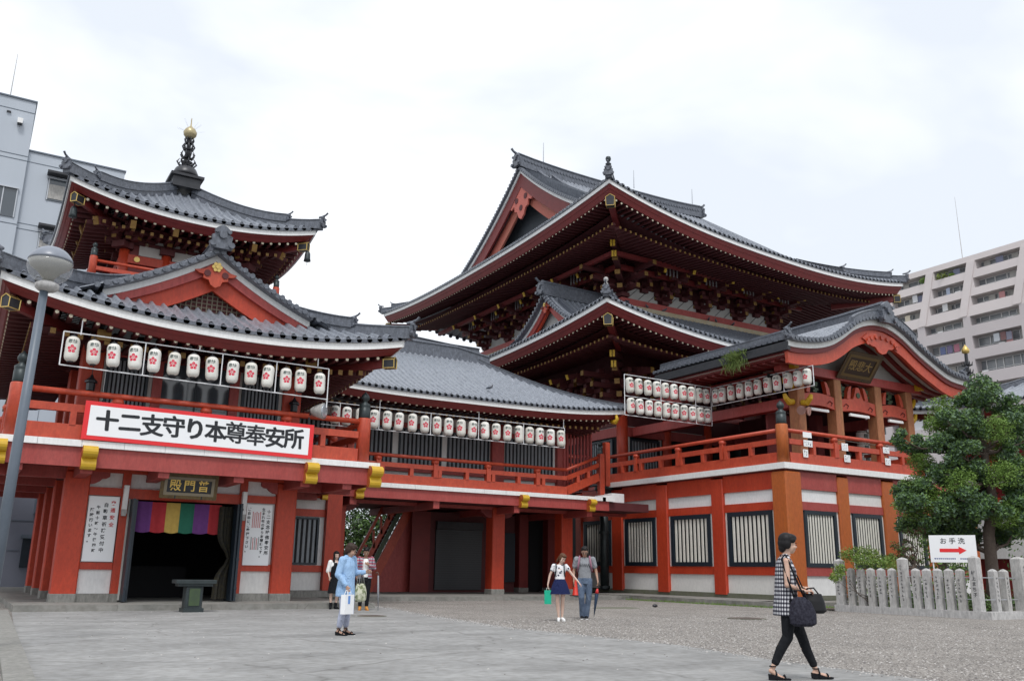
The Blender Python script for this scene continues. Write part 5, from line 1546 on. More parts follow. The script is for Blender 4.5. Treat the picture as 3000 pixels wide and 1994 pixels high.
sg = [((1.59, Y, 6.06), (8.76, Y, 5.94)), ((1.6, Y, 6.94), (8.75, Y, 6.86)), ((1.6, Y, 6.06), (1.6, Y, 6.94)), ((8.75, Y, 5.7), (8.75, Y, 6.86)), ((3.6, Y, 6.03), (3.6, Y, 6.92)), ((5.64, Y, 6.0), (5.64, Y, 6.89)), ((7.18, Y, 5.97), (7.18, Y, 6.88))]
for x in (2.0, 5.0, 8.4): sg.append(((x, Y, 6.9), (x, Y, 7.3)))
rack('lantern_rack', 'long white pipe rack of lanterns under the pagoda eave', sg)
k = 30.9 / 31.5
XL20 = [10.85, 11.40, 11.87, 12.42, 12.98, 13.52, 14.02, 14.59, 15.12, 15.66, 16.18, 16.75, 17.28, 17.86, 18.39, 18.94, 19.51, 20.03, 20.54, 21.10, 21.64]
for i, x in enumerate(XL20[1:]):
    lantern(x * k, 30.9, 1.15 + (6.66 - 1.15) * k - .005 * (i % 2), 'plum-crest paper lantern, %s from the left in the row along the gallery' % ORD[i], 'lanterns along the gallery', 1.04, bias=.15 * ((i * 7) % 3 - 1))
zb, zt_ = 1.15 + (6.27 - 1.15) * k, 1.15 + (7.13 - 1.15) * k; Y = 30.93
sg = [((10.9 * k, Y, zb), (21.85 * k, Y, zb)), ((10.9 * k, Y, zt_), (21.85 * k, Y, zt_))]
for x in (11.6, 13.2, 15.4, 17.58, 19.75, 21.85): sg.append(((x * k, Y, zb), (x * k, Y, zt_)))
for x in (13.2, 17.58, 21.8): sg.append(((x * k, Y, zt_), (x * k, Y, zt_ + .4)))
rack('lantern_rack', 'long white pipe rack of lanterns hung along the gallery eave', sg)
k = 29.75 / 29.0
XA = [23.46, 23.94, 24.45, 24.95, 25.43, 25.93, 26.44, 26.93, 27.39, 27.81]
for row, (z, nm) in enumerate(((8.80, 'upper'), (7.93, 'lower'))):
    for i, x in enumerate(XA):
        lantern((x + .04 * row) * k, 29.75, 1.15 + (z - 1.15) * k, 'plum-crest paper lantern, %s from the left in the %s row of the double rack' % (ORD[i], nm), 'lanterns on the double rack', 1.03, bias=.35)
Y = 29.78; zz = [1.15 + (a - 1.15) * k for a in (7.51, 8.33, 9.25)]
sg = [((23.2 * k, Y, z), (28.15 * k, Y, z)) for z in zz] + [((x * k, Y, zz[0]), (x * k, Y, zz[2])) for x in (23.2, 25.2, 27.21, 28.15)]
rack('lantern_rack', 'two-tier white pipe rack of lanterns hanging in front of the hall', sg)
k = 28.9 / 27.0
YR = [27.54, 27.15, 26.64, 26.12, 25.63, 25.14, 24.61, 24.13, 23.56, 23.08, 22.62]
for i, y in enumerate(YR):
    lantern(28.9, y * k, 1.15 + (8.49 - 1.15) * k, 'plum-crest paper lantern, %s from the left in the row beside the porch' % ORD[i], 'lanterns beside the porch', 1.03, bias=-.4)
X_ = 28.93; za, zb = 1.15 + (8.10 - 1.15) * k, 1.15 + (8.88 - 1.15) * k
sg = [((X_, 22.34 * k, z), (X_, 27.8 * k, z)) for z in (za, zb)] + [((X_, y * k, za), (X_, y * k, zb)) for y in (22.34, 23.81, 25.83, 27.8)]
rack('lantern_rack', 'white pipe rack of lanterns along the left side of the porch', sg)

# ---------------------------------------------------------------- banner and plaques
def put_text(mb, s, size, o, ax, ay, bold=.0, align='CENTER', line=1.0, kk=0, lift=0.0):
    me = text_mesh(s, size, bold, align, line=line)
    mb.mesh(me, basis(Vector(o), ax, ay), kk)
    bpy.data.meshes.remove(me)
def vtext(mb, s, size, x, y, ztop, kk=0, bold=.003, pitch=1.1):
    for i, ch in enumerate(s):
        if ch == ' ': continue
        put_text(mb, ch, size, (x, y, ztop - size * pitch * (i + .5)), (1, 0, 0), (0, 0, 1), bold, kk=kk)
BN = thing('banner_sign', 'long white sign with red border and bold black brush lettering on the pagoda balcony', 'sign', (5.4, 25.18, 4.2))
t = radians(-.65); ax = V(cos(t), 0, sin(t)); az = V(-sin(t), 0, cos(t))
c0 = V(5.42, 25.17, 4.715)
m = MB(); m.obox(c0, ax * 3.07, (0, .015, 0), az * .50); m.build('red_border', M['signred'], BN)
m = MB(); m.obox(c0 + V(0, -.018, 0), ax * 2.945, (0, .002, 0), az * .392); m.build('white_panel', M['signwhite'], BN)
m = MB()
for i, ch in enumerate('十二支守り本尊奉安所'):
    for q in range(9):
        a_ = q * pi / 4; rr_ = 0 if q == 8 else (.011 if i in (6, 7) else .017 if i in (2, 3, 5, 8, 9) else .023)
        put_text(m, ch, .61 + (.02 if i in (6, 7) else 0) - .05 * (i in (0, 1)), c0 + V(0, -.024 - .0004 * q, 0) + ax * (-2.50 + i * .555 + rr_ * cos(a_) * 1.15) + az * (-.012 + rr_ * sin(a_) * .8 + .012 * sin(i * 2.3)), ax + az * .03 * sin(i), az - ax * .04, 0.0)
m.build('brush_lettering', M['ink'], BN, fix=False)
# gate plaque
def plaque(name, label, c, w, h, tilt, s, text, tsz, pitch, faded=False, group=None):
    T = thing(name, label, 'plaque', c)
    c = Vector(c); ax = V(1, 0, 0); up = V(0, -sin(tilt), cos(tilt)); n = V(0, -cos(tilt), -sin(tilt))
    m = MB(); m.obox(c, ax * w / 2, n * .02, up * h / 2); m.build('board', M['black'] if not faded else mat('brown_board', (.035, .02, .012), .5), T)
    m = MB(); f = .09 * s
    for sg_ in (-1, 1):
        m.obox(c + up * sg_ * (h / 2 + f / 2) + n * .02, ax * (w / 2 + f), n * .03, up * f / 2)
        m.obox(c + ax * sg_ * (w / 2 + f / 2) + n * .02, ax * f / 2, n * .03, up * h / 2)
    m.build('inner_frame', mat('grey_gilt_frame', (.26, .22, .15), .5) if not faded else mat('dull_gilt_frame', (.13, .085, .03), .6), T)
    m = MB(); f2 = .07 * s
    for sg_ in (-1, 1):
        m.prism([(-w / 2 - f - .02, 0), (w / 2 + f + .02, 0), (w / 2 + f + .10 * s, f2 * 1.6), (-w / 2 - f - .10 * s, f2 * 1.6)], c + up * sg_ * (h / 2 + f) - n * .01, ax, up * sg_, n * .05)
        m.prism([(-h / 2 - f - .02, 0), (h / 2 + f + .02, 0), (h / 2 + f + .10 * s, f2 * 1.6), (-h / 2 - f - .10 * s, f2 * 1.6)], c + ax * sg_ * (w / 2 + f) - n * .01, up, ax * sg_, n * .05)
    m.build('outer_frame', mat('carved_gilt_%s' % name, (.20, .13, .035) if not faded else (.085, .055, .025), .5, (.05, .03, .015), 14, .6), T)
    m = MB()
    for i, ch in enumerate(text):
        put_text(m, ch, tsz, c + n * .026 + ax * (i - (len(text) - 1) / 2) * pitch, ax, up, .004)
    m.build('gold_lettering', mat('gold_leaf_%s' % name, (.90, .62, .14) if not faded else (.30, .20, .06), .4), T, fix=False)
    m = MB()
    for sx in (-.3, .3): m.tube([c + ax * sx * w - up * (h / 2 + .2 * s) + n * .02, c + ax * sx * w - up * (h / 2 + .08 * s) + n * .02], .03, 6)
    m.build('hanging_fittings', M['bronze'], T)
    return T
plaque('entrance_plaque', 'black and gold framed name plaque over the pagoda doorway', (5.36, 26.2, 3.28), 1.2, .35, .15, .85, '殿門普', .33, .38)
plaque('hall_plaque', 'large faded brown framed plaque tilted forward under the porch gable', (33.30, 24.95, 10.12), 1.75, .80, .66, 1.4, '殿悲大', .52, .52, True)
# posters either side of the doorway
P1 = thing('notice_board', 'tall white notice with red and black vertical writing left of the pagoda doorway', 'notice', (3.32, 27.05, 2.08))
m = MB(); m.box(2.94, 3.71, 27.06, 27.09, 1.21, 2.95); m.build('panel', M['signwhite'], P1)
m = MB(); vtext(m, '交通安全', .13, 3.57, 27.055, 2.87, 1, pitch=1.5)
vtext(m, '自動車祈祷受付中', .125, 3.39, 27.055, 2.80, 0, pitch=1.38); vtext(m, '午前十時〜午後四時', .10, 3.20, 27.055, 2.72, 0, pitch=1.45); vtext(m, '随時行います。', .105, 3.05, 27.055, 2.64, 0, pitch=1.3)
m.build('vertical_writing', [M['ink'], M['redink']], P1, fix=False)
P2 = thing('notice_board', 'tall white notice with columns of small writing right of the pagoda doorway', 'notice', (7.63, 27.05, 2.05))
m = MB(); m.box(7.25, 8.02, 27.06, 27.09, 1.17, 2.93); m.build('panel', M['signwhite'], P2)
m = MB(); vtext(m, '十二支念持佛奉安所', .125, 7.92, 27.055, 2.80, 0, pitch=1.2); vtext(m, '生まれ年の守り本尊様です。', .10, 7.76, 27.055, 2.84, 0, pitch=1.12); vtext(m, 'ご自由にご参拝下さい。', .10, 7.33, 27.055, 2.84, 0, pitch=1.2)
for j in range(5):
    for (z0, z1, kk) in ((2.72, 2.25, 1), (1.98, 1.62, 1 if j % 2 else 2)):
        z = z0 - .03 * (j % 2)
        while z > z1:
            m.k = kk; xx = 7.45 + j * .055; h = .022
            m.box(xx - .014, xx + .014, 27.052, 27.054, z - h, z); z -= .034
m.build('vertical_writing', [M['ink'], M['redink'], M['greyink']], P2, fix=False)
# five-coloured temple curtain
CT = thing('temple_curtain', 'short purple, red, yellow, green and purple striped curtain hanging in the pagoda doorway', 'curtain', (5.4, 27.2, 2.8))
xs5 = [4.20, 4.60, 4.99, 5.37, 5.77, 6.18, 6.54]
cc = [(.16, .045, .22), (.50, .035, .045), (.62, .42, .10), (.02, .16, .10), (.16, .045, .22), (.45, .03, .04)]
nm = ['purple', 'red', 'yellow', 'green', 'violet', 'crimson']
for i in range(6):
    m = MB()
    def cf(a, b, i=i):
        u = a / 8; v = b / 6; x = lerp(xs5[i], xs5[i + 1], u)
        return (x, 27.16 + .025 * sin(x * 11) * (1 - v * .5) + .02 * sin(x * 23), 2.05 + .82 * v - .035 * sin(pi * u) * (1 - v))
    m.grid(cf, 8, 6); m.smooth = True
    o = m.build('curtain_strip', mat('%s_cloth' % nm[i], cc[i], .85, tuple(q * .75 for q in cc[i]), 8, .6), CT, fix=False, smooth=True); o['label'] = '%s cloth strip' % nm[i]
# fluorescent wall lights beside the door
for x, lb in ((3.84, 'left'), (7.12, 'right')):
    T = thing('wall_light', 'upright white tube light on the door post %s of the pagoda doorway' % lb, 'wall light', (x, 26.9, 2.9), 'tube lights beside the pagoda doorway')
    m = MB(); m.bev(x - .065, x + .065, 26.86, 27.02, 2.62, 3.28, .01); m.build('diffuser', M['white'], T)
    m = MB(); m.box(x - .065, x + .065, 26.86, 27.02, 2.50, 2.62); m.box(x - .055, x + .055, 26.88, 27.02, 2.44, 2.499); m.build('light_base', M['granite'], T)
# offering table
TB = thing('offering_table', 'dark bronze offering stand with flat top on a green-panelled pedestal before the doorway', 'offering stand', (5.33, 24.3, 0))
m = MB(); m.bev(4.84, 5.84, 24.02, 24.58, .70, .79, .012); m.box(4.92, 5.76, 24.08, 24.52, .63, .70); m.build('table_top', M['bronze'], TB)
m = MB(); m.bev(5.12, 5.54, 24.1, 24.5, .10, .63, .02); m.box(5.08, 5.58, 24.06, 24.54, .004, .10); m.build('pedestal', M['bronze'], TB)
m = MB(); m.box(5.20, 5.46, 24.085, 24.099, .16, .58); m.build('green_panel', M['green'], TB)
# street lamp
LP = thing('street_lamp', 'tall blue-grey pole lamp with half-clear globe at the left edge', 'street lamp', (.5, 14.2, 0))
m = MB(); m.smooth = True; m.tube([(.50, 14.2, 0), (.535, 14.2, 2.6), (.575, 14.2, 5.02)], [.078, .070, .058], 14); m.build('pole', M['polegrey'], LP)
gc = V(.605, 14.2, 5.40); R = .31
m = MB(); m.smooth = True; m.lathe([(.075, -.40), (.12, -.385), (.16, -.35), (.165, -.29), (.10, -.25)], gc, 18); m.build('collar', M['granite'], LP)
def sph(a0, a1, r, n=10, sz=.93): return [(max(.001, r * cos(radians(lerp(a0, a1, i / n)))), r * sz * sin(radians(lerp(a0, a1, i / n)))) for i in range(n + 1)]
m = MB(); m.smooth = True; m.lathe(sph(-58, 12, R), gc, 28); m.build('clear_globe', M['clear'], LP)
m = MB(); m.smooth = True; m.lathe(sph(12, 89.5, R + .004), gc, 28); m.build('grey_cap', mat('grey_lamp_cap', (.20, .22, .26), .35), LP)
m = MB(); m.smooth = True; m.lathe([(.30, .055), (.27, -.02), (.16, -.10), (.08, -.2), (.06, -.28)], gc, 20); m.build('reflector', mat('cream_reflector', (.20, .19, .15), .5), LP)
# floodlight on the balcony rail
FL = thing('floodlight', 'round silver floodlight on the balcony right end of the lantern rack', 'floodlight', (8.6, 25.1, 5.6))
ax = V(.72, -.69, -.05).normalized()
m = MB(); m.smooth = True; c = V(8.72, 25.02, 5.60); m.tube([c - ax * .42, c - ax * .36, c - ax * .2, c - ax * .05, c], [.07, .12, .19, .235, .24], 20); m.build('housing', M['granite'], FL)
m = MB(); m.smooth = True; m.tube([c + ax * .004, c + ax * .02], [.225, .17], 20); m.build('lens', mat('silver_lens', (.62, .66, .70), .15, (.3, .33, .36), 30, .5, metal=.4), FL)
m = MB(); m.tube([c - ax * .3, V(8.4, 25.4, 5.5), V(8.4, 25.45, 4.9)], .03, 6); m.build('bracket_arm', M['black'], FL)
# bronze hanging lanterns on the pagoda's upper columns, and wind bells
for x, lb in ((2.57, 'left'), (8.36, 'right')):
    T = thing('hanging_lantern', 'small dark bronze lantern on the %s upper column of the pagoda' % lb, 'hanging lantern', (x, 26.8, 6.1), 'bronze lanterns on the pagoda')
    m = MB(); m.smooth = False
    m.lathe([(.05, -.28), (.11, -.25), (.12, -.05), (.17, -.03), (.16, .02), (.06, .12), (.02, .2)], (x, 26.80, 6.05), 6); m.build('lantern_body', M['black'], T)
    m = MB(); m.tube([(x, 26.8, 6.24), (x, 26.8, 6.5), (x, 27.0, 6.55)], .012, 5); m.build('hook', M['black'], T)
for (x, y, z, lb) in ((9.35, 29.75, 12.1, 'below the right corner of the pagoda top roof'), (1.7, 30.0, 12.15, 'below the left corner of the pagoda top roof')):
    m = MB(); m.smooth = True; m.lathe([(.13, -.3), (.11, -.2), (.10, -.02), (.06, .06), (.015, .08), (.012, .3)], (x, y, z), 12); m.tube([(x, y, z - .3), (x, y, z - .45)], .01, 5)
    single(m, 'wind_bell', M['bronze'], 'small bronze wind bell hanging ' + lb, 'wind bell', (x, y, z), 'wind bells')
# horn speakers
m = MB(); c = V(29.35, 25.05, 7.75)
for d in (V(-.7, -.7, -.1), V(.3, -.95, -.15), V(.9, -.4, 0)):
    d = d.normalized(); m.tube([c, c + d * .15, c + d * .38], [.04, .07, .19], 12); m.tube([c + d * .38, c + d * .36], [.19, .05], 12)
m.tube([c, c + V(.4, .35, .1)], .03, 5)
single(m, 'horn_speakers', mat('pink_grey_horn', (.40, .22, .18), .5), 'cluster of pinkish horn loudspeakers on the left porch column', 'loudspeaker', c)
for i, (x0, x1, lb) in enumerate(((30.35, 31.5, 'left'), (32.9, 34.2, 'middle'), (35.6, 36.6, 'right'))):
    m = MB(); m.bev(x0, x1, 25.32, 25.44, 7.93, 8.05, .02)
    single(m, 'tube_light', M['white'], 'white tube light under the %s curved beam of the porch' % lb, 'tube light', ((x0 + x1) / 2, 25.4, 8), 'tube lights under the porch beams')
# notices tied to the hall railing
for x, z, w_, h_, lb in ((28.28, 6.50, .62, .26, 'uppermost left'), (28.30, 6.16, .64, .30, 'upper left'), (28.12, 5.76, .34, .36, 'lower left'), (30.5, 6.20, .48, .36, 'upper middle'), (30.6, 5.74, .46, .34, 'lower middle'), (33.15, 6.28, .52, .30, 'upper right'), (33.2, 5.80, .44, .34, 'lower right')):
    w_ *= .8; h_ *= .85
    T = thing('paper_notice', 'white paper notice on the hall railing, %s of the set' % lb, 'notice', (x, 23.9, z), 'notices on the hall railing')
    m = MB(); m.box(x - w_ / 2, x + w_ / 2, 23.885, 23.897, z - h_ / 2, z + h_ / 2); m.build('sheet', M['signwhite'], T)
    m = MB(); rr_ = random.Random(int(x * 10 + z * 7))
    if lb != 'uppermost left':
        for q in range(int(w_ / .1)):
            xx = x - w_ / 2 + .06 + q * .1
            for s_i in range(4):
                zz_ = z - h_ * .3 + s_i * h_ * .18; m.box(xx, xx + rr_.uniform(.015, .05), 23.879, 23.884, zz_, zz_ + rr_.choice((.010, .010, .035)))
        m.build('pen_strokes', M['ink'], T)
m = MB(); m.lathe([(.13, 0), (.12, .03), (.03, .42), (.02, .44)], (33.75, 24.6, 5.34), 12); single(m, 'small_cone', M['yellow'], 'small yellow cone behind the hall railing', 'traffic cone', (33.75, 24.6, 5.34))
# rope across the porch, inner stack of straw sake casks
m = MB(); m.tube([V(29.9 + 7.4 * i / 12, 25.2, 6.85 - .12 * sin(pi * i / 12)) for i in range(13)], .022, 6); single(m, 'rope', M['bark'], 'brown rope strung across the porch columns', 'rope', (33, 25.2, 6.8))
cask = None
lvl = ['bottom', 'second', 'third', 'fourth', 'top']; side = ['left', 'middle', 'right']
for r in range(5):
    for q in range(3):
        x, y, z = 36.0 + q * .52, 27.2, 5.12 + r * .54
        lb = 'white straw-wrapped cask, %s row, %s column of the stack in the right porch bay' % (lvl[r], side[q])
        if cask is None:
            cask = thing('sake_cask', lb, 'cask', (x, y, z), 'straw casks stacked in the porch')
            m = MB(); m.smooth = True; m.lathe([(.19, 0), (.24, .04), (.25, .22), (.24, .42), (.19, .48)], (x, y, z), 14); m.build('cask_body', M['paper'], cask)
            m = MB()
            for zz_ in (.06, .40): m.tube([(x, y, z + zz_), (x, y, z + zz_ + .03)], .255, 14)
            m.build('rope_band', M['bark'], cask)
            m = MB(); m.box(x - .12, x + .12, y - .262, y - .235, z + .14, z + .32); m.build('cask_mark', M['greyink'], cask)
        else: copy_tree(cask, (x, y, z), None, lb)
# traffic cone by the hall corner
TC = thing('traffic_cone', 'red-orange traffic cone behind the walking couple', 'traffic cone', (21.85, 30.75, .15))
m = MB(); m.smooth = True; m.lathe([(.15, .03), (.135, .05), (.035, .68), (.03, .7)], (21.85, 30.75, .15), 16); m.build('cone', mat('traffic_red', (.62, .035, .02), .5), TC)
m = MB(); m.bev(21.67, 22.03, 30.57, 30.93, .15, .185, .01); m.build('base', M['black'], TC)
# toilet direction sign behind the fence
SG = thing('direction_sign', 'white sign with red arrow pointing right on two legs behind the stone fence', 'sign', (26.9, 17.3, 0))
fw2 = V(26.9, 17.3, 0).normalized(); ax = V(fw2.y, -fw2.x, 0); c = V(26.65, 17.15, 1.98)
m = MB(); m.obox(c, ax * .66, fw2 * .015, (0, 0, .415)); m.build('board', M['signwhite'], SG)
m = MB(); put_text(m, 'お 手 洗', .20, c - fw2 * .018 + V(0, 0, .225), ax, (0, 0, 1), .003); m.build('black_lettering', M['ink'], SG, fix=False)
m = MB(); m.prism([(-.38, -.055), (.16, -.055), (.16, -.12), (.38, 0), (.16, .12), (.16, .055), (-.38, .055)], c - fw2 * .017 - V(0, 0, .05), ax, (0, 0, 1), -fw2 * .003); m.build('red_arrow', M['signred'], SG)
m = MB()
for i in range(20):
    if i in (11, 12): continue
    m.obox(c - fw2 * .018 + ax * (-.53 + i * .056) - V(0, 0, .30), ax * (.018 if i % 3 else .022), fw2 * .001, (0, 0, .016)); m.obox(c - fw2 * .0185 + ax * (-.53 + i * .056) - V(0, 0, .305), ax * .004, fw2 * .001, (0, 0, .024))
m.build('small_print', mat('blue_print', (.05, .08, .25), .6), SG)
m = MB()
for s in (-.6, .6): m.tube([c + ax * s + fw2 * .03 - V(0, 0, 1.98), c + ax * s + fw2 * .03 + V(0, 0, .3)], .02, 6)
m.build('leg', M['rackw'], SG)
# small blue banner on the right edge
NB = thing('nobori_banner', 'pale blue and white banner with red plum crest at the right edge', 'banner', (33.0, 17.6, 0))
ax = V(.5, -.86, 0)
m = MB(); m.obox((33.35, 17.7, 4.9), V(.42, -.42, 0) * .55, (.01, .01, 0), V(.03, -.03, 1.1)); m.build('cloth', M['signwhite'], NB)
m = MB(); m.obox((33.12, 17.93, 4.9), V(.05, -.05, 0), (.012, .012, 0), V(.03, -.03, 1.1)); m.build('blue_edge', mat('pale_blue_cloth', (.25, .60, .68), .8), NB)
m = MB()
for u, v, r in plum_crest(.24): m.tube([V(33.36 + u * .6, 17.66 - u * .6, 5.5 + v), V(33.34 + u * .6, 17.64 - u * .6, 5.5 + v)], r, 9)
m.build('plum_crest', M['crest'], NB)
m = MB(); m.tube([(33.1, 17.95, 0), (33.1, 17.95, 6.1)], .02, 6); m.build('pole', M['rackw'], NB)

# ---------------------------------------------------------------- stone donor fence
def fence_post(x, y, h, facing, label, group, name_txt=None, w_=.19):
    """facing 'L' = inscription looks to -X, 'F' = to -Y"""
    T = thing('stone_fence_post', label, 'stone post', (x, y, 0), group)
    m = MB(); a = w_ / 2
    m.add([(x - a, y - a, .18), (x + a, y - a, .18), (x + a, y + a, .18), (x - a, y + a, .18), (x - a, y - a, h), (x + a, y - a, h), (x + a, y + a, h), (x - a, y + a, h), (x - a * .55, y - a * .55, h + .045), (x + a * .55, y - a * .55, h + .045), (x + a * .55, y + a * .55, h + .045), (x - a * .55, y + a * .55, h + .045), (x, y, h + .07)],
          [(0, 1, 5, 4), (1, 2, 6, 5), (2, 3, 7, 6), (3, 0, 4, 7), (4, 5, 9, 8), (5, 6, 10, 9), (6, 7, 11, 10), (7, 4, 8, 11), (8, 9, 12), (9, 10, 12), (10, 11, 12), (11, 8, 12), (3, 2, 1, 0)])
    m.build('shaft', M['granite'], T)
    m = MB(); rr_ = random.Random(int(x * 31 + y * 17))
    if facing == 'L': o = V(x - a - .002, y, 0); ax = V(0, -1, 0)
    else: o = V(x, y - a - .002, 0); ax = V(1, 0, 0)
    if name_txt:
        for i, ch in enumerate(name_txt):
            put_text(m, ch, .125, o + V(0, 0, h - .42 - i * .15), ax, (0, 0, 1), .004)
    else:
        z = h - rr_.uniform(.18, .28); nn = V(-1, 0, 0) if facing == 'L' else V(0, -1, 0)
        while z > .38 + rr_.uniform(0, .2):
            for q in range(5):
                c = o + ax * rr_.uniform(-.025, .025) + V(0, 0, z + rr_.uniform(-.03, .03))
                if rr_.random() < .5: m.obox(c, ax * rr_.uniform(.015, .035), nn * .001, (0, 0, .005))
                else: m.obox(c, ax * .005, nn * .001, (0, 0, rr_.uniform(.015, .035)))
            z -= rr_.uniform(.10, .13)
    m.build('inscription', mat('grey_inscription', (.06, .06, .065), .8) if 'insc' not in M else M['insc'], T, fix=False)
    return T
M['insc'] = mat('grey_inscription', (.06, .06, .065), .8)
XF = 24.85
gp = 'stone fence posts'
fence_post(XF, 20.05, 1.58, 'L', 'tall stone post at the left end of the fence, half hidden by leaves', gp, w_=.24)
for i, y in enumerate((19.62, 19.24, 18.87, 18.49, 18.10)):
    fence_post(XF, y, 1.30, 'L', 'short inscribed stone post, %s right of the leafy left end post' % ORD[i], gp)
fence_post(XF, 17.70, 1.62, 'L', 'tall stone post between the two runs of short posts', gp, w_=.23)
for i, y in enumerate((17.28, 16.92, 16.56, 16.21, 15.86)):
    fence_post(XF, y, 1.30, 'L', 'short inscribed stone post, %s right of the tall middle post' % ORD[i], gp)
fence_post(XF + .02, 15.40, 1.66, 'L', 'tall stone post at the bend with bold black characters', gp, '村上まち子', w_=.24)
for i, x in enumerate((25.45, 25.98)):
    fence_post(x, 15.24, 1.30, 'F', 'short stone post %s of the bend post' % ('directly right', 'second to the right')[i], gp)
fence_post(26.55, 15.1, 1.66, 'F', 'broad tall stone post at the right edge', gp, w_=.30)
for i, x in enumerate((27.1, 27.6)): fence_post(x, 15.1, 1.30, 'F', 'short stone post %s of the broad right post' % ('just right', 'further right')[i], gp)
m = MB(); m.box(XF - .14, XF + .14, 15.25, 20.25, -.05, .20); m.box(XF - .14, 28, 14.97, 15.249, -.05, .20)
FC = single(m, 'fence_kerb', M['granite'], 'low granite kerb carrying the stone donor posts', 'kerb', (XF, 17.7, 0))
m = MB()
for z in (.52, 1.12): m.tube([(XF + .03, 20, z), (XF + .03, 15.4, z)], .012, 6); m.tube([(XF, 15.2, z), (28, 15.12, z)], .012, 6)
single(m, 'fence_wire_rods', M['steel'], 'two thin steel rods threaded through the stone posts', 'rod', (XF, 17.7, .5))
# ---------------------------------------------------------------- people
def rings(mb, rs, n=20, cap=True):
    """rs = [(x,y,z,rx,ry[,yaw])] stacked elliptical rings"""
    vs = []
    for r in rs:
        x, y, z, rx, ry = r[:5]; yw = r[5] if len(r) > 5 else 0
        for k in range(n):
            a = 2 * pi * k / n; u, v = rx * cos(a), ry * sin(a)
            vs.append((x + u * cos(yw) - v * sin(yw), y + u * sin(yw) + v * cos(yw), z))
    fs = []
    for i in range(len(rs) - 1):
        for k in range(n):
            j = (k + 1) % n
            fs.append((i * n + k, i * n + j, (i + 1) * n + j, (i + 1) * n + k))
    if cap:
        fs.append(tuple(range(n - 1, -1, -1))); b = (len(rs) - 1) * n; fs.append(tuple(range(b, b + n)))
    mb.add(vs, fs); return mb
def ball(mb, c, r, sx=1, sy=1, sz=1, n=12):
    pr = [(max(.0005, r * cos(radians(-89 + 178 * i / n))), r * sz * sin(radians(-89 + 178 * i / n))) for i in range(n + 1)]
    mb.lathe(pr, c, 14, sx, sy); return mb
def limb(mb, pts, rs, n=10, sub=3):
    P = [Vector(p) for p in pts]; out = []; rr = []
    for i in range(len(P) - 1):
        for k in range(sub):
            t = k / sub
            out.append(P[i].lerp(P[i + 1], t)); rr.append(lerp(rs[i], rs[i + 1], t))
    out.append(P[-1]); rr.append(rs[-1])
    mb.tube(out, rr, n)
    ball(mb, P[0], rs[0]); ball(mb, P[-1], rs[-1])
    for p, r in zip(P[1:-1], rs[1:-1]): ball(mb, p, r * 1.0)
    return mb
def hand(mb, wrist, d, pn, side, curl=.6, s=1.0):
    """palm, four unequal curled fingers and a thumb leaving the side of the palm. d = finger direction, pn = palm normal, side = thumb side"""
    w = Vector(wrist); d = Vector(d).normalized(); pn = Vector(pn); pn = (pn - d * pn.dot(d)).normalized(); sd = d.cross(pn).normalized() * side
    c = w + d * .045 * s
    mb.obox(c, d * .042 * s, sd * .036 * s, pn * .012 * s)
    ball(mb, w, .024 * s)
    for i, L in enumerate((.070, .078, .073, .058)):
        b = w + d * .083 * s + sd * (.029 - .019 * i) * s
        p1 = b + (d * cos(curl * .5) + pn * sin(curl * .5)) * L * .45 * s
        p2 = p1 + (d * cos(curl * 1.4) + pn * sin(curl * 1.4)) * L * .32 * s
        p3 = p2 + (d * cos(curl * 2.2) + pn * sin(curl * 2.2)) * L * .25 * s
        mb.tube([b - d * .015 * s, b, p1, p2, p3], [.009 * s, .0095 * s, .009 * s, .008 * s, .006 * s], 7)
    b = w + d * .03 * s + sd * .034 * s
    mb.tube([b - sd * .012 * s, b, b + (d * .6 + sd * .7 + pn * .3).normalized() * .032 * s, b + (d * .95 + sd * .45 + pn * .5).normalized() * .060 * s], [.012 * s, .012 * s, .010 * s, .007 * s], 7)
def fuse(mb, voxel, it=4):
    """union everything in mb into one continuous smooth surface (returns MB)"""
    me = bpy.data.meshes.new('fuse'); me.from_pydata([tuple(v) for v in mb.v], [], mb.f)
    import bmesh
    b = bmesh.new(); b.from_mesh(me); bmesh.ops.recalc_face_normals(b, faces=b.faces); b.to_mesh(me); b.free()
    o = bpy.data.objects.new('fuse', me); COL.objects.link(o)
    r = o.modifiers.new('r', 'REMESH'); r.mode = 'VOXEL'; r.voxel_size = voxel
    s = o.modifiers.new('s', 'SMOOTH'); s.iterations = it; s.factor = .5
    dg = bpy.context.evaluated_depsgraph_get(); dg.update()
    m2 = bpy.data.meshes.new_from_object(o.evaluated_get(dg))
    bpy.data.objects.remove(o)
    out = MB(); out.smooth = True; out.mesh(m2, Matrix.Identity(4)); out.fused = True
    return out
def head(mb, c, R, s=1.0):
    """skull, jaw, nose, ears, lips; R = rotation matrix (faces -Y before rotation)"""
    T = lambda x, y, z: Vector(c) + R @ (Vector((x, y, z)) * s)
    def ell(p, rx, ry, rz):
        q = MB(); ball(q, (0, 0, 0), 1, rx, ry, rz, 14)
        mb.add([T(p[0] + v[0], p[1] + v[1], p[2] + v[2]) for v in q.v], q.f)
    ell((0, .012, .03), .076, .093, .088); ell((0, -.020, -.035), .060, .066, .072); ell((0, -.045, -.078), .034, .034, .028)
    ell((0, -.088, -.012), .011, .016, .022); ell((0, -.098, -.024), .014, .012, .010)
    for sx in (-1, 1):
        ell((sx * .077, .012, -.008), .010, .018, .030); ell((sx * .036, -.062, -.028), .026, .024, .026)
    ell((0, -.078, -.054), .022, .014, .006); ell((0, -.076, -.064), .018, .013, .006)
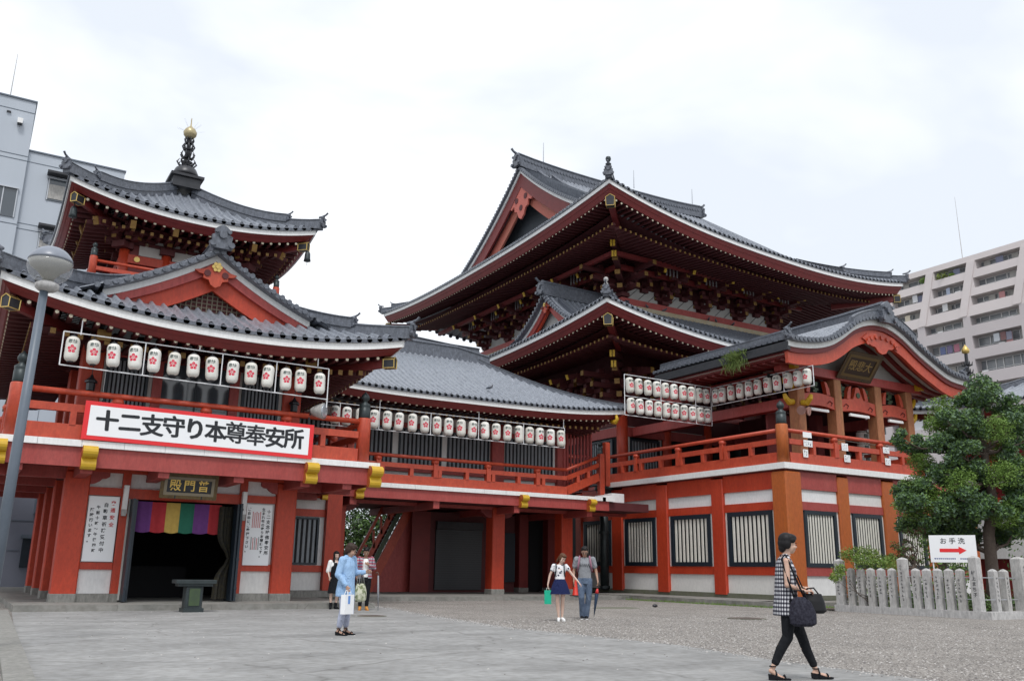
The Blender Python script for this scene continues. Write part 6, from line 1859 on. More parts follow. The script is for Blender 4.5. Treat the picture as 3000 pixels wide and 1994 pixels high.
def person(label, loc, rz, H=1.6, joints=None, hd=(0, 0, 0), skin=(.50, .31, .22), wear=None, hair=None, vox=.011, slim=1.0, fem=True):
    s = H / 1.66
    T = thing('person', label, 'person', loc, None, rz)
    T_loc = Vector(loc); Z = Matrix.Rotation(rz, 3, 'Z')
    W = lambda p: T_loc   # body parts are built in local space, parented at origin
    J = dict(pelvis=(0, 0, .90), waist=(0, 0, 1.04), chest=(0, 0, 1.24), neck=(0, .005, 1.40), headc=(0, -.015, 1.545),
             shR=(-.165, .01, 1.35), elR=(-.21, .03, 1.09), wrR=(-.22, -.03, .86), shL=(.165, .01, 1.35), elL=(.21, .03, 1.09), wrL=(.22, -.03, .86),
             hipR=(-.085, 0, .88), knR=(-.095, -.02, .48), anR=(-.095, .03, .08), hipL=(.085, 0, .88), knL=(.095, -.02, .48), anL=(.095, .03, .08),
             toeR=(-.11, -.10, .02), toeL=(.11, -.10, .02), hdR=(0, -.2, -1), hdL=(0, -.2, -1), curlR=.7, curlL=.7, pnR=(1, 0, 0), pnL=(-1, 0, 0), thR=1, thL=-1)
    J.update(joints or {})
    j = {k: (Vector(v) if isinstance(v, tuple) else v) for k, v in J.items()}
    b = MB()
    c = j['chest']; w_ = j['waist']; p = j['pelvis']; sh = (j['shR'] + j['shL']) / 2
    rings(b, [(p.x, p.y, p.z - .08, .12 * slim, .10), (p.x, p.y, p.z, .150 * slim, .105), (p.x, p.y, p.z + .07, .14 * slim, .10), (w_.x, w_.y, w_.z, .115 * slim, .085), (c.x, c.y, c.z - .06, .13 * slim, .095), (c.x, c.y - .005, c.z, .14 * slim, .10), (sh.x, sh.y, sh.z - .02, .13 * slim, .075), (sh.x, sh.y, sh.z + .045, .07, .055)], 18)
    limb(b, [sh + V(0, 0, .0), j['neck'], j['headc'] + V(0, .01, -.06)], [.060, .048, .046])
    for S in 'RL':
        k = 1
        limb(b, [j['sh' + S], j['el' + S], j['wr' + S]], [.045 * slim, .036 * slim, .022])
        limb(b, [sh + V(0, 0, .0), j['sh' + S]], [.05, .045])
        hand(b, j['wr' + S], j['hd' + S], j['pn' + S], j['th' + S], j['curl' + S], .95)
        kn = j['kn' + S]; an = j['an' + S]; calf = kn.lerp(an, .32) + V(0, .018, 0)
        limb(b, [j['hip' + S], j['hip' + S].lerp(kn, .5), kn, calf, an.lerp(kn, .15), an], [.082 * slim, .070 * slim, .050, .050, .032, .030])
        heel = an + V(0, .025, -.035); limb(b, [heel, j['toe' + S] + V(0, .05, .012), j['toe' + S]], [.028, .028, .018])
    R = Matrix.Rotation(hd[2], 3, 'Z') @ Matrix.Rotation(hd[0], 3, 'X') @ Matrix.Rotation(hd[1], 3, 'Y')
    head(b, j['headc'], R, 1.0)
    fb = fuse(b, vox, 3)
    sk = mat('skin', skin, .5, tuple(q * .88 for q in skin), 20, .5); sk.node_tree.nodes['Principled BSDF'].inputs['Subsurface Weight'].default_value = .08
    body = fb.build('body', sk, None, loc=(0, 0, 0), smooth=True, fix=False)
    body.parent = T; ORG[body.name] = Vector((0, 0, 0))
    def part(m, name, mt, smooth=True, par=T):
        o = m.build(name, mt, None, loc=(0, 0, 0), smooth=smooth, fix=not getattr(m, 'fused', False)); o.parent = par; ORG[o.name] = Vector((0, 0, 0)); return o
    HT = lambda x, y, z: j['headc'] + R @ Vector((x, y, z))
    # eyes, brows
    m = MB()
    for sx in (-1, 1):
        m.obox(HT(sx * .031, -.083, -.004), R @ V(.013, 0, 0), R @ V(0, .006, 0), R @ V(0, 0, .0045)); m.obox(HT(sx * .032, -.088, .022), R @ V(.018, 0, 0), R @ V(0, .005, 0), R @ V(0, 0, .003))
    part(m, 'eyes', M['ink'], False, body)
    m = MB(); m.obox(HT(0, -.089, -.058), R @ V(.017, 0, 0), R @ V(0, .004, 0), R @ V(0, 0, .003)); part(m, 'mouth', mat('lip', (.42, .12, .10), .5), False, body)
    T.scale = (s, s, s)
    return T, j, part, R, HT
def hairdo(part, HT, kind, col):
    m = MB()
    def ell(p, rx, ry, rz):
        q = MB(); ball(q, (0, 0, 0), 1, rx, ry, rz, 14)
        m.add([HT(p[0] + v[0], p[1] + v[1], p[2] + v[2]) for v in q.v], q.f)
    ell((0, .028, .052), .088, .096, .086); ell((0, .052, .005), .082, .074, .075)
    if kind == 'bob':
        ell((0, -.014, .080), .082, .084, .050); ell((0, .070, -.045), .058, .046, .062)
        for s in (-1, 1): ell((s * .066, .030, .000), .026, .046, .062); ell((s * .064, -.030, .050), .024, .040, .034)
    if kind == 'short':
        ell((0, -.03, .092), .062, .058, .040); ell((.02, -.01, .12), .05, .05, .03)
    if kind == 'long':
        ell((0, -.035, .08), .070, .058, .042)
        for s in (-1, 1):
            ell((s * .072, -.01, -.03), .026, .046, .10); ell((s * .078, -.02, -.16), .030, .040, .12)
        ell((0, .06, -.10), .08, .045, .16)
    if kind == 'pony':
        ell((0, -.035, .085), .072, .06, .042)
        for s in (-1, 1): ell((s * .070, -.002, .01), .020, .045, .06)
        ell((-.02, .115, -.02), .035, .04, .05); ell((-.03, .13, -.10), .028, .03, .07)
    f = fuse(m, .007, 3)
    return part(f, 'hair', mat('hair', tuple(q * .6 for q in col), .55, tuple(q * 1.2 for q in col), 60, .6, spec=.25))
def garment(rs=None, limbs=(), vox=.011, it=3, extra=None):
    m = MB()
    if rs: rings(m, rs, 22)
    for pts, r in limbs: limb(m, pts, r)
    if extra: extra(m)
    return fuse(m, vox, it)
def objmat(name, fn):
    m = bpy.data.materials.new(name); m.use_nodes = True
    nt = m.node_tree; b = nt.nodes['Principled BSDF']; b.inputs['Roughness'].default_value = .85
    tc = nt.nodes.new('ShaderNodeTexCoord'); sx = nt.nodes.new('ShaderNodeSeparateXYZ'); nt.links.new(tc.outputs['Object'], sx.inputs[0])
    fn(nt, b, sx, tc); return m
def math(nt, op, a, b_=None):
    n = nt.nodes.new('ShaderNodeMath'); n.operation = op
    for i, q in enumerate((a, b_)):
        if q is None: continue
        if isinstance(q, (int, float)): n.inputs[i].default_value = q
        else: nt.links.new(q, n.inputs[i])
    return n.outputs[0]
def gingham(nt, b, sx, tc):
    cells = []
    # fold x and y into one girth coordinate so that checks run round the body
    g = math(nt, 'ADD', sx.outputs[0], sx.outputs[1])
    for src in (g, sx.outputs[2]):
        f = math(nt, 'FRACT', math(nt, 'MULTIPLY', math(nt, 'ADD', src, 5.0), 22.0)); cells.append(math(nt, 'GREATER_THAN', f, .5))
    v = math(nt, 'MULTIPLY', math(nt, 'ADD', cells[0], cells[1]), .5)
    rp = nt.nodes.new('ShaderNodeValToRGB'); rp.color_ramp.interpolation = 'CONSTANT'
    e = rp.color_ramp.elements; e[0].position = 0; e[0].color = (.62, .62, .64, 1); e[1].position = .8; e[1].color = (.012, .013, .02, 1); q = e.new(.3); q.color = (.11, .11, .13, 1)
    nt.links.new(v, rp.inputs[0]); nt.links.new(rp.outputs[0], b.inputs['Base Color'])
def plaid(nt, b, sx, tc):
    g = math(nt, 'ADD', sx.outputs[0], sx.outputs[1]); cells = []
    for src, k in ((g, 14.0), (sx.outputs[2], 12.0)):
        f = math(nt, 'FRACT', math(nt, 'MULTIPLY', math(nt, 'ADD', src, 5.0), k)); cells.append(math(nt, 'GREATER_THAN', f, .55))
    v = math(nt, 'ADD', math(nt, 'MULTIPLY', cells[0], .6), math(nt, 'MULTIPLY', cells[1], .3))
    rp = nt.nodes.new('ShaderNodeValToRGB'); rp.color_ramp.interpolation = 'CONSTANT'; e = rp.color_ramp.elements
    e[0].position = 0; e[0].color = (.42, .36, .38, 1); e[1].position = .85; e[1].color = (.22, .02, .05, 1); q = e.new(.25); q.color = (.35, .08, .11, 1); q = e.new(.5); q.color = (.14, .15, .22, 1)
    nt.links.new(v, rp.inputs[0]); nt.links.new(rp.outputs[0], b.inputs['Base Color'])
def floral(nt, b, sx, tc):
    vo = nt.nodes.new('ShaderNodeTexVoronoi'); vo.inputs['Scale'].default_value = 13; nt.links.new(tc.outputs['Object'], vo.inputs['Vector'])
    no = nt.nodes.new('ShaderNodeTexNoise'); no.inputs['Scale'].default_value = 35; nt.links.new(tc.outputs['Object'], no.inputs['Vector'])
    v = math(nt, 'ADD', vo.outputs['Distance'], math(nt, 'MULTIPLY', no.outputs[0], .35))
    rp = nt.nodes.new('ShaderNodeValToRGB'); e = rp.color_ramp.elements
    e[0].position = .44; e[0].color = (.035, .045, .08, 1); e[1].position = .52; e[1].color = (.72, .72, .74, 1)
    nt.links.new(v, rp.inputs[0]); nt.links.new(rp.outputs[0], b.inputs['Base Color'])
def folds(m, st=.7, sc=11):
    nt = m.node_tree; N = nt.nodes; L = nt.links; b = N['Principled BSDF']
    tc = N.new('ShaderNodeTexCoord'); mp = N.new('ShaderNodeMapping'); mp.inputs['Scale'].default_value = (1, 1, .45); mp.inputs['Rotation'].default_value = (0, .5, 0)
    L.new(tc.outputs['Object'], mp.inputs[0]); no = N.new('ShaderNodeTexNoise'); no.inputs['Scale'].default_value = sc; no.inputs['Detail'].default_value = 2; no.inputs['Distortion'].default_value = 1.2
    L.new(mp.outputs[0], no.inputs['Vector']); bp = N.new('ShaderNodeBump'); bp.inputs['Strength'].default_value = st; bp.inputs['Distance'].default_value = .06
    L.new(no.outputs['Fac'], bp.inputs['Height']); L.new(bp.outputs[0], b.inputs['Normal']); b.inputs['Specular IOR Level'].default_value = .2
    return m
def shoes(part, j, kind, mt, H=0):
    for S in 'RL':
        an = j['an' + S]; toe = j['toe' + S]; d = V(toe.x - an.x, toe.y - an.y, 0).normalized(); sd = V(-d.y, d.x, 0)
        zb = toe.z - .02
        if kind == 'wedge':
            m = MB(); pr = [(-.045, zb - .0), (.19, zb - .0), (.20, zb + .018), (.12, zb + .022), (.02, zb + .055), (-.05, zb + .065)]
            base = V(an.x, an.y, 0)
            m.prism([(a, b) for a, b in pr], base - sd * .035, d, V(0, 0, 1), sd * .07)
            for u, h in ((.13, .055), (.03, .10)):
                c = base + d * u + V(0, 0, zb)
                m.tube([c - sd * .042 + V(0, 0, .01), c - sd * .036 + V(0, 0, h * .7), c + V(0, 0, h), c + sd * .036 + V(0, 0, h * .7), c + sd * .042 + V(0, 0, .01)], .010, 6)
            m.tube([V(an.x, an.y, an.z + .015) + (d * cos(a) + sd * sin(a)) * .036 for a in [i * pi / 5 for i in range(11)]], .007, 5)
            part(m, 'sandal', mt, False)
        else:
            m = MB(); h = .05 if kind == 'flat' else .07
            pts = [V(an.x, an.y, zb + .045) - d * .045, V(an.x, an.y, zb + .055), V(toe.x, toe.y, zb + .036) - d * .03, V(toe.x, toe.y, zb + .028) + d * .02]
            limb(m, pts, [.036, .042, .038, .028])
            if kind == 'boot': limb(m, [V(an.x, an.y, zb + .05), V(an.x, an.y, zb + .16)], [.045, .048])
            f = fuse(m, .010, 2)
            part(f, 'shoe' if kind != 'boot' else 'boot', mt)
            m = MB(); pr = [(-.085, 0), (-.085, .02), (.0, .022)] + []
            c = V((an.x + toe.x) / 2, (an.y + toe.y) / 2, zb + .008); L = (toe - an).length / 2 + .06
            rings(m, [(c.x, c.y, c.z - .008, L, .040, atan2(d.y, d.x)), (c.x, c.y, c.z + .012, L, .040, atan2(d.y, d.x))], 16)
            part(m, 'sole', M['white'] if kind == 'sneaker' else mt, False)
BLK = mat('black_cloth', (.008, .009, .011), .95, (.014, .015, .018), 20, .6, spec=.15); 
folds(BLK, .6, 12)
# --- walking woman, gingham top, profile to the right
jt = dict(hipR=(-.08, .01, .86), hipL=(.08, -.01, .86), knR=(-.08, .05, .47), anR=(-.075, .24, .135), toeR=(-.075, .12, .02), knL=(.08, -.17, .47), anL=(.085, -.31, .10), toeL=(.09, -.46, .025),
          shR=(-.155, .03, 1.33), elR=(-.19, .05, 1.06), wrR=(-.13, -.17, .99), shL=(.155, -.01, 1.33), elL=(.18, .0, 1.08), wrL=(.06, -.20, 1.03), headc=(0, -.05, 1.53), neck=(0, -.01, 1.39), hdR=(.35, -1, .05), hdL=(-.4, -1, 0), curlR=1.0, curlL=1.0, pnR=(0, 0, -1), pnL=(0, 0, -1), thR=1, thL=-1)
P, j, part, R, HT = person('woman with short black hair in a gingham sleeveless top, walking right with black bags', (8.20, 7.37, .006), 1.03, 1.60, jt, (.10, 0, 0), (.56, .36, .27), slim=.92, vox=.0095)
hairdo(part, HT, 'bob', (.009, .008, .009))
part(garment([(0, .02, .71, .185, .155), (0, .02, .80, .18, .15), (0, .015, .95, .16, .13), (0, .01, 1.08, .15, .125), (0, .0, 1.22, .155, .12), (0, .01, 1.31, .145, .095), (0, .01, 1.37, .10, .07)], [([(-.13, .03, 1.32), (-.06, .01, 1.37)], [.052, .05]), ([(.13, -.01, 1.32), (.06, 0, 1.37)], [.052, .05])], .0095), 'gingham_top', folds(objmat('gingham_cloth', gingham), .6, 8))
part(garment([(0, 0, .76, .14, .11), (0, 0, .95, .14, .11)], [([j['hipR'], j['hipR'].lerp(j['knR'], .5), j['knR'], j['knR'].lerp(j['anR'], .4) + V(0, .01, 0), j['anR'].lerp(j['knR'], .18)], [.095, .083, .064, .058, .046]), ([j['hipL'], j['hipL'].lerp(j['knL'], .5), j['knL'], j['knL'].lerp(j['anL'], .4) + V(0, .01, 0), j['anL'].lerp(j['knL'], .18)], [.095, .083, .064, .058, .046])], .0095), 'trousers', BLK)
shoes(part, j, 'wedge', BLK)
m = MB(); m.tube([HT(0, .02, -.1) + V(.0, 0, -.035) + V(.055 * cos(a), .05 * sin(a), 0) for a in [i * pi / 8 for i in range(17)]], .003, 5); part(m, 'necklace', M['white'])
m = MB(); m.tube([j['wrR'] + V(.012, .03, 0) + V(0.0, 0, 0) + V(.027 * cos(a), 0, .027 * sin(a)) for a in [i * pi / 6 for i in range(13)]], .005, 5); part(m, 'bracelet', M['ink'])
def world_of(P, p): return Vector(P.location) + Matrix.Rotation(P.rotation_euler.z, 3, 'Z') @ (Vector(p) * P.scale.x)
def held(name, label, cat, P):
    T = thing(name, label, cat, tuple(P.location), None, P.rotation_euler.z); T.scale = P.scale
    def hp(m, nm, mt, smooth=True):
        o = m.build(nm, mt, None, loc=(0, 0, 0), smooth=smooth, fix=not getattr(m, 'fused', False)); o.parent = T; return o
    return T, hp
T, hp = held('tote_bag', 'large dark patterned slouchy bag hanging from the walking woman\'s shoulder', 'bag', P)
m = MB(); rings(m, [(-.22, -.10, .60, .05, .10), (-.225, -.10, .63, .075, .155), (-.225, -.10, .74, .075, .16), (-.22, -.09, .86, .055, .125), (-.22, -.08, .93, .03, .07)], 20)
hp(fuse(m, .010, 4), 'bag_body', mat('dark_plum_fabric', (.010, .009, .016), .8, (.035, .035, .05), 40, .3, spec=.2))
m = MB(); m.tube([(-.22, -.14, .90), (-.215, -.06, 1.1), (-.185, .02, 1.34), (-.15, .04, 1.405), (-.15, .085, 1.36), (-.215, .04, 1.1), (-.22, -.02, .90)], .012, 6); m.tube([(-.235, -.17, .86), (-.24, -.12, 1.0), (-.235, -.04, 1.0), (-.23, -.02, .86)], .010, 6); hp(m, 'bag_strap', BLK)
T, hp = held('handbag', 'black leather handbag carried in front by the walking woman', 'bag', P)
m = MB(); rings(m, [(-.06, -.30, .74, .055, .10), (-.06, -.30, .77, .07, .14), (-.06, -.29, .88, .055, .13), (-.06, -.28, .965, .03, .11)], 20); hp(fuse(m, .010, 3), 'bag_body', mat('black_leather', (.006, .006, .007), .45, spec=.3))
m = MB(); m.tube([(-.06, -.36, .95), (-.06, -.30, 1.03), (-.07, -.22, 1.02), (-.06, -.19, .94)], .009, 6); m.tube([(-.06, -.2, .95), (0, -.14, 1.15), (.06, .0, 1.40)], .009, 6); hp(m, 'bag_handle', BLK)
# --- woman in pale blue
jt = dict(hipR=(-.08, 0, .86), knR=(-.09, -.03, .47), anR=(-.10, .05, .10), toeR=(-.11, -.09, .02), knL=(.09, .02, .47), anL=(.12, .06, .10), toeL=(.14, -.08, .02),
          elR=(-.23, .03, 1.07), wrR=(-.18, -.14, .87), shR=(-.16, 0, 1.33), elL=(.25, .02, 1.10), wrL=(.30, -.20, 1.12), headc=(.01, -.05, 1.51), neck=(0, -.01, 1.385), hdR=(.1, -.3, -.9), hdL=(.35, -.9, .1), pnR=(1, 0, .2), pnL=(-1, 0, -.4), curlR=1.1, curlL=.9)
bl = folds(mat('pale_blue_shirt', (.34, .50, .72), .85, (.26, .42, .64), 7, .6))
P, j, part, R, HT = person('woman in a pale blue long shirt and light trousers holding a white paper bag', (6.0, 15.42, .006), .55, 1.58, jt, (.38, 0, .55), (.46, .28, .20), slim=1.02)
hairdo(part, HT, 'bob', (.035, .018, .012))
part(garment([(0, .02, .68, .20, .165), (0, .02, .80, .195, .16), (0, .01, .95, .18, .14), (0, 0, 1.10, .17, .13), (0, 0, 1.24, .17, .12), (0, 0, 1.33, .155, .09), (0, 0, 1.385, .085, .07)], [([j['shR'], j['elR'], j['wrR'].lerp(j['elR'], .12)], [.075, .066, .045]), ([j['shL'], j['elL'], j['wrL'].lerp(j['elL'], .12)], [.075, .066, .045]), ([(-.06, -.0, 1.38), (.06, 0, 1.38)], [.05, .05])]), 'shirt', bl)
part(garment([(0, 0, .74, .14, .11), (0, 0, .92, .14, .11)], [([j['hip' + S], j['hip' + S].lerp(j['kn' + S], .5), j['kn' + S], j['kn' + S].lerp(j['an' + S], .5), j['an' + S].lerp(j['kn' + S], .2)], [.10, .09, .072, .066, .055]) for S in 'RL']), 'trousers', folds(mat('pale_grey_trousers', (.42, .45, .55), .85, (.36, .39, .50), 8, .6)))
shoes(part, j, 'wedge', BLK)
T, hp = held('paper_bag', 'white paper shopping bag with blue side held by the woman in pale blue', 'bag', P)
w_ = j['wrR'] + V(.01, -.03, -.09)
m = MB(); m.box(w_.x - .13, w_.x + .13, w_.y - .05, w_.y + .05, w_.z - .40, w_.z - .06); hp(m, 'bag_body', M['signwhite'], False)
m = MB(); m.box(w_.x + .1305, w_.x + .134, w_.y - .05, w_.y + .05, w_.z - .40, w_.z - .06); m.box(w_.x - .05, w_.x + .01, w_.y - .054, w_.y - .0505, w_.z - .22, w_.z - .08); hp(m, 'blue_panel', mat('bag_blue', (.12, .27, .62), .6), False)
m = MB()
for q in (-.04, .04): m.tube([(w_.x - .06, w_.y + q, w_.z - .07), (w_.x - .03, w_.y + q * .4, w_.z + .02), (w_.x + .03, w_.y + q * .4, w_.z + .02), (w_.x + .06, w_.y + q, w_.z - .07)], .006, 5)
hp(m, 'bag_handle', M['signwhite'])
T, hp = held('shoulder_bag', 'olive green patterned bag hanging from the raised forearm of the woman in pale blue', 'bag', P)
e = j['elL'].lerp(j['wrL'], .55)
m = MB(); rings(m, [(e.x + .02, e.y, e.z - .53, .10, .06), (e.x + .02, e.y, e.z - .50, .155, .085), (e.x + .02, e.y, e.z - .36, .165, .085), (e.x + .02, e.y, e.z - .24, .13, .06), (e.x + .01, e.y, e.z - .20, .10, .04)], 20)
hp(fuse(m, .011, 3), 'bag_body', mat('olive_print', (.16, .19, .09), .8, (.55, .55, .42), 16, .15))
m = MB()
for q in (-.03, .03): m.tube([(e.x - .07, e.y + q, e.z - .22), (e.x - .04, e.y + q * .6, e.z - .05), (e.x, e.y + q * .5, e.z + .045), (e.x + .05, e.y + q * .6, e.z - .05), (e.x + .10, e.y + q, e.z - .22)], .012, 6)
hp(m, 'bag_handle', mat('grey_strap', (.20, .20, .19), .8))
# --- couple: girl
jt = dict(knR=(-.06, -.05, .48), anR=(-.03, .0, .08), toeR=(-.04, -.13, .02), knL=(.07, .0, .48), anL=(.06, .06, .08), toeL=(.10, -.07, .02), shR=(-.15, 0, 1.31), shL=(.15, 0, 1.31),
          elR=(-.25, .02, 1.08), wrR=(-.30, -.02, .86), elL=(.30, -.03, 1.12), wrL=(.46, -.10, .93), headc=(.06, -.05, 1.49), neck=(.02, -.01, 1.37), hdR=(0, -.1, -1), hdL=(.7, -.2, -.8), curlR=1.1, pnL=(-.4, 0, -1))
P, j, part, R, HT = person('young woman in a white floral blouse and navy skirt, reaching toward the man', (12.35, 18.02, 0), -.55, 1.58, jt, (.42, .22, .45), (.60, .42, .34), slim=.9)
hairdo(part, HT, 'pony', (.10, .045, .022))
part(garment([(0, 0, .98, .125, .10), (0, 0, 1.06, .12, .095), (0, 0, 1.20, .145, .11), (0, 0, 1.30, .14, .085), (0, 0, 1.345, .10, .07)], [([j['shR'], j['shR'].lerp(j['elR'], .35)], [.062, .058]), ([j['shL'], j['shL'].lerp(j['elL'], .35)], [.062, .058])]), 'floral_blouse', objmat('floral_cloth', floral))
m = MB(); n = 44; vs = []
for z, r in ((.64, .245), (.72, .225), (.82, .20), (.92, .165), (1.0, .128)):
    for q in range(n):
        a = 2 * pi * q / n; k = 1 + (.07 if q % 4 < 2 else -.03) * (1.0 - z) / .36
        vs.append((r * k * cos(a), r * k * .80 * sin(a), z))
m.add(vs, [(i * n + q, i * n + (q + 1) % n, (i + 1) * n + (q + 1) % n, (i + 1) * n + q) for i in range(4) for q in range(n)])
part(m, 'pleated_skirt', folds(mat('navy_cloth', (.012, .018, .07), .85)))
shoes(part, j, 'flat', M['white'])
T, hp = held('backpack', 'dark navy backpack on the back of the young woman', 'backpack', P)
m = MB(); rings(m, [(0, .16, .98, .10, .04), (0, .17, 1.02, .12, .06), (0, .17, 1.2, .12, .06), (0, .15, 1.32, .08, .04)], 16); hp(fuse(m, .012, 2), 'pack_body', mat('navy_nylon', (.012, .016, .035), .7))
m = MB()
for s in (-1, 1): m.tube([(s * .09, .12, 1.32), (s * .10, .03, 1.375), (s * .10, -.08, 1.33), (s * .105, -.115, 1.2), (s * .13, -.03, 1.06)], .016, 6)
hp(m, 'pack_strap', M['navy'])
T, hp = held('shopping_bag', 'bright green shopping bag held by the young woman', 'bag', P)
w_ = j['wrR'] + V(0, -.01, -.09)
m = MB(); m.box(w_.x - .085, w_.x + .085, w_.y - .04, w_.y + .04, w_.z - .37, w_.z - .04)
hp(m, 'bag_body', mat('emerald_plastic', (.0, .42, .26), .4, (.0, .34, .20), 12, .5), False)
m = MB(); m.tube([(w_.x - .04, w_.y, w_.z - .05), (w_.x - .02, w_.y, w_.z + .02), (w_.x + .02, w_.y, w_.z + .02), (w_.x + .04, w_.y, w_.z - .05)], .006, 5); hp(m, 'bag_handle', M['white'])
# --- couple: man
jt = dict(pelvis=(0, 0, .92), knR=(-.08, -.10, .50), anR=(-.06, .02, .09), toeR=(-.08, -.12, .02), knL=(.09, -.02, .50), anL=(.03, .05, .09), toeL=(.04, -.10, .02),
          shR=(-.19, .01, 1.37), shL=(.19, .01, 1.37), elR=(-.26, .05, 1.10), wrR=(-.26, -.03, .86), elL=(.27, .03, 1.10), wrL=(.31, -.05, .87), headc=(0, -.06, 1.545), hdR=(0, -.1, -1), hdL=(0, -.2, -1), curlL=1.2)
P, j, part, R, HT = person('man in a grey t-shirt and jeans looking down beside the young woman', (13.44, 18.52, 0), -.62, 1.72, jt, (.38, 0, .05), (.40, .24, .17), slim=1.06, fem=False)
hairdo(part, HT, 'short', (.010, .009, .009))
gt = folds(mat('grey_marl', (.22, .23, .25), .9, (.28, .29, .31), 30, .6))
sh_ = part(garment([(0, .01, .90, .165, .12), (0, 0, 1.0, .15, .115), (0, 0, 1.15, .165, .125), (0, 0, 1.27, .185, .125), (0, 0, 1.37, .175, .09), (0, 0, 1.42, .095, .07)], [([j['shR'], j['shR'].lerp(j['elR'], .55)], [.078, .070]), ([j['shL'], j['shL'].lerp(j['elL'], .55)], [.078, .070])]), 't_shirt', gt)
m = MB()
for i in range(5):
    x = -.10 + i * .05
    m.bar((x - .012, -.128 + abs(x) * .22, 1.27), (x + .010, -.128 + abs(x) * .22, 1.20), .006, .014, up=(0, 1, 0)); m.bar((x + .010, -.130 + abs(x) * .22, 1.20), (x + .035, -.128 + abs(x) * .22, 1.27), .006, .014, up=(0, 1, 0))
part(m, 'zigzag_print', M['ink'], False)
part(garment([(0, 0, .80, .155, .12), (0, 0, .95, .15, .115)], [([j['hip' + S], j['hip' + S].lerp(j['kn' + S], .5), j['kn' + S], j['kn' + S].lerp(j['an' + S], .5), j['an' + S] + V(0, 0, -.01)], [.10, .092, .072, .068, .07]) for S in 'RL']), 'jeans', folds(mat('denim', (.035, .055, .10), .85, (.16, .21, .29), 5, .7)))
shoes(part, j, 'sneaker', BLK)
m = MB()
for s in (-1, 1):
    c = HT(s * .032, -.094, -.002); ex = R @ V(1, 0, 0); ez = R @ V(0, 0, 1)
    m.tube([c + ex * .024 * cos(a) + ez * .017 * sin(a) for a in [i * pi / 6 for i in range(13)]], .003, 4); m.bar(HT(s * .056, -.092, 0), HT(s * .08, .0, 0), .003, .004)
part(m, 'glasses', M['ink'], False)
T, hp = held('backpack', 'dark backpack with pink-grey straps worn by the man', 'backpack', P)
m = MB(); rings(m, [(0, .18, 1.0, .13, .05), (0, .19, 1.05, .15, .075), (0, .19, 1.28, .15, .075), (0, .17, 1.40, .10, .05)], 16); hp(fuse(m, .012, 2), 'pack_body', mat('plum_nylon', (.10, .04, .06), .7))
m = MB()
for s in (-1, 1): m.tube([(s * .11, .12, 1.40), (s * .12, .02, 1.445), (s * .125, -.08, 1.40), (s * .15, -.115, 1.24), (s * .17, -.03, 1.10)], .024, 7)
hp(m, 'pack_strap', mat('pink_grey_strap', (.28, .13, .18), .8))
T, hp = held('umbrella', 'closed navy umbrella with red band hanging from the man\'s hand', 'umbrella', P)
w_ = j['wrL'] + V(0, -.02, -.08); t2 = w_ + V(-.10, 0, -.72)
m = MB(); m.tube([w_.lerp(t2, .22), w_.lerp(t2, .30), w_.lerp(t2, .6), t2], [.020, .045, .032, .006], 8); hp(m, 'folded_canopy', mat('navy_canopy', (.01, .03, .07), .6))
m = MB(); m.tube([w_.lerp(t2, .12), w_.lerp(t2, .27)], [.02, .048], 8); hp(m, 'red_band', M['redink'])
m = MB(); m.tube([w_.lerp(t2, .12), w_, w_ + V(.02, -.02, .05), w_ + V(.05, -.02, .03), w_ + V(.05, -.02, -.02)], .010, 6); hp(m, 'hook_handle', M['bark'])
# --- young man in open plaid shirt
jt = dict(elL=(.24, .02, 1.11), wrL=(.08, -.16, 1.20), elR=(-.24, .03, 1.11), wrR=(-.22, -.06, .88), headc=(0, -.06, 1.53), hdL=(-.9, -.3, .4), hdR=(0, -.1, -1), anR=(-.09, .02, .10), anL=(.09, .02, .10), pnL=(0, 1, 0), curlL=.9)
P, j, part, R, HT = person('young man in an open red plaid shirt, white t-shirt and tan boots', (9.9, 24.1, 0), -.30, 1.70, jt, (.42, 0, -.1), (.36, .21, .14), slim=1.0, vox=.013)
hairdo(part, HT, 'short', (.010, .009, .009))
part(garment([(0, 0, .86, .15, .115), (0, 0, 1.0, .145, .11), (0, 0, 1.25, .155, .115), (0, 0, 1.36, .12, .08)], [], .013), 't_shirt', M['white'])
def openf(m):
    pass
m = MB(); n = 26; vs = []
for z, rx, ry in ((.84, .20, .15), (.95, .185, .14), (1.1, .18, .14), (1.25, .185, .14), (1.36, .175, .10), (1.40, .10, .08)):
    for q in range(n + 1):
        a = lerp(-pi / 2 + .42, 1.5 * pi - .42, q / n); vs.append((rx * cos(a), ry * sin(a), z))
m.add(vs, [(i * (n + 1) + q, i * (n + 1) + q + 1, (i + 1) * (n + 1) + q + 1, (i + 1) * (n + 1) + q) for i in range(5) for q in range(n)])
for S in 'RL': limb(m, [j['sh' + S], j['el' + S], j['wr' + S].lerp(j['el' + S], .2)], [.075, .065, .048])
part(m, 'plaid_shirt', objmat('plaid_cloth', plaid))
part(garment([(0, 0, .76, .145, .11), (0, 0, .93, .14, .11)], [([j['hip' + S], j['hip' + S].lerp(j['kn' + S], .5), j['kn' + S], j['kn' + S].lerp(j['an' + S], .5), j['an' + S] + V(0, 0, .03)], [.10, .088, .068, .06, .052]) for S in 'RL'], .013), 'trousers', BLK)
shoes(part, j, 'boot', mat('tan_suede', (.50, .22, .045), .8))
T, hp = held('umbrella', 'closed grey umbrella used as a cane beside the young man in plaid', 'umbrella', P)
w_ = V(.36, -.05, .92); m = MB(); m.tube([w_, w_ + V(.02, -.0, -.45), w_ + V(.04, -.0, -.91)], [.022, .03, .006], 7); hp(m, 'folded_canopy', mat('grey_canopy', (.22, .23, .25), .6))
m = MB(); m.tube([w_, w_ + V(0, 0, .06), w_ + V(-.03, 0, .09), w_ + V(-.07, 0, .06)], .012, 6); hp(m, 'hook_handle', M['bark'])
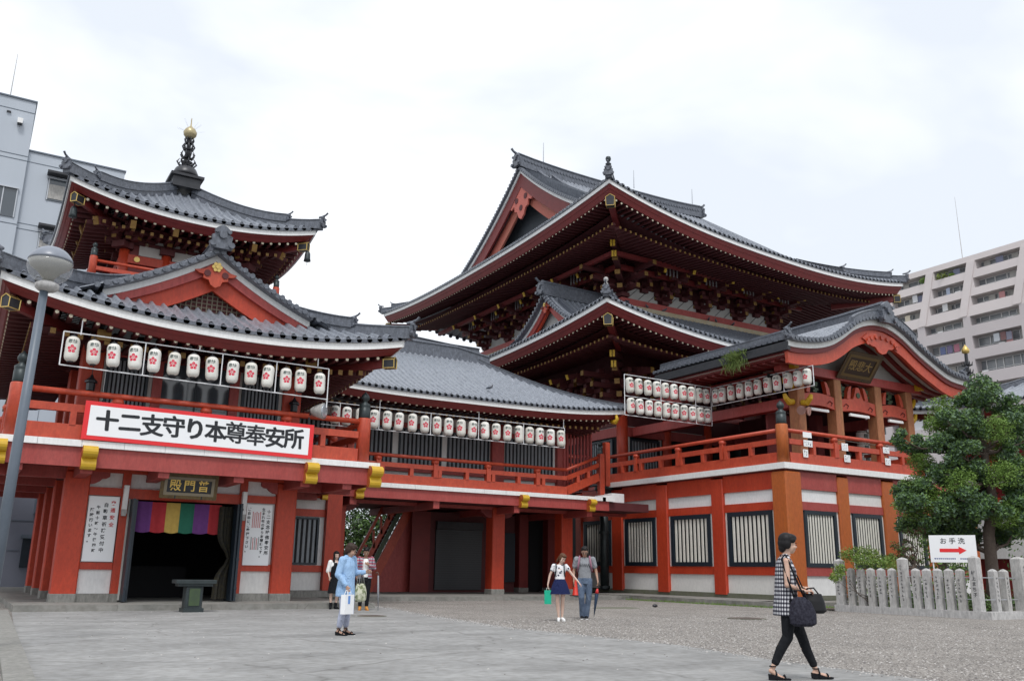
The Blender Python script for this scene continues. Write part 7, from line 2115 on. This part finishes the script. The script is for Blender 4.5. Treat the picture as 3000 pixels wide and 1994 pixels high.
# --- dark-haired woman half hidden behind
jt = dict(elR=(-.22, .02, 1.09), wrR=(-.20, -.12, .92), elL=(.22, 0, 1.09), wrL=(.05, -.18, 1.25), hdL=(-.3, -.2, .9), pnL=(0, 1, 0), anR=(-.08, .02, .10), anL=(.07, .02, .10))
P, j, part, R, HT = person('woman with long black hair in black vest and skirt behind the pale blue shirt', (9.36, 24.98, .004), -.15, 1.58, jt, (.05, 0, .2), (.60, .42, .34), slim=.92, vox=.013)
hairdo(part, HT, 'long', (.008, .007, .008))
part(garment([(0, 0, .95, .135, .105), (0, 0, 1.25, .155, .115), (0, 0, 1.35, .13, .08)], [([j['shR'], j['elR']], [.07, .065]), ([j['shL'], j['elL']], [.07, .065])], .013), 'white_blouse', M['white'])
part(garment([(0, -.01, .95, .145, .115), (0, -.01, 1.2, .150, .125), (0, 0, 1.34, .10, .10)], [], .013), 'black_vest', BLK)
part(garment([(0, 0, .45, .20, .17), (0, 0, .6, .185, .15), (0, 0, .85, .155, .12), (0, 0, 1.0, .135, .105)], [], .013), 'black_skirt', BLK)
shoes(part, j, 'boot', BLK)
TREE = [(28.97,16.82,6.97,0.63,0),(29.11,17.47,7.21,0.38,0),(29.03,18.45,6.80,0.56,1),(28.09,18.26,6.13,0.38,1),(27.88,17.18,5.98,0.53,0),(28.43,16.86,5.99,0.50,0),(29.53,16.44,6.04,0.51,0),(30.22,16.43,6.68,0.30,0),(27.60,18.98,5.64,0.34,0),(28.38,18.90,5.40,0.47,0),(28.00,17.84,5.42,0.54,0),(27.80,17.03,5.08,0.49,0),(30.16,17.15,5.61,0.48,1),(29.84,17.12,5.05,0.47,1),(29.11,16.28,4.79,0.50,0),(28.18,18.67,4.66,0.51,1),(27.65,17.55,4.53,0.49,0),(28.42,17.15,4.55,0.46,0),(27.69,19.38,3.87,0.42,0),(27.34,18.57,3.60,0.54,0),(27.96,19.78,3.29,0.47,0),(28.14,18.45,3.95,0.55,0),(27.59,17.36,3.66,0.49,0),(29.14,17.72,3.88,0.43,0),(29.45,16.58,3.98,0.51,0),(28.87,16.08,3.46,0.41,0),(28.42,19.38,3.04,0.52,0),(27.58,17.93,3.03,0.54,0),(28.52,17.86,3.03,0.51,0),(28.05,16.90,3.08,0.45,0),(29.41,16.66,2.59,0.47,0),(29.48,17.44,2.46,0.39,0),(29.47,16.24,5.45,0.30,0),(27.21,19.54,3.56,0.25,2),(29.56,18.18,2.60,0.39,0),(28.82,19.06,2.60,0.30,0),]
NAND = [(24.66,19.59,1.75,0.22),(24.97,19.52,1.83,0.24),(25.24,19.34,1.83,0.24),(25.55,19.26,1.77,0.24),(24.73,19.19,1.57,0.22),(25.04,19.11,1.51,0.22),(25.28,18.97,1.55,0.22),(25.26,18.65,1.51,0.22),(25.69,18.74,1.61,0.22),(23.93,19.39,1.18,0.20),(23.77,19.42,1.04,0.14),(24.07,19.38,1.32,0.16),(25.08,18.22,1.42,0.18),]
SMALLT = [(26.79,19.28,2.10,0.19),(26.88,19.14,1.99,0.21),(27.14,19.13,2.24,0.15),(27.06,18.89,2.56,0.23),(27.16,18.75,2.51,0.17),(27.25,18.62,2.60,0.19),(27.03,18.93,2.01,0.13),(27.06,18.89,1.72,0.17),(26.87,19.16,1.76,0.19),(26.72,19.37,1.75,0.17),(27.17,18.73,1.61,0.13),]
TREE += [(27.53,19.61,2.85,0.47,0),(28.15,19.51,2.67,0.47,0),(27.20,19.56,3.20,0.34,1),(28.94,19.42,2.61,0.48,0),(28.99,18.51,2.59,0.52,0),(27.49,18.08,3.46,0.58,1),(27.86,18.87,4.17,0.51,1),(27.53,17.18,4.10,0.53,1),(28.41,16.28,4.36,0.53,1),(27.80,16.45,3.24,0.45,0),(28.52,16.39,3.08,0.50,1),(28.54,16.37,5.86,0.50,1),(27.78,18.73,4.92,0.38,1),(29.35,16.15,4.45,0.46,0),(29.01,16.14,3.02,0.46,0),(30.19,17.10,3.58,0.48,0),(27.28,18.92,3.38,0.54,1),(28.94,17.46,5.66,0.55,1),(29.70,16.76,6.59,0.47,0),(28.53,17.84,5.79,0.46,0),]
# ---------------------------------------------------------------- foliage
def leaves(mb, c, r, n, size, rnd, sq=.75, nk=1, bias=.55, aspect=2.2):
    """n leaf quads scattered through an uneven ellipsoid, denser near the shell"""
    c = Vector(c)
    for i in range(n):
        d = Vector((rnd.gauss(0, 1), rnd.gauss(0, 1), rnd.gauss(0, 1))).normalized()
        rr = r * (rnd.random() ** .4) * (1 + .18 * sin(d.x * 5 + c.x * 9) + .15 * sin(d.z * 7 + c.y * 5))
        p = c + Vector((d.x * rr, d.y * rr, d.z * rr * sq))
        u = (d * bias + Vector((rnd.gauss(0, 1), rnd.gauss(0, 1), rnd.gauss(0, .8)))).normalized(); w = u.cross(Vector((rnd.gauss(0, 1), rnd.gauss(0, 1), rnd.gauss(0, 1)))).normalized()
        s = size * rnd.uniform(.6, 1.4); a = u * s; b = w * s / aspect
        mb.k = rnd.randrange(nk) if nk > 1 else 0
        mb.add([p - a * .5, p + b * .5, p + a * .5, p - b * .5], [(0, 1, 2, 3)])
def branch(mb, p0, p1, r0, r1, rnd, n=5, wob=.08):
    p0 = Vector(p0); p1 = Vector(p1); L = (p1 - p0).length; pts = []
    for i in range(n + 1):
        t = i / n; o = Vector((rnd.gauss(0, 1), rnd.gauss(0, 1), rnd.gauss(0, .5))) * wob * L * (sin(pi * t))
        pts.append(p0.lerp(p1, t) + o)
    mb.smooth = True; mb.tube(pts, [lerp(r0, r1, i / n) for i in range(n + 1)], 7); mb.smooth = False
    return pts
rnd = random.Random(5)
TREE = [t for t in TREE if not (t[1] > 19.45 and t[2] < 5.0)]
TR = thing('tree', 'gnarled dark evergreen tree with layered foliage rising behind the stone fence', 'tree', (28.7, 17.3, 0))
m = MB()
TP = [V(28.70, 17.28, -.1), V(28.74, 17.22, 1.2), V(28.76, 17.20, 2.5), V(28.90, 17.0, 3.7), V(28.84, 17.07, 4.6), V(28.83, 17.06, 5.6), V(28.9, 17.0, 6.6)]
m.smooth = True; m.tube(TP, [.24, .20, .18, .15, .13, .10, .05], 10); m.smooth = False
for x, y, z, r, t in TREE:
    zt_ = z - .35 - rnd.random() * .5; k = max(0, min(5, int((zt_) / 1.15)))
    q = TP[k].lerp(TP[k + 1], .5); br = branch(m, q, (x, y, z - r * .2), .065, .018, rnd)
    for _ in range(3):
        d = Vector((rnd.gauss(0, 1), rnd.gauss(0, 1), rnd.gauss(0, .6))).normalized() * r * .8
        branch(m, br[-2], Vector((x, y, z)) + d, .022, .006, rnd, 3)
m.build('trunk', M['bark'], TR)
m = MB()
for x, y, z, r, t in TREE:
    if t == 0:
        for q in range(5):
            o = Vector((rnd.gauss(0, .55), rnd.gauss(0, .55), rnd.gauss(0, .4))) * r
            leaves(m, (x + o.x, y + o.y, z + o.z), r * .66, int(950 * r), .115, rnd, .72, 2)
m.build('crown', [M['leaf'], leafmat('blue_green_leaf', (.055, .105, .062), (.13, .20, .12), 3)], TR, fix=False)
m = MB()
for x, y, z, r, t in TREE:
    if t: leaves(m, (x, y, z), r * 1.05, int(3300 * r), .085, rnd, .9, 1, .3, 3)
o = m.build('feathery_foliage', M['leafl'], TR, fix=False); o['label'] = 'soft bright green feathery foliage'
SB2 = thing('shrub', 'yellow-green bushy shrub spilling over the left end of the stone fence', 'shrub', (25.2, 19.2, 0))
m = MB(); k = MB()
for x, y, z, r in NAND:
    leaves(m, (x, y, z), r * 1.15, int(1700 * r), .075, rnd, .9, 2, .5, 2.6)
    branch(k, (25.4 + rnd.uniform(-.4, .4), 19.2 + rnd.uniform(-.4, .4), 0), (x, y, z), .015, .004, rnd, 4, .05)
for i in range(60):
    y = rnd.uniform(17.8, 20); leaves(m, (25.1, y, rnd.uniform(.2, 1.3)), .16, 14, .08, rnd, 1, 2)
m.build('foliage', [M['leafl'], M['leafy']], SB2, fix=False); k.build('stems', M['bark'], SB2)
SB3 = thing('small_tree', 'small twisted dark tree between the shrub and the direction sign', 'tree', (27.0, 18.9, 0))
m = MB(); k = MB()
for x, y, z, r in SMALLT:
    leaves(m, (x, y, z), r, int(900 * r), .07, rnd, .7, 2)
    branch(k, (27.08, 18.85, 1.2 + .3 * rnd.random()), (x, y, z), .03, .01, rnd, 4, .1)
branch(k, (27.08, 18.87, 0), (27.1, 18.83, 1.6), .06, .045, rnd)
m.build('foliage', [M['leaf'], mat('reddish_leaf', (.12, .05, .03), .6)], SB3, fix=False); k.build('trunk', M['bark'], SB3)
# low planting inside the fence
m = MB()
for i in range(46):
    x, y = rnd.uniform(25.4, 31), rnd.uniform(15.6, 21.3)
    if y > 20.6 and x < 27: continue
    leaves(m, (x, y, .25 + .25 * rnd.random()), .42, 170, .09, rnd, .8, 2)
single(m, 'ground_cover', [M['leafd'], M['leaf']], 'low dark ground cover behind the stone fence', 'ground cover', (28, 18, 0), kind='stuff')
plane_obj('planting_bed', [(24.9, 15.2), (34, 15.2), (34, 21.6), (24.9, 21.6)], .03, mat('soil', (.07, .055, .04), .95, (.11, .09, .07), 3, .6))
# grass tuft on the porch gutter
m = MB()
for i in range(420):
    x = 27.62 + rnd.gauss(0, .05); y = 26.9 + rnd.gauss(0, .30); z = 10.05 + rnd.gauss(0, .1)
    up_ = rnd.random() < .55; h = rnd.uniform(.15, .4) if up_ else -rnd.uniform(.2, .6); a = rnd.uniform(0, 2 * pi)
    d = V(cos(a) * .18 - .06, sin(a) * .2, h); w_ = V(-sin(a), cos(a), 0) * .012
    m.add([V(x, y, z) - w_, V(x, y, z) + w_, V(x, y, z) + d * .6 + w_ * .6 + V(0, 0, .05), V(x, y, z) + d], [(0, 1, 2, 3)])
single(m, 'grass_tuft', M['grass'], 'tuft of long green grass growing from the porch roof gutter', 'grass', (27.6, 26.9, 10))
# trees behind the gallery
def tree(x, y, h, r, label, n, lm, group, size=.2, seed=1):
    rd = random.Random(seed); T = thing('tree', label, 'tree', (x, y, 0), group)
    k = MB(); k.smooth = True; k.tube([(x, y, 0), (x + .1, y, h * .4), (x, y + .1, h * .8)], [.2, .15, .06], 8); k.smooth = False
    m = MB()
    for i in range(n):
        a = rd.uniform(0, 2 * pi); z = lerp(.18, 1.0, i / n) * h; rr = r * sqrt(max(.1, 1 - ((z / h - .45) / .62) ** 2)) * rd.uniform(.3, .85)
        c = V(x + rr * cos(a), y + rr * sin(a), z); branch(k, (x, y, min(h * .75, z * .8)), c, .05, .02, rd, 3)
        leaves(m, c, r * .42, 260, size, rd, .75, 2)
    k.build('trunk', M['bark'], T); m.build('crown', lm, T, fix=False); return T
tree(17.2, 47.5, 6.0, 2.6, 'dense dark tree seen under the gallery left of the staircase', 22, [M['leafd'], M['leaf']], 'trees behind the gallery', .22, 3)
tree(20.6, 49.5, 5.6, 2.5, 'dark tree seen through the staircase railing behind the gallery', 20, [M['leafd'], M['leafd']], 'trees behind the gallery', .22, 4)
tree(14.6, 48.5, 6.0, 2.4, 'dark tree hidden mostly by the pagoda post behind the gallery', 18, [M['leafd'], M['leaf']], 'trees behind the gallery', .22, 6)
m = MB()
for c in ((16.4, 43.5, 2.7, .5), (16.1, 43.3, 1.9, .6), (16.5, 43.5, 1.3, .6), (16.2, 43.3, .6, .6)): leaves(m, c[:3], c[3], 420, .16, rnd, .8, 2)
single(m, 'bush', [M['leaf'], M['leafd']], 'brighter green bush under the gallery beside the pagoda post', 'bush', (16.3, 43.4, 0))
tree(36.5, 18.5, 7.4, 2.6, 'second evergreen at the right edge behind the pine', 18, [M['leaf'], M['leafd']], 'trees at the right edge', .15, 8)
tree(33.0, 21.8, 4.6, 1.6, 'lower leafy tree between the hall and the big evergreen', 12, [M['leaf'], M['leafl']], 'trees at the right edge', .13, 9)
# pigeons
def pigeon(x, y, z, rz, label):
    T = thing('pigeon', label, 'bird', (x, y, z), 'pigeons on the roofs', 0)
    m = MB(); R = Matrix.Rotation(rz, 3, 'Z'); A = lambda *p: Vector((x, y, z)) + R @ Vector(p)
    m.smooth = True
    m.tube([A(.16, 0, .05), A(.08, 0, .07), A(0, 0, .10), (A(-.08, 0, .13)), A(-.12, 0, .18), A(-.125, 0, .215), A(-.16, 0, .22)], [.012, .035, .06, .055, .03, .026, .006], 8)
    m.tube([A(-.01, .02, .05), A(-.01, .02, 0)], .006, 4); m.tube([A(-.01, -.02, .05), A(-.01, -.02, 0)], .006, 4)
    m.build('body', mat('pigeon_grey', (.05, .055, .065), .6, (.12, .12, .14), 20, .6), T)
    w_ = MB(); w_.smooth = True; w_.tube([A(-.06, .035, .13), A(.04, .045, .11), A(.16, .02, .06)], [.02, .035, .006], 6); w_.tube([A(-.06, -.035, .13), A(.04, -.045, .11), A(.16, -.02, .06)], [.02, .035, .006], 6); w_.build('wings', M['polegrey'], T)
pigeon(18.15, 31.7, 8.42, 2.6, 'dark pigeon standing on the gallery roof tiles')
for x, z, lb in ((31.84, 15.74, 'leftmost'), (33.15, 15.74, 'second'), (36.6, 15.74, 'third'), (37.2, 15.74, 'fourth'), (38.6, 15.74, 'rightmost')):
    pigeon(x, 37.66, z, rnd.uniform(0, 3), 'small dark pigeon on the pale boarding under the great eave, %s' % lb)
m = MB(); m.smooth = True; m.lathe([(.03, 0), (.07, .02), (.08, .05), (.05, .09), (.01, .10)], (20.4, 24.1, 0), 9, 1.4, .8)
single(m, 'dark_stone', M['black'], 'small dark lump lying on the gravel right of the drain', 'stone', (20.4, 24.1, 0))
# ---------------------------------------------------------------- neighbouring buildings
GB = thing('office_building', 'plain grey concrete building with a taller stair tower behind the pagoda on the left', 'building', (0, 55, 0))
m = MB(); m.box(-7, .34, 50.0, 66, 0, 24.95); m.build('stair_tower', M['conc'], GB)
m = MB(); m.box(.345, 5.1, 50.25, 68, 0, 22.25); m.build('main_block', M['conc'], GB)
m = MB(); m.box(-7.05, .39, 49.93, 66, 24.951, 25.03); m.box(.345, 5.15, 50.18, 68, 22.251, 22.33); m.build('parapet_cap', M['polegrey'], GB)
m = MB()
for z in (24.3, 21.8, 21.55, 18.0, 14.5): m.box(-7, .34, 49.985, 49.999, z, z + .035)
for z in (21.65, 18.2, 17.9, 14.6): m.box(.346, 5.1, 50.235, 50.249, z, z + .03)
for x in (2.6, 4.0): m.box(x, x + .02, 50.236, 50.248, 4, 21.6)
m.build('panel_joints', M['polegrey'], GB)
for (x0, x1, z0, z1) in ((-1.9, .14, 18.35, 19.9), (1.45, 3.2, 19.75, 20.95), (1.40, 3.2, 17.0, 17.9), (-1.9, .14, 14.8, 16.3), (1.4, 3.2, 13.2, 14.4)):
    yb = 50.0 if x1 < .3 else 50.25
    m = MB(); m.box(x0, x1, yb - .05, yb - .002, z0, z1); w_ = m.build('window', M['window'], GB)
    m = MB()
    for x in (x0 + .02, (x0 + x1) / 2 + .35, x1 - .04): m.box(x, x + .05, yb - .08, yb - .051, z0, z1)
    m.box(x0 - .05, x1 + .05, yb - .15, yb - .051, z1, z1 + .06); m.build('frame', M['steel'], w_)
    if x1 > .3: m = MB(); m.box(x0 + .08, x1 - .1, yb - .07, yb - .051, z0 + .1, z1 - .3); m.build('blind', M['granite'], w_)
for (x0, z0) in ((1.35, 21.1), (1.30, 18.1)):
    m = MB(); m.box(x0, x0 + 2.0, 49.6, 50.2, z0, z0 + .12); m.build('window_hood', M['black'], GB)
m = MB(); m.box(-.40, -.15, 49.7, 49.98, 23.5, 23.78); m.build('vent_box', M['white'], GB)
m = MB(); m.box(-.38, -.17, 49.72, 49.96, 23.46, 23.499); m.box(-.95, -.75, 49.9, 49.99, 24.05, 24.12); m.build('vent_shadow_box', M['black'], GB)
m = MB(); m.tube([(-.92, 50.2, 24.6), (-.90, 50.2, 27.6)], [.03, .012], 5); m.box(-1.1, -.75, 50.05, 50.1, 24.55, 24.9); m.build('antenna', M['granite'], GB)
AN = thing('annex_building', 'low grey clad building with a dark shutter seen under the pagoda balcony', 'building', (1.5, 45, 0))
m = MB(); m.box(-9, 6.5, 44.0, 49, 0, 5.6); m.build('wall', mat('slate_blue_cladding', (.16, .17, .21), .7, (.13, .14, .18), .8, .6), AN)
m = MB(); m.box(2.4, 3.6, 43.9, 43.99, .95, 2.15); m.build('shutter', M['navy'], AN)
m = MB(); m.box(2.3, 3.7, 43.75, 43.99, 2.16, 2.30); m.box(-9, 6.5, 43.97, 43.995, 2.88, 2.91); m.box(-9, 2.3, 43.97, 43.995, 1.64, 1.67); m.box(2.65, 3.7, 43.7, 43.99, 3.2, 3.85); m.build('trim', M['polegrey'], AN)
m = MB(); m.box(-12, 14, 46, 46.3, 0, 2.2); single(m, 'boundary_wall', M['stoned'], 'low dark boundary wall behind the pagoda', 'wall', (0, 46, 0))
# ---- apartment block far right; facade plane X=110, storeys step toward the left as they go down
AP = thing('apartment_block', 'large pinkish-grey apartment block with balconies and slanting piers beyond the temple hall', 'building', (120, 65, 0))
M['winlight'] = mat('hazed_window_glass', (.16, .18, .20), .2, (.28, .29, .30), .6, .5)  # glass made paler, distance haze put into the colour
pk = mat('pinkish_grey_tile', (.66, .60, .59), .8, (.60, .545, .535), .25, .5, .05, 6); pk2 = mat('mauve_grey_tile', (.52, .475, .475), .8, (.47, .43, .435), .3, .5)  # facade tones kept pale, haze is part of the colour
m = MB(); m.box(111.6, 128, 40, 86, 0, 42.0); m.build('core', mat('recess_wall', (.34, .31, .31), .85, (.42, .39, .39), .5, .6), AP)  # recess lightened as if seen through haze, done in the colour
FLR = [(40.5, 41.75, 0), (38.05, 39.42, .55), (35.78, 37.05, 1.15), (33.1, 34.40, 1.5), (29.95, 31.68, 2.2), (26.7, 28.57, 2.6), (23.6, 25.2, 3.0), (20.4, 22.0, 3.0), (17.2, 18.8, 3.0), (14, 15.6, 3), (10.8, 12.4, 3)]
m = MB(); m.box(110, 111.6, 40, 86, 41.75, 42.55); m.build('roof_parapet', pk, AP)
LAUN = [mat('laundry', c3, .9) for c3 in ((.6, .6, .62), (.35, .4, .5), (.4, .2, .2), (.15, .16, .22), (.55, .5, .4))]
prev = 40.5
rd = random.Random(21)
for i, (z0, z1, sh) in enumerate(FLR):
    nz = FLR[i + 1][1] if i + 1 < len(FLR) else 9
    m = MB(); m.box(110, 110.22, 40, 86, nz, z0); m.box(110.22, 111.6, 40, 86, nz, nz + .18); b_ = m.build('balcony_parapet', pk if i < 3 else pk2, AP)
    # bays between piers
    bays = [(50.4 + sh, 56.1 + sh), (57.0 + sh, 63.3 + sh), (64.4 + sh, 69.3 + sh), (70.3 + sh, 75.6 + sh), (76.6 + sh, 82 + sh)] if i < 3 else [(44, 50), (51.5, 57.6), (58.4, 64.9), (65.9, 71.5), (72.6, 78), (79, 84)]
    for (a, b) in bays:
        # railing bars + glazing
        m = MB(); m.box(111.45, 111.58, a, b, z0 - .8, z1 - .05); w_ = m.build('window', M['winlight'], b_)
        w_.parent = AP; ORG[w_.name] = ORG[AP.name]
        m = MB(); k = a; 
        while k < b: m.box(111.36, 111.44, k, k + .09, z0 - .8, z1 - .05); k += rd.choice((1.0, 1.25, 1.6))
        m.box(111.36, 111.44, a, b, z1 - .14, z1 - .05); m.box(111.36, 111.44, a, b, z0 + .45, z0 + .52)
        m.build('window_frame', M['white'], w_)
        m = MB(); k = a
        while k < b - 1:
            if rd.random() < .35: m.box(111.30, 111.35, k, k + .9, z0 - .5, z1 - .15)
            k += 1.25
        if m.v: m.build('curtain', M['oldwhite'], w_)
    for (a, b) in bays:
        if rd.random() < .7:
            m = MB(); y_ = rd.uniform(a + .3, b - 1.2); m.box(110.6, 110.95, y_, y_ + .8, z0 - .7, z0 + .05 + rd.uniform(0, .3)); m.build('air_conditioner', M['white'], AP)
        if rd.random() < .6:
            m = MB(); y_ = rd.uniform(a + .2, b - 1.5); w2 = rd.uniform(.5, 1.4); m.box(110.4, 110.44, y_, y_ + w2, z0 - .2, z1 - .3); m.build('hanging_laundry', rd.choice(LAUN), AP)
    # solid fill between the bays
    m = MB(); last = 40
    for (a, b) in bays + [(86, 86)]:
        if a > last: m.box(110, 111.6, last, a, z0, z1 - .001)
        last = b
    m.build('pier', pk if i < 3 else pk2, AP)
for k0, ysh in ((63.35, .35), (69.35, .35), (56.15, .35)):
    m = MB(); m.prism([(k0 - .05, 41.75), (k0 + 1.05, 41.75), (k0 + 3.0, 34.5), (k0 + 1.9, 34.5)], (109.88, 0, 0), (0, 1, 0), (0, 0, 1), (.11, 0, 0)); m.build('slanted_fin', pk, AP)
for (y, z, w_, cm) in ((70.9, 41.0, 1.6, 'leafl'), (68.3, 40.9, 2.0, 'leafy'), (66.9, 40.75, .8, 'leafl')):
    m = MB(); leaves(m, (110.4, y, z), w_ * .5, 260, .28, rd, .6); m.build('balcony_plants', M[cm], AP, fix=False)
for (y, z, c3) in ((61.5, 30.7, (.45, .47, .5)), (60.6, 30.7, (.18, .10, .10)), (59.9, 30.6, (.2, .2, .25)), (68.0, 30.4, (.14, .12, .2)), (67.0, 30.4, (.3, .12, .16)), (69.0, 30.4, (.10, .12, .22)), (68.0, 36.3, (.6, .6, .6)), (72.3, 38.6, (.6, .6, .62))):
    m = MB(); m.box(110.3, 110.36, y, y + .75, z - .3, z + .75); m.build('hanging_laundry', mat('laundry', c3, .9), AP)
m = MB(); m.tube([(112, 66.1, 42.5), (112, 66.2, 52.3)], [.06, .02], 5); single(m, 'antenna_mast', M['granite'], 'thin tall mast on the apartment block roof', 'antenna', (112, 66, 42.5))
# ---- small hall with tiled roof and spire on the right
SH = thing('small_hall', 'small red temple hall with grey tiled roof behind the evergreen at the right edge', 'temple', (46, 25, 0))
m = MB(); m.box(43.5, 52, 20.5, 27.8, 0, 8.6); m.build('wall', M['redd'], SH)
m = MB(); m.box(43.3, 43.49, 20.4, 27.8, 5.6, 6.3); m.box(43.3, 43.49, 20.4, 27.8, 2.0, 4.2); m.build('plaster_panel', M['plaster'], SH)
m = MB(); m.box(43.25, 43.3, 20.4, 27.8, 4.6, 4.9); m.box(43.2, 43.3, 20.4, 27.8, 6.4, 6.7); m.build('tie_beam', M['red'], SH)
SR = Roof(42.2, 53, 18.5, 29, {'00': 9.7, '10': 9.7, '01': 9.7, '11': 9.7}, {'F': .4, 'L': .4, 'B': .4, 'R': .4}, lambda d: .28 * d + .02 * d * d, 5)
tm = MB()
for sd in 'FL':
    W = SR.W(sd); SR.tiles(tm, sd, lambda a, W=W: min(a, W - a, 5.2), per=.36, rows=6)
tm.build('roof_tiles', [M['tile'], M['tiled']], SH)
eave_set(SR, 'FL', SH, red=.3, in1=1.1, in2=2.0, sp=.34)
rm = MB()
for c in ('00', '01'): hip_ridge(rm, SR.hip(c, 5, 8), .15, .3, ((0, 1),), .6)
rm.build('hip_ridges', M['tiled'], SH)
m = MB(); x, y, z0 = 42.9, 25.75, 9.9
m.tube([(x, y, z0), (x, y, 12.2)], .09, 7)
for k, z in enumerate((10.3, 10.75, 11.2, 11.6)):
    for q in range(6):
        a = q * pi / 3; d = V(cos(a), sin(a), 0); m.tube([V(x, y, z), V(x, y, z) + d * .22, V(x, y, z) + d * .26 + V(0, 0, .18)], [.05, .05, .015], 5)
s_1 = m.build('spire', M['black'], SH)
m = MB(); m.smooth = True; m.lathe([(.05, 0), (.17, .06), (.2, .2), (.12, .34), (.01, .5)], (x, y, 12.2), 12); m.build('gilded_jewel', M['gold'], s_1)
# ---------------------------------------------------------------- camera and light
F_, P_, RL_, YA_, HC = 2600.0, .2525, .0145, .545, 1.15
up = V(0, cos(P_), -sin(P_))
c, s_ = cos(-RL_), sin(-RL_)
up = V(c * up.x - s_ * up.y, s_ * up.x + c * up.y, up.z)
r0 = V(0, 0, -1).cross(up).normalized(); fw = up.cross(r0)
dA = cos(YA_) * r0 + sin(YA_) * fw; dB = -sin(YA_) * r0 + cos(YA_) * fw
MX = Matrix(((dA.x, dA.y, dA.z, 0), (dB.x, dB.y, dB.z, 0), (up.x, up.y, up.z, HC), (0, 0, 0, 1)))
cam = bpy.data.cameras.new('camera'); co = bpy.data.objects.new('camera', cam); COL.objects.link(co)
co.matrix_world = MX
cam.sensor_width = 36; cam.lens = F_ / 3000 * 36; cam.clip_end = 2000; cam.clip_start = .1
SC.camera = co
# overcast daylight
AZ, EL = radians(205), radians(58)
w = bpy.data.worlds.new('World'); SC.world = w; w.use_nodes = True
nt = w.node_tree; N = nt.nodes; L = nt.links
bg = N['Background']; bg.inputs['Strength'].default_value = 1.0
sky = N.new('ShaderNodeTexSky'); sky.sky_type = 'NISHITA'; sky.sun_disc = False; sky.sun_elevation = EL; sky.sun_rotation = AZ
sc = N.new('ShaderNodeMix'); sc.data_type = 'RGBA'; sc.blend_type = 'MULTIPLY'; sc.inputs[0].default_value = 1
sc.inputs[7].default_value = (.12, .12, .12, 1); L.new(sky.outputs[0], sc.inputs[6])
tc = N.new('ShaderNodeTexCoord'); mp = N.new('ShaderNodeMapping'); mp.inputs['Scale'].default_value = (1.2, 1.2, 2.6)
mp.inputs['Location'].default_value = (3.1, 1.7, .4); L.new(tc.outputs['Generated'], mp.inputs[0])
no = N.new('ShaderNodeTexNoise'); no.inputs['Scale'].default_value = 1.5; no.inputs['Detail'].default_value = 5; no.inputs['Roughness'].default_value = .5
no.inputs['Distortion'].default_value = .3
L.new(mp.outputs[0], no.inputs['Vector'])
rp = N.new('ShaderNodeValToRGB'); rp.color_ramp.elements[0].position = .40; rp.color_ramp.elements[0].color = (.70, .745, .81, 1)
rp.color_ramp.elements[1].position = .62; rp.color_ramp.elements[1].color = (1.0, 1.015, 1.04, 1)
L.new(no.outputs['Fac'], rp.inputs[0])
mx = N.new('ShaderNodeMix'); mx.data_type = 'RGBA'; mx.inputs[0].default_value = .93
L.new(sc.outputs[2], mx.inputs[6]); L.new(rp.outputs[0], mx.inputs[7])
L.new(mx.outputs[2], bg.inputs['Color'])
sl = bpy.data.lights.new('sun', 'SUN'); sl.energy = 1.6; sl.angle = radians(14); sl.color = (1, .98, .96)
so = bpy.data.objects.new('sun', sl); COL.objects.link(so)
d = V(sin(AZ) * cos(EL), cos(AZ) * cos(EL), sin(EL))
so.rotation_euler = d.to_track_quat('Z', 'Y').to_euler(); so.location = (0, 0, 60)
SC.view_settings.view_transform = 'Standard'; SC.view_settings.look = 'None'; SC.view_settings.gamma = 1; SC.view_settings.exposure = .36
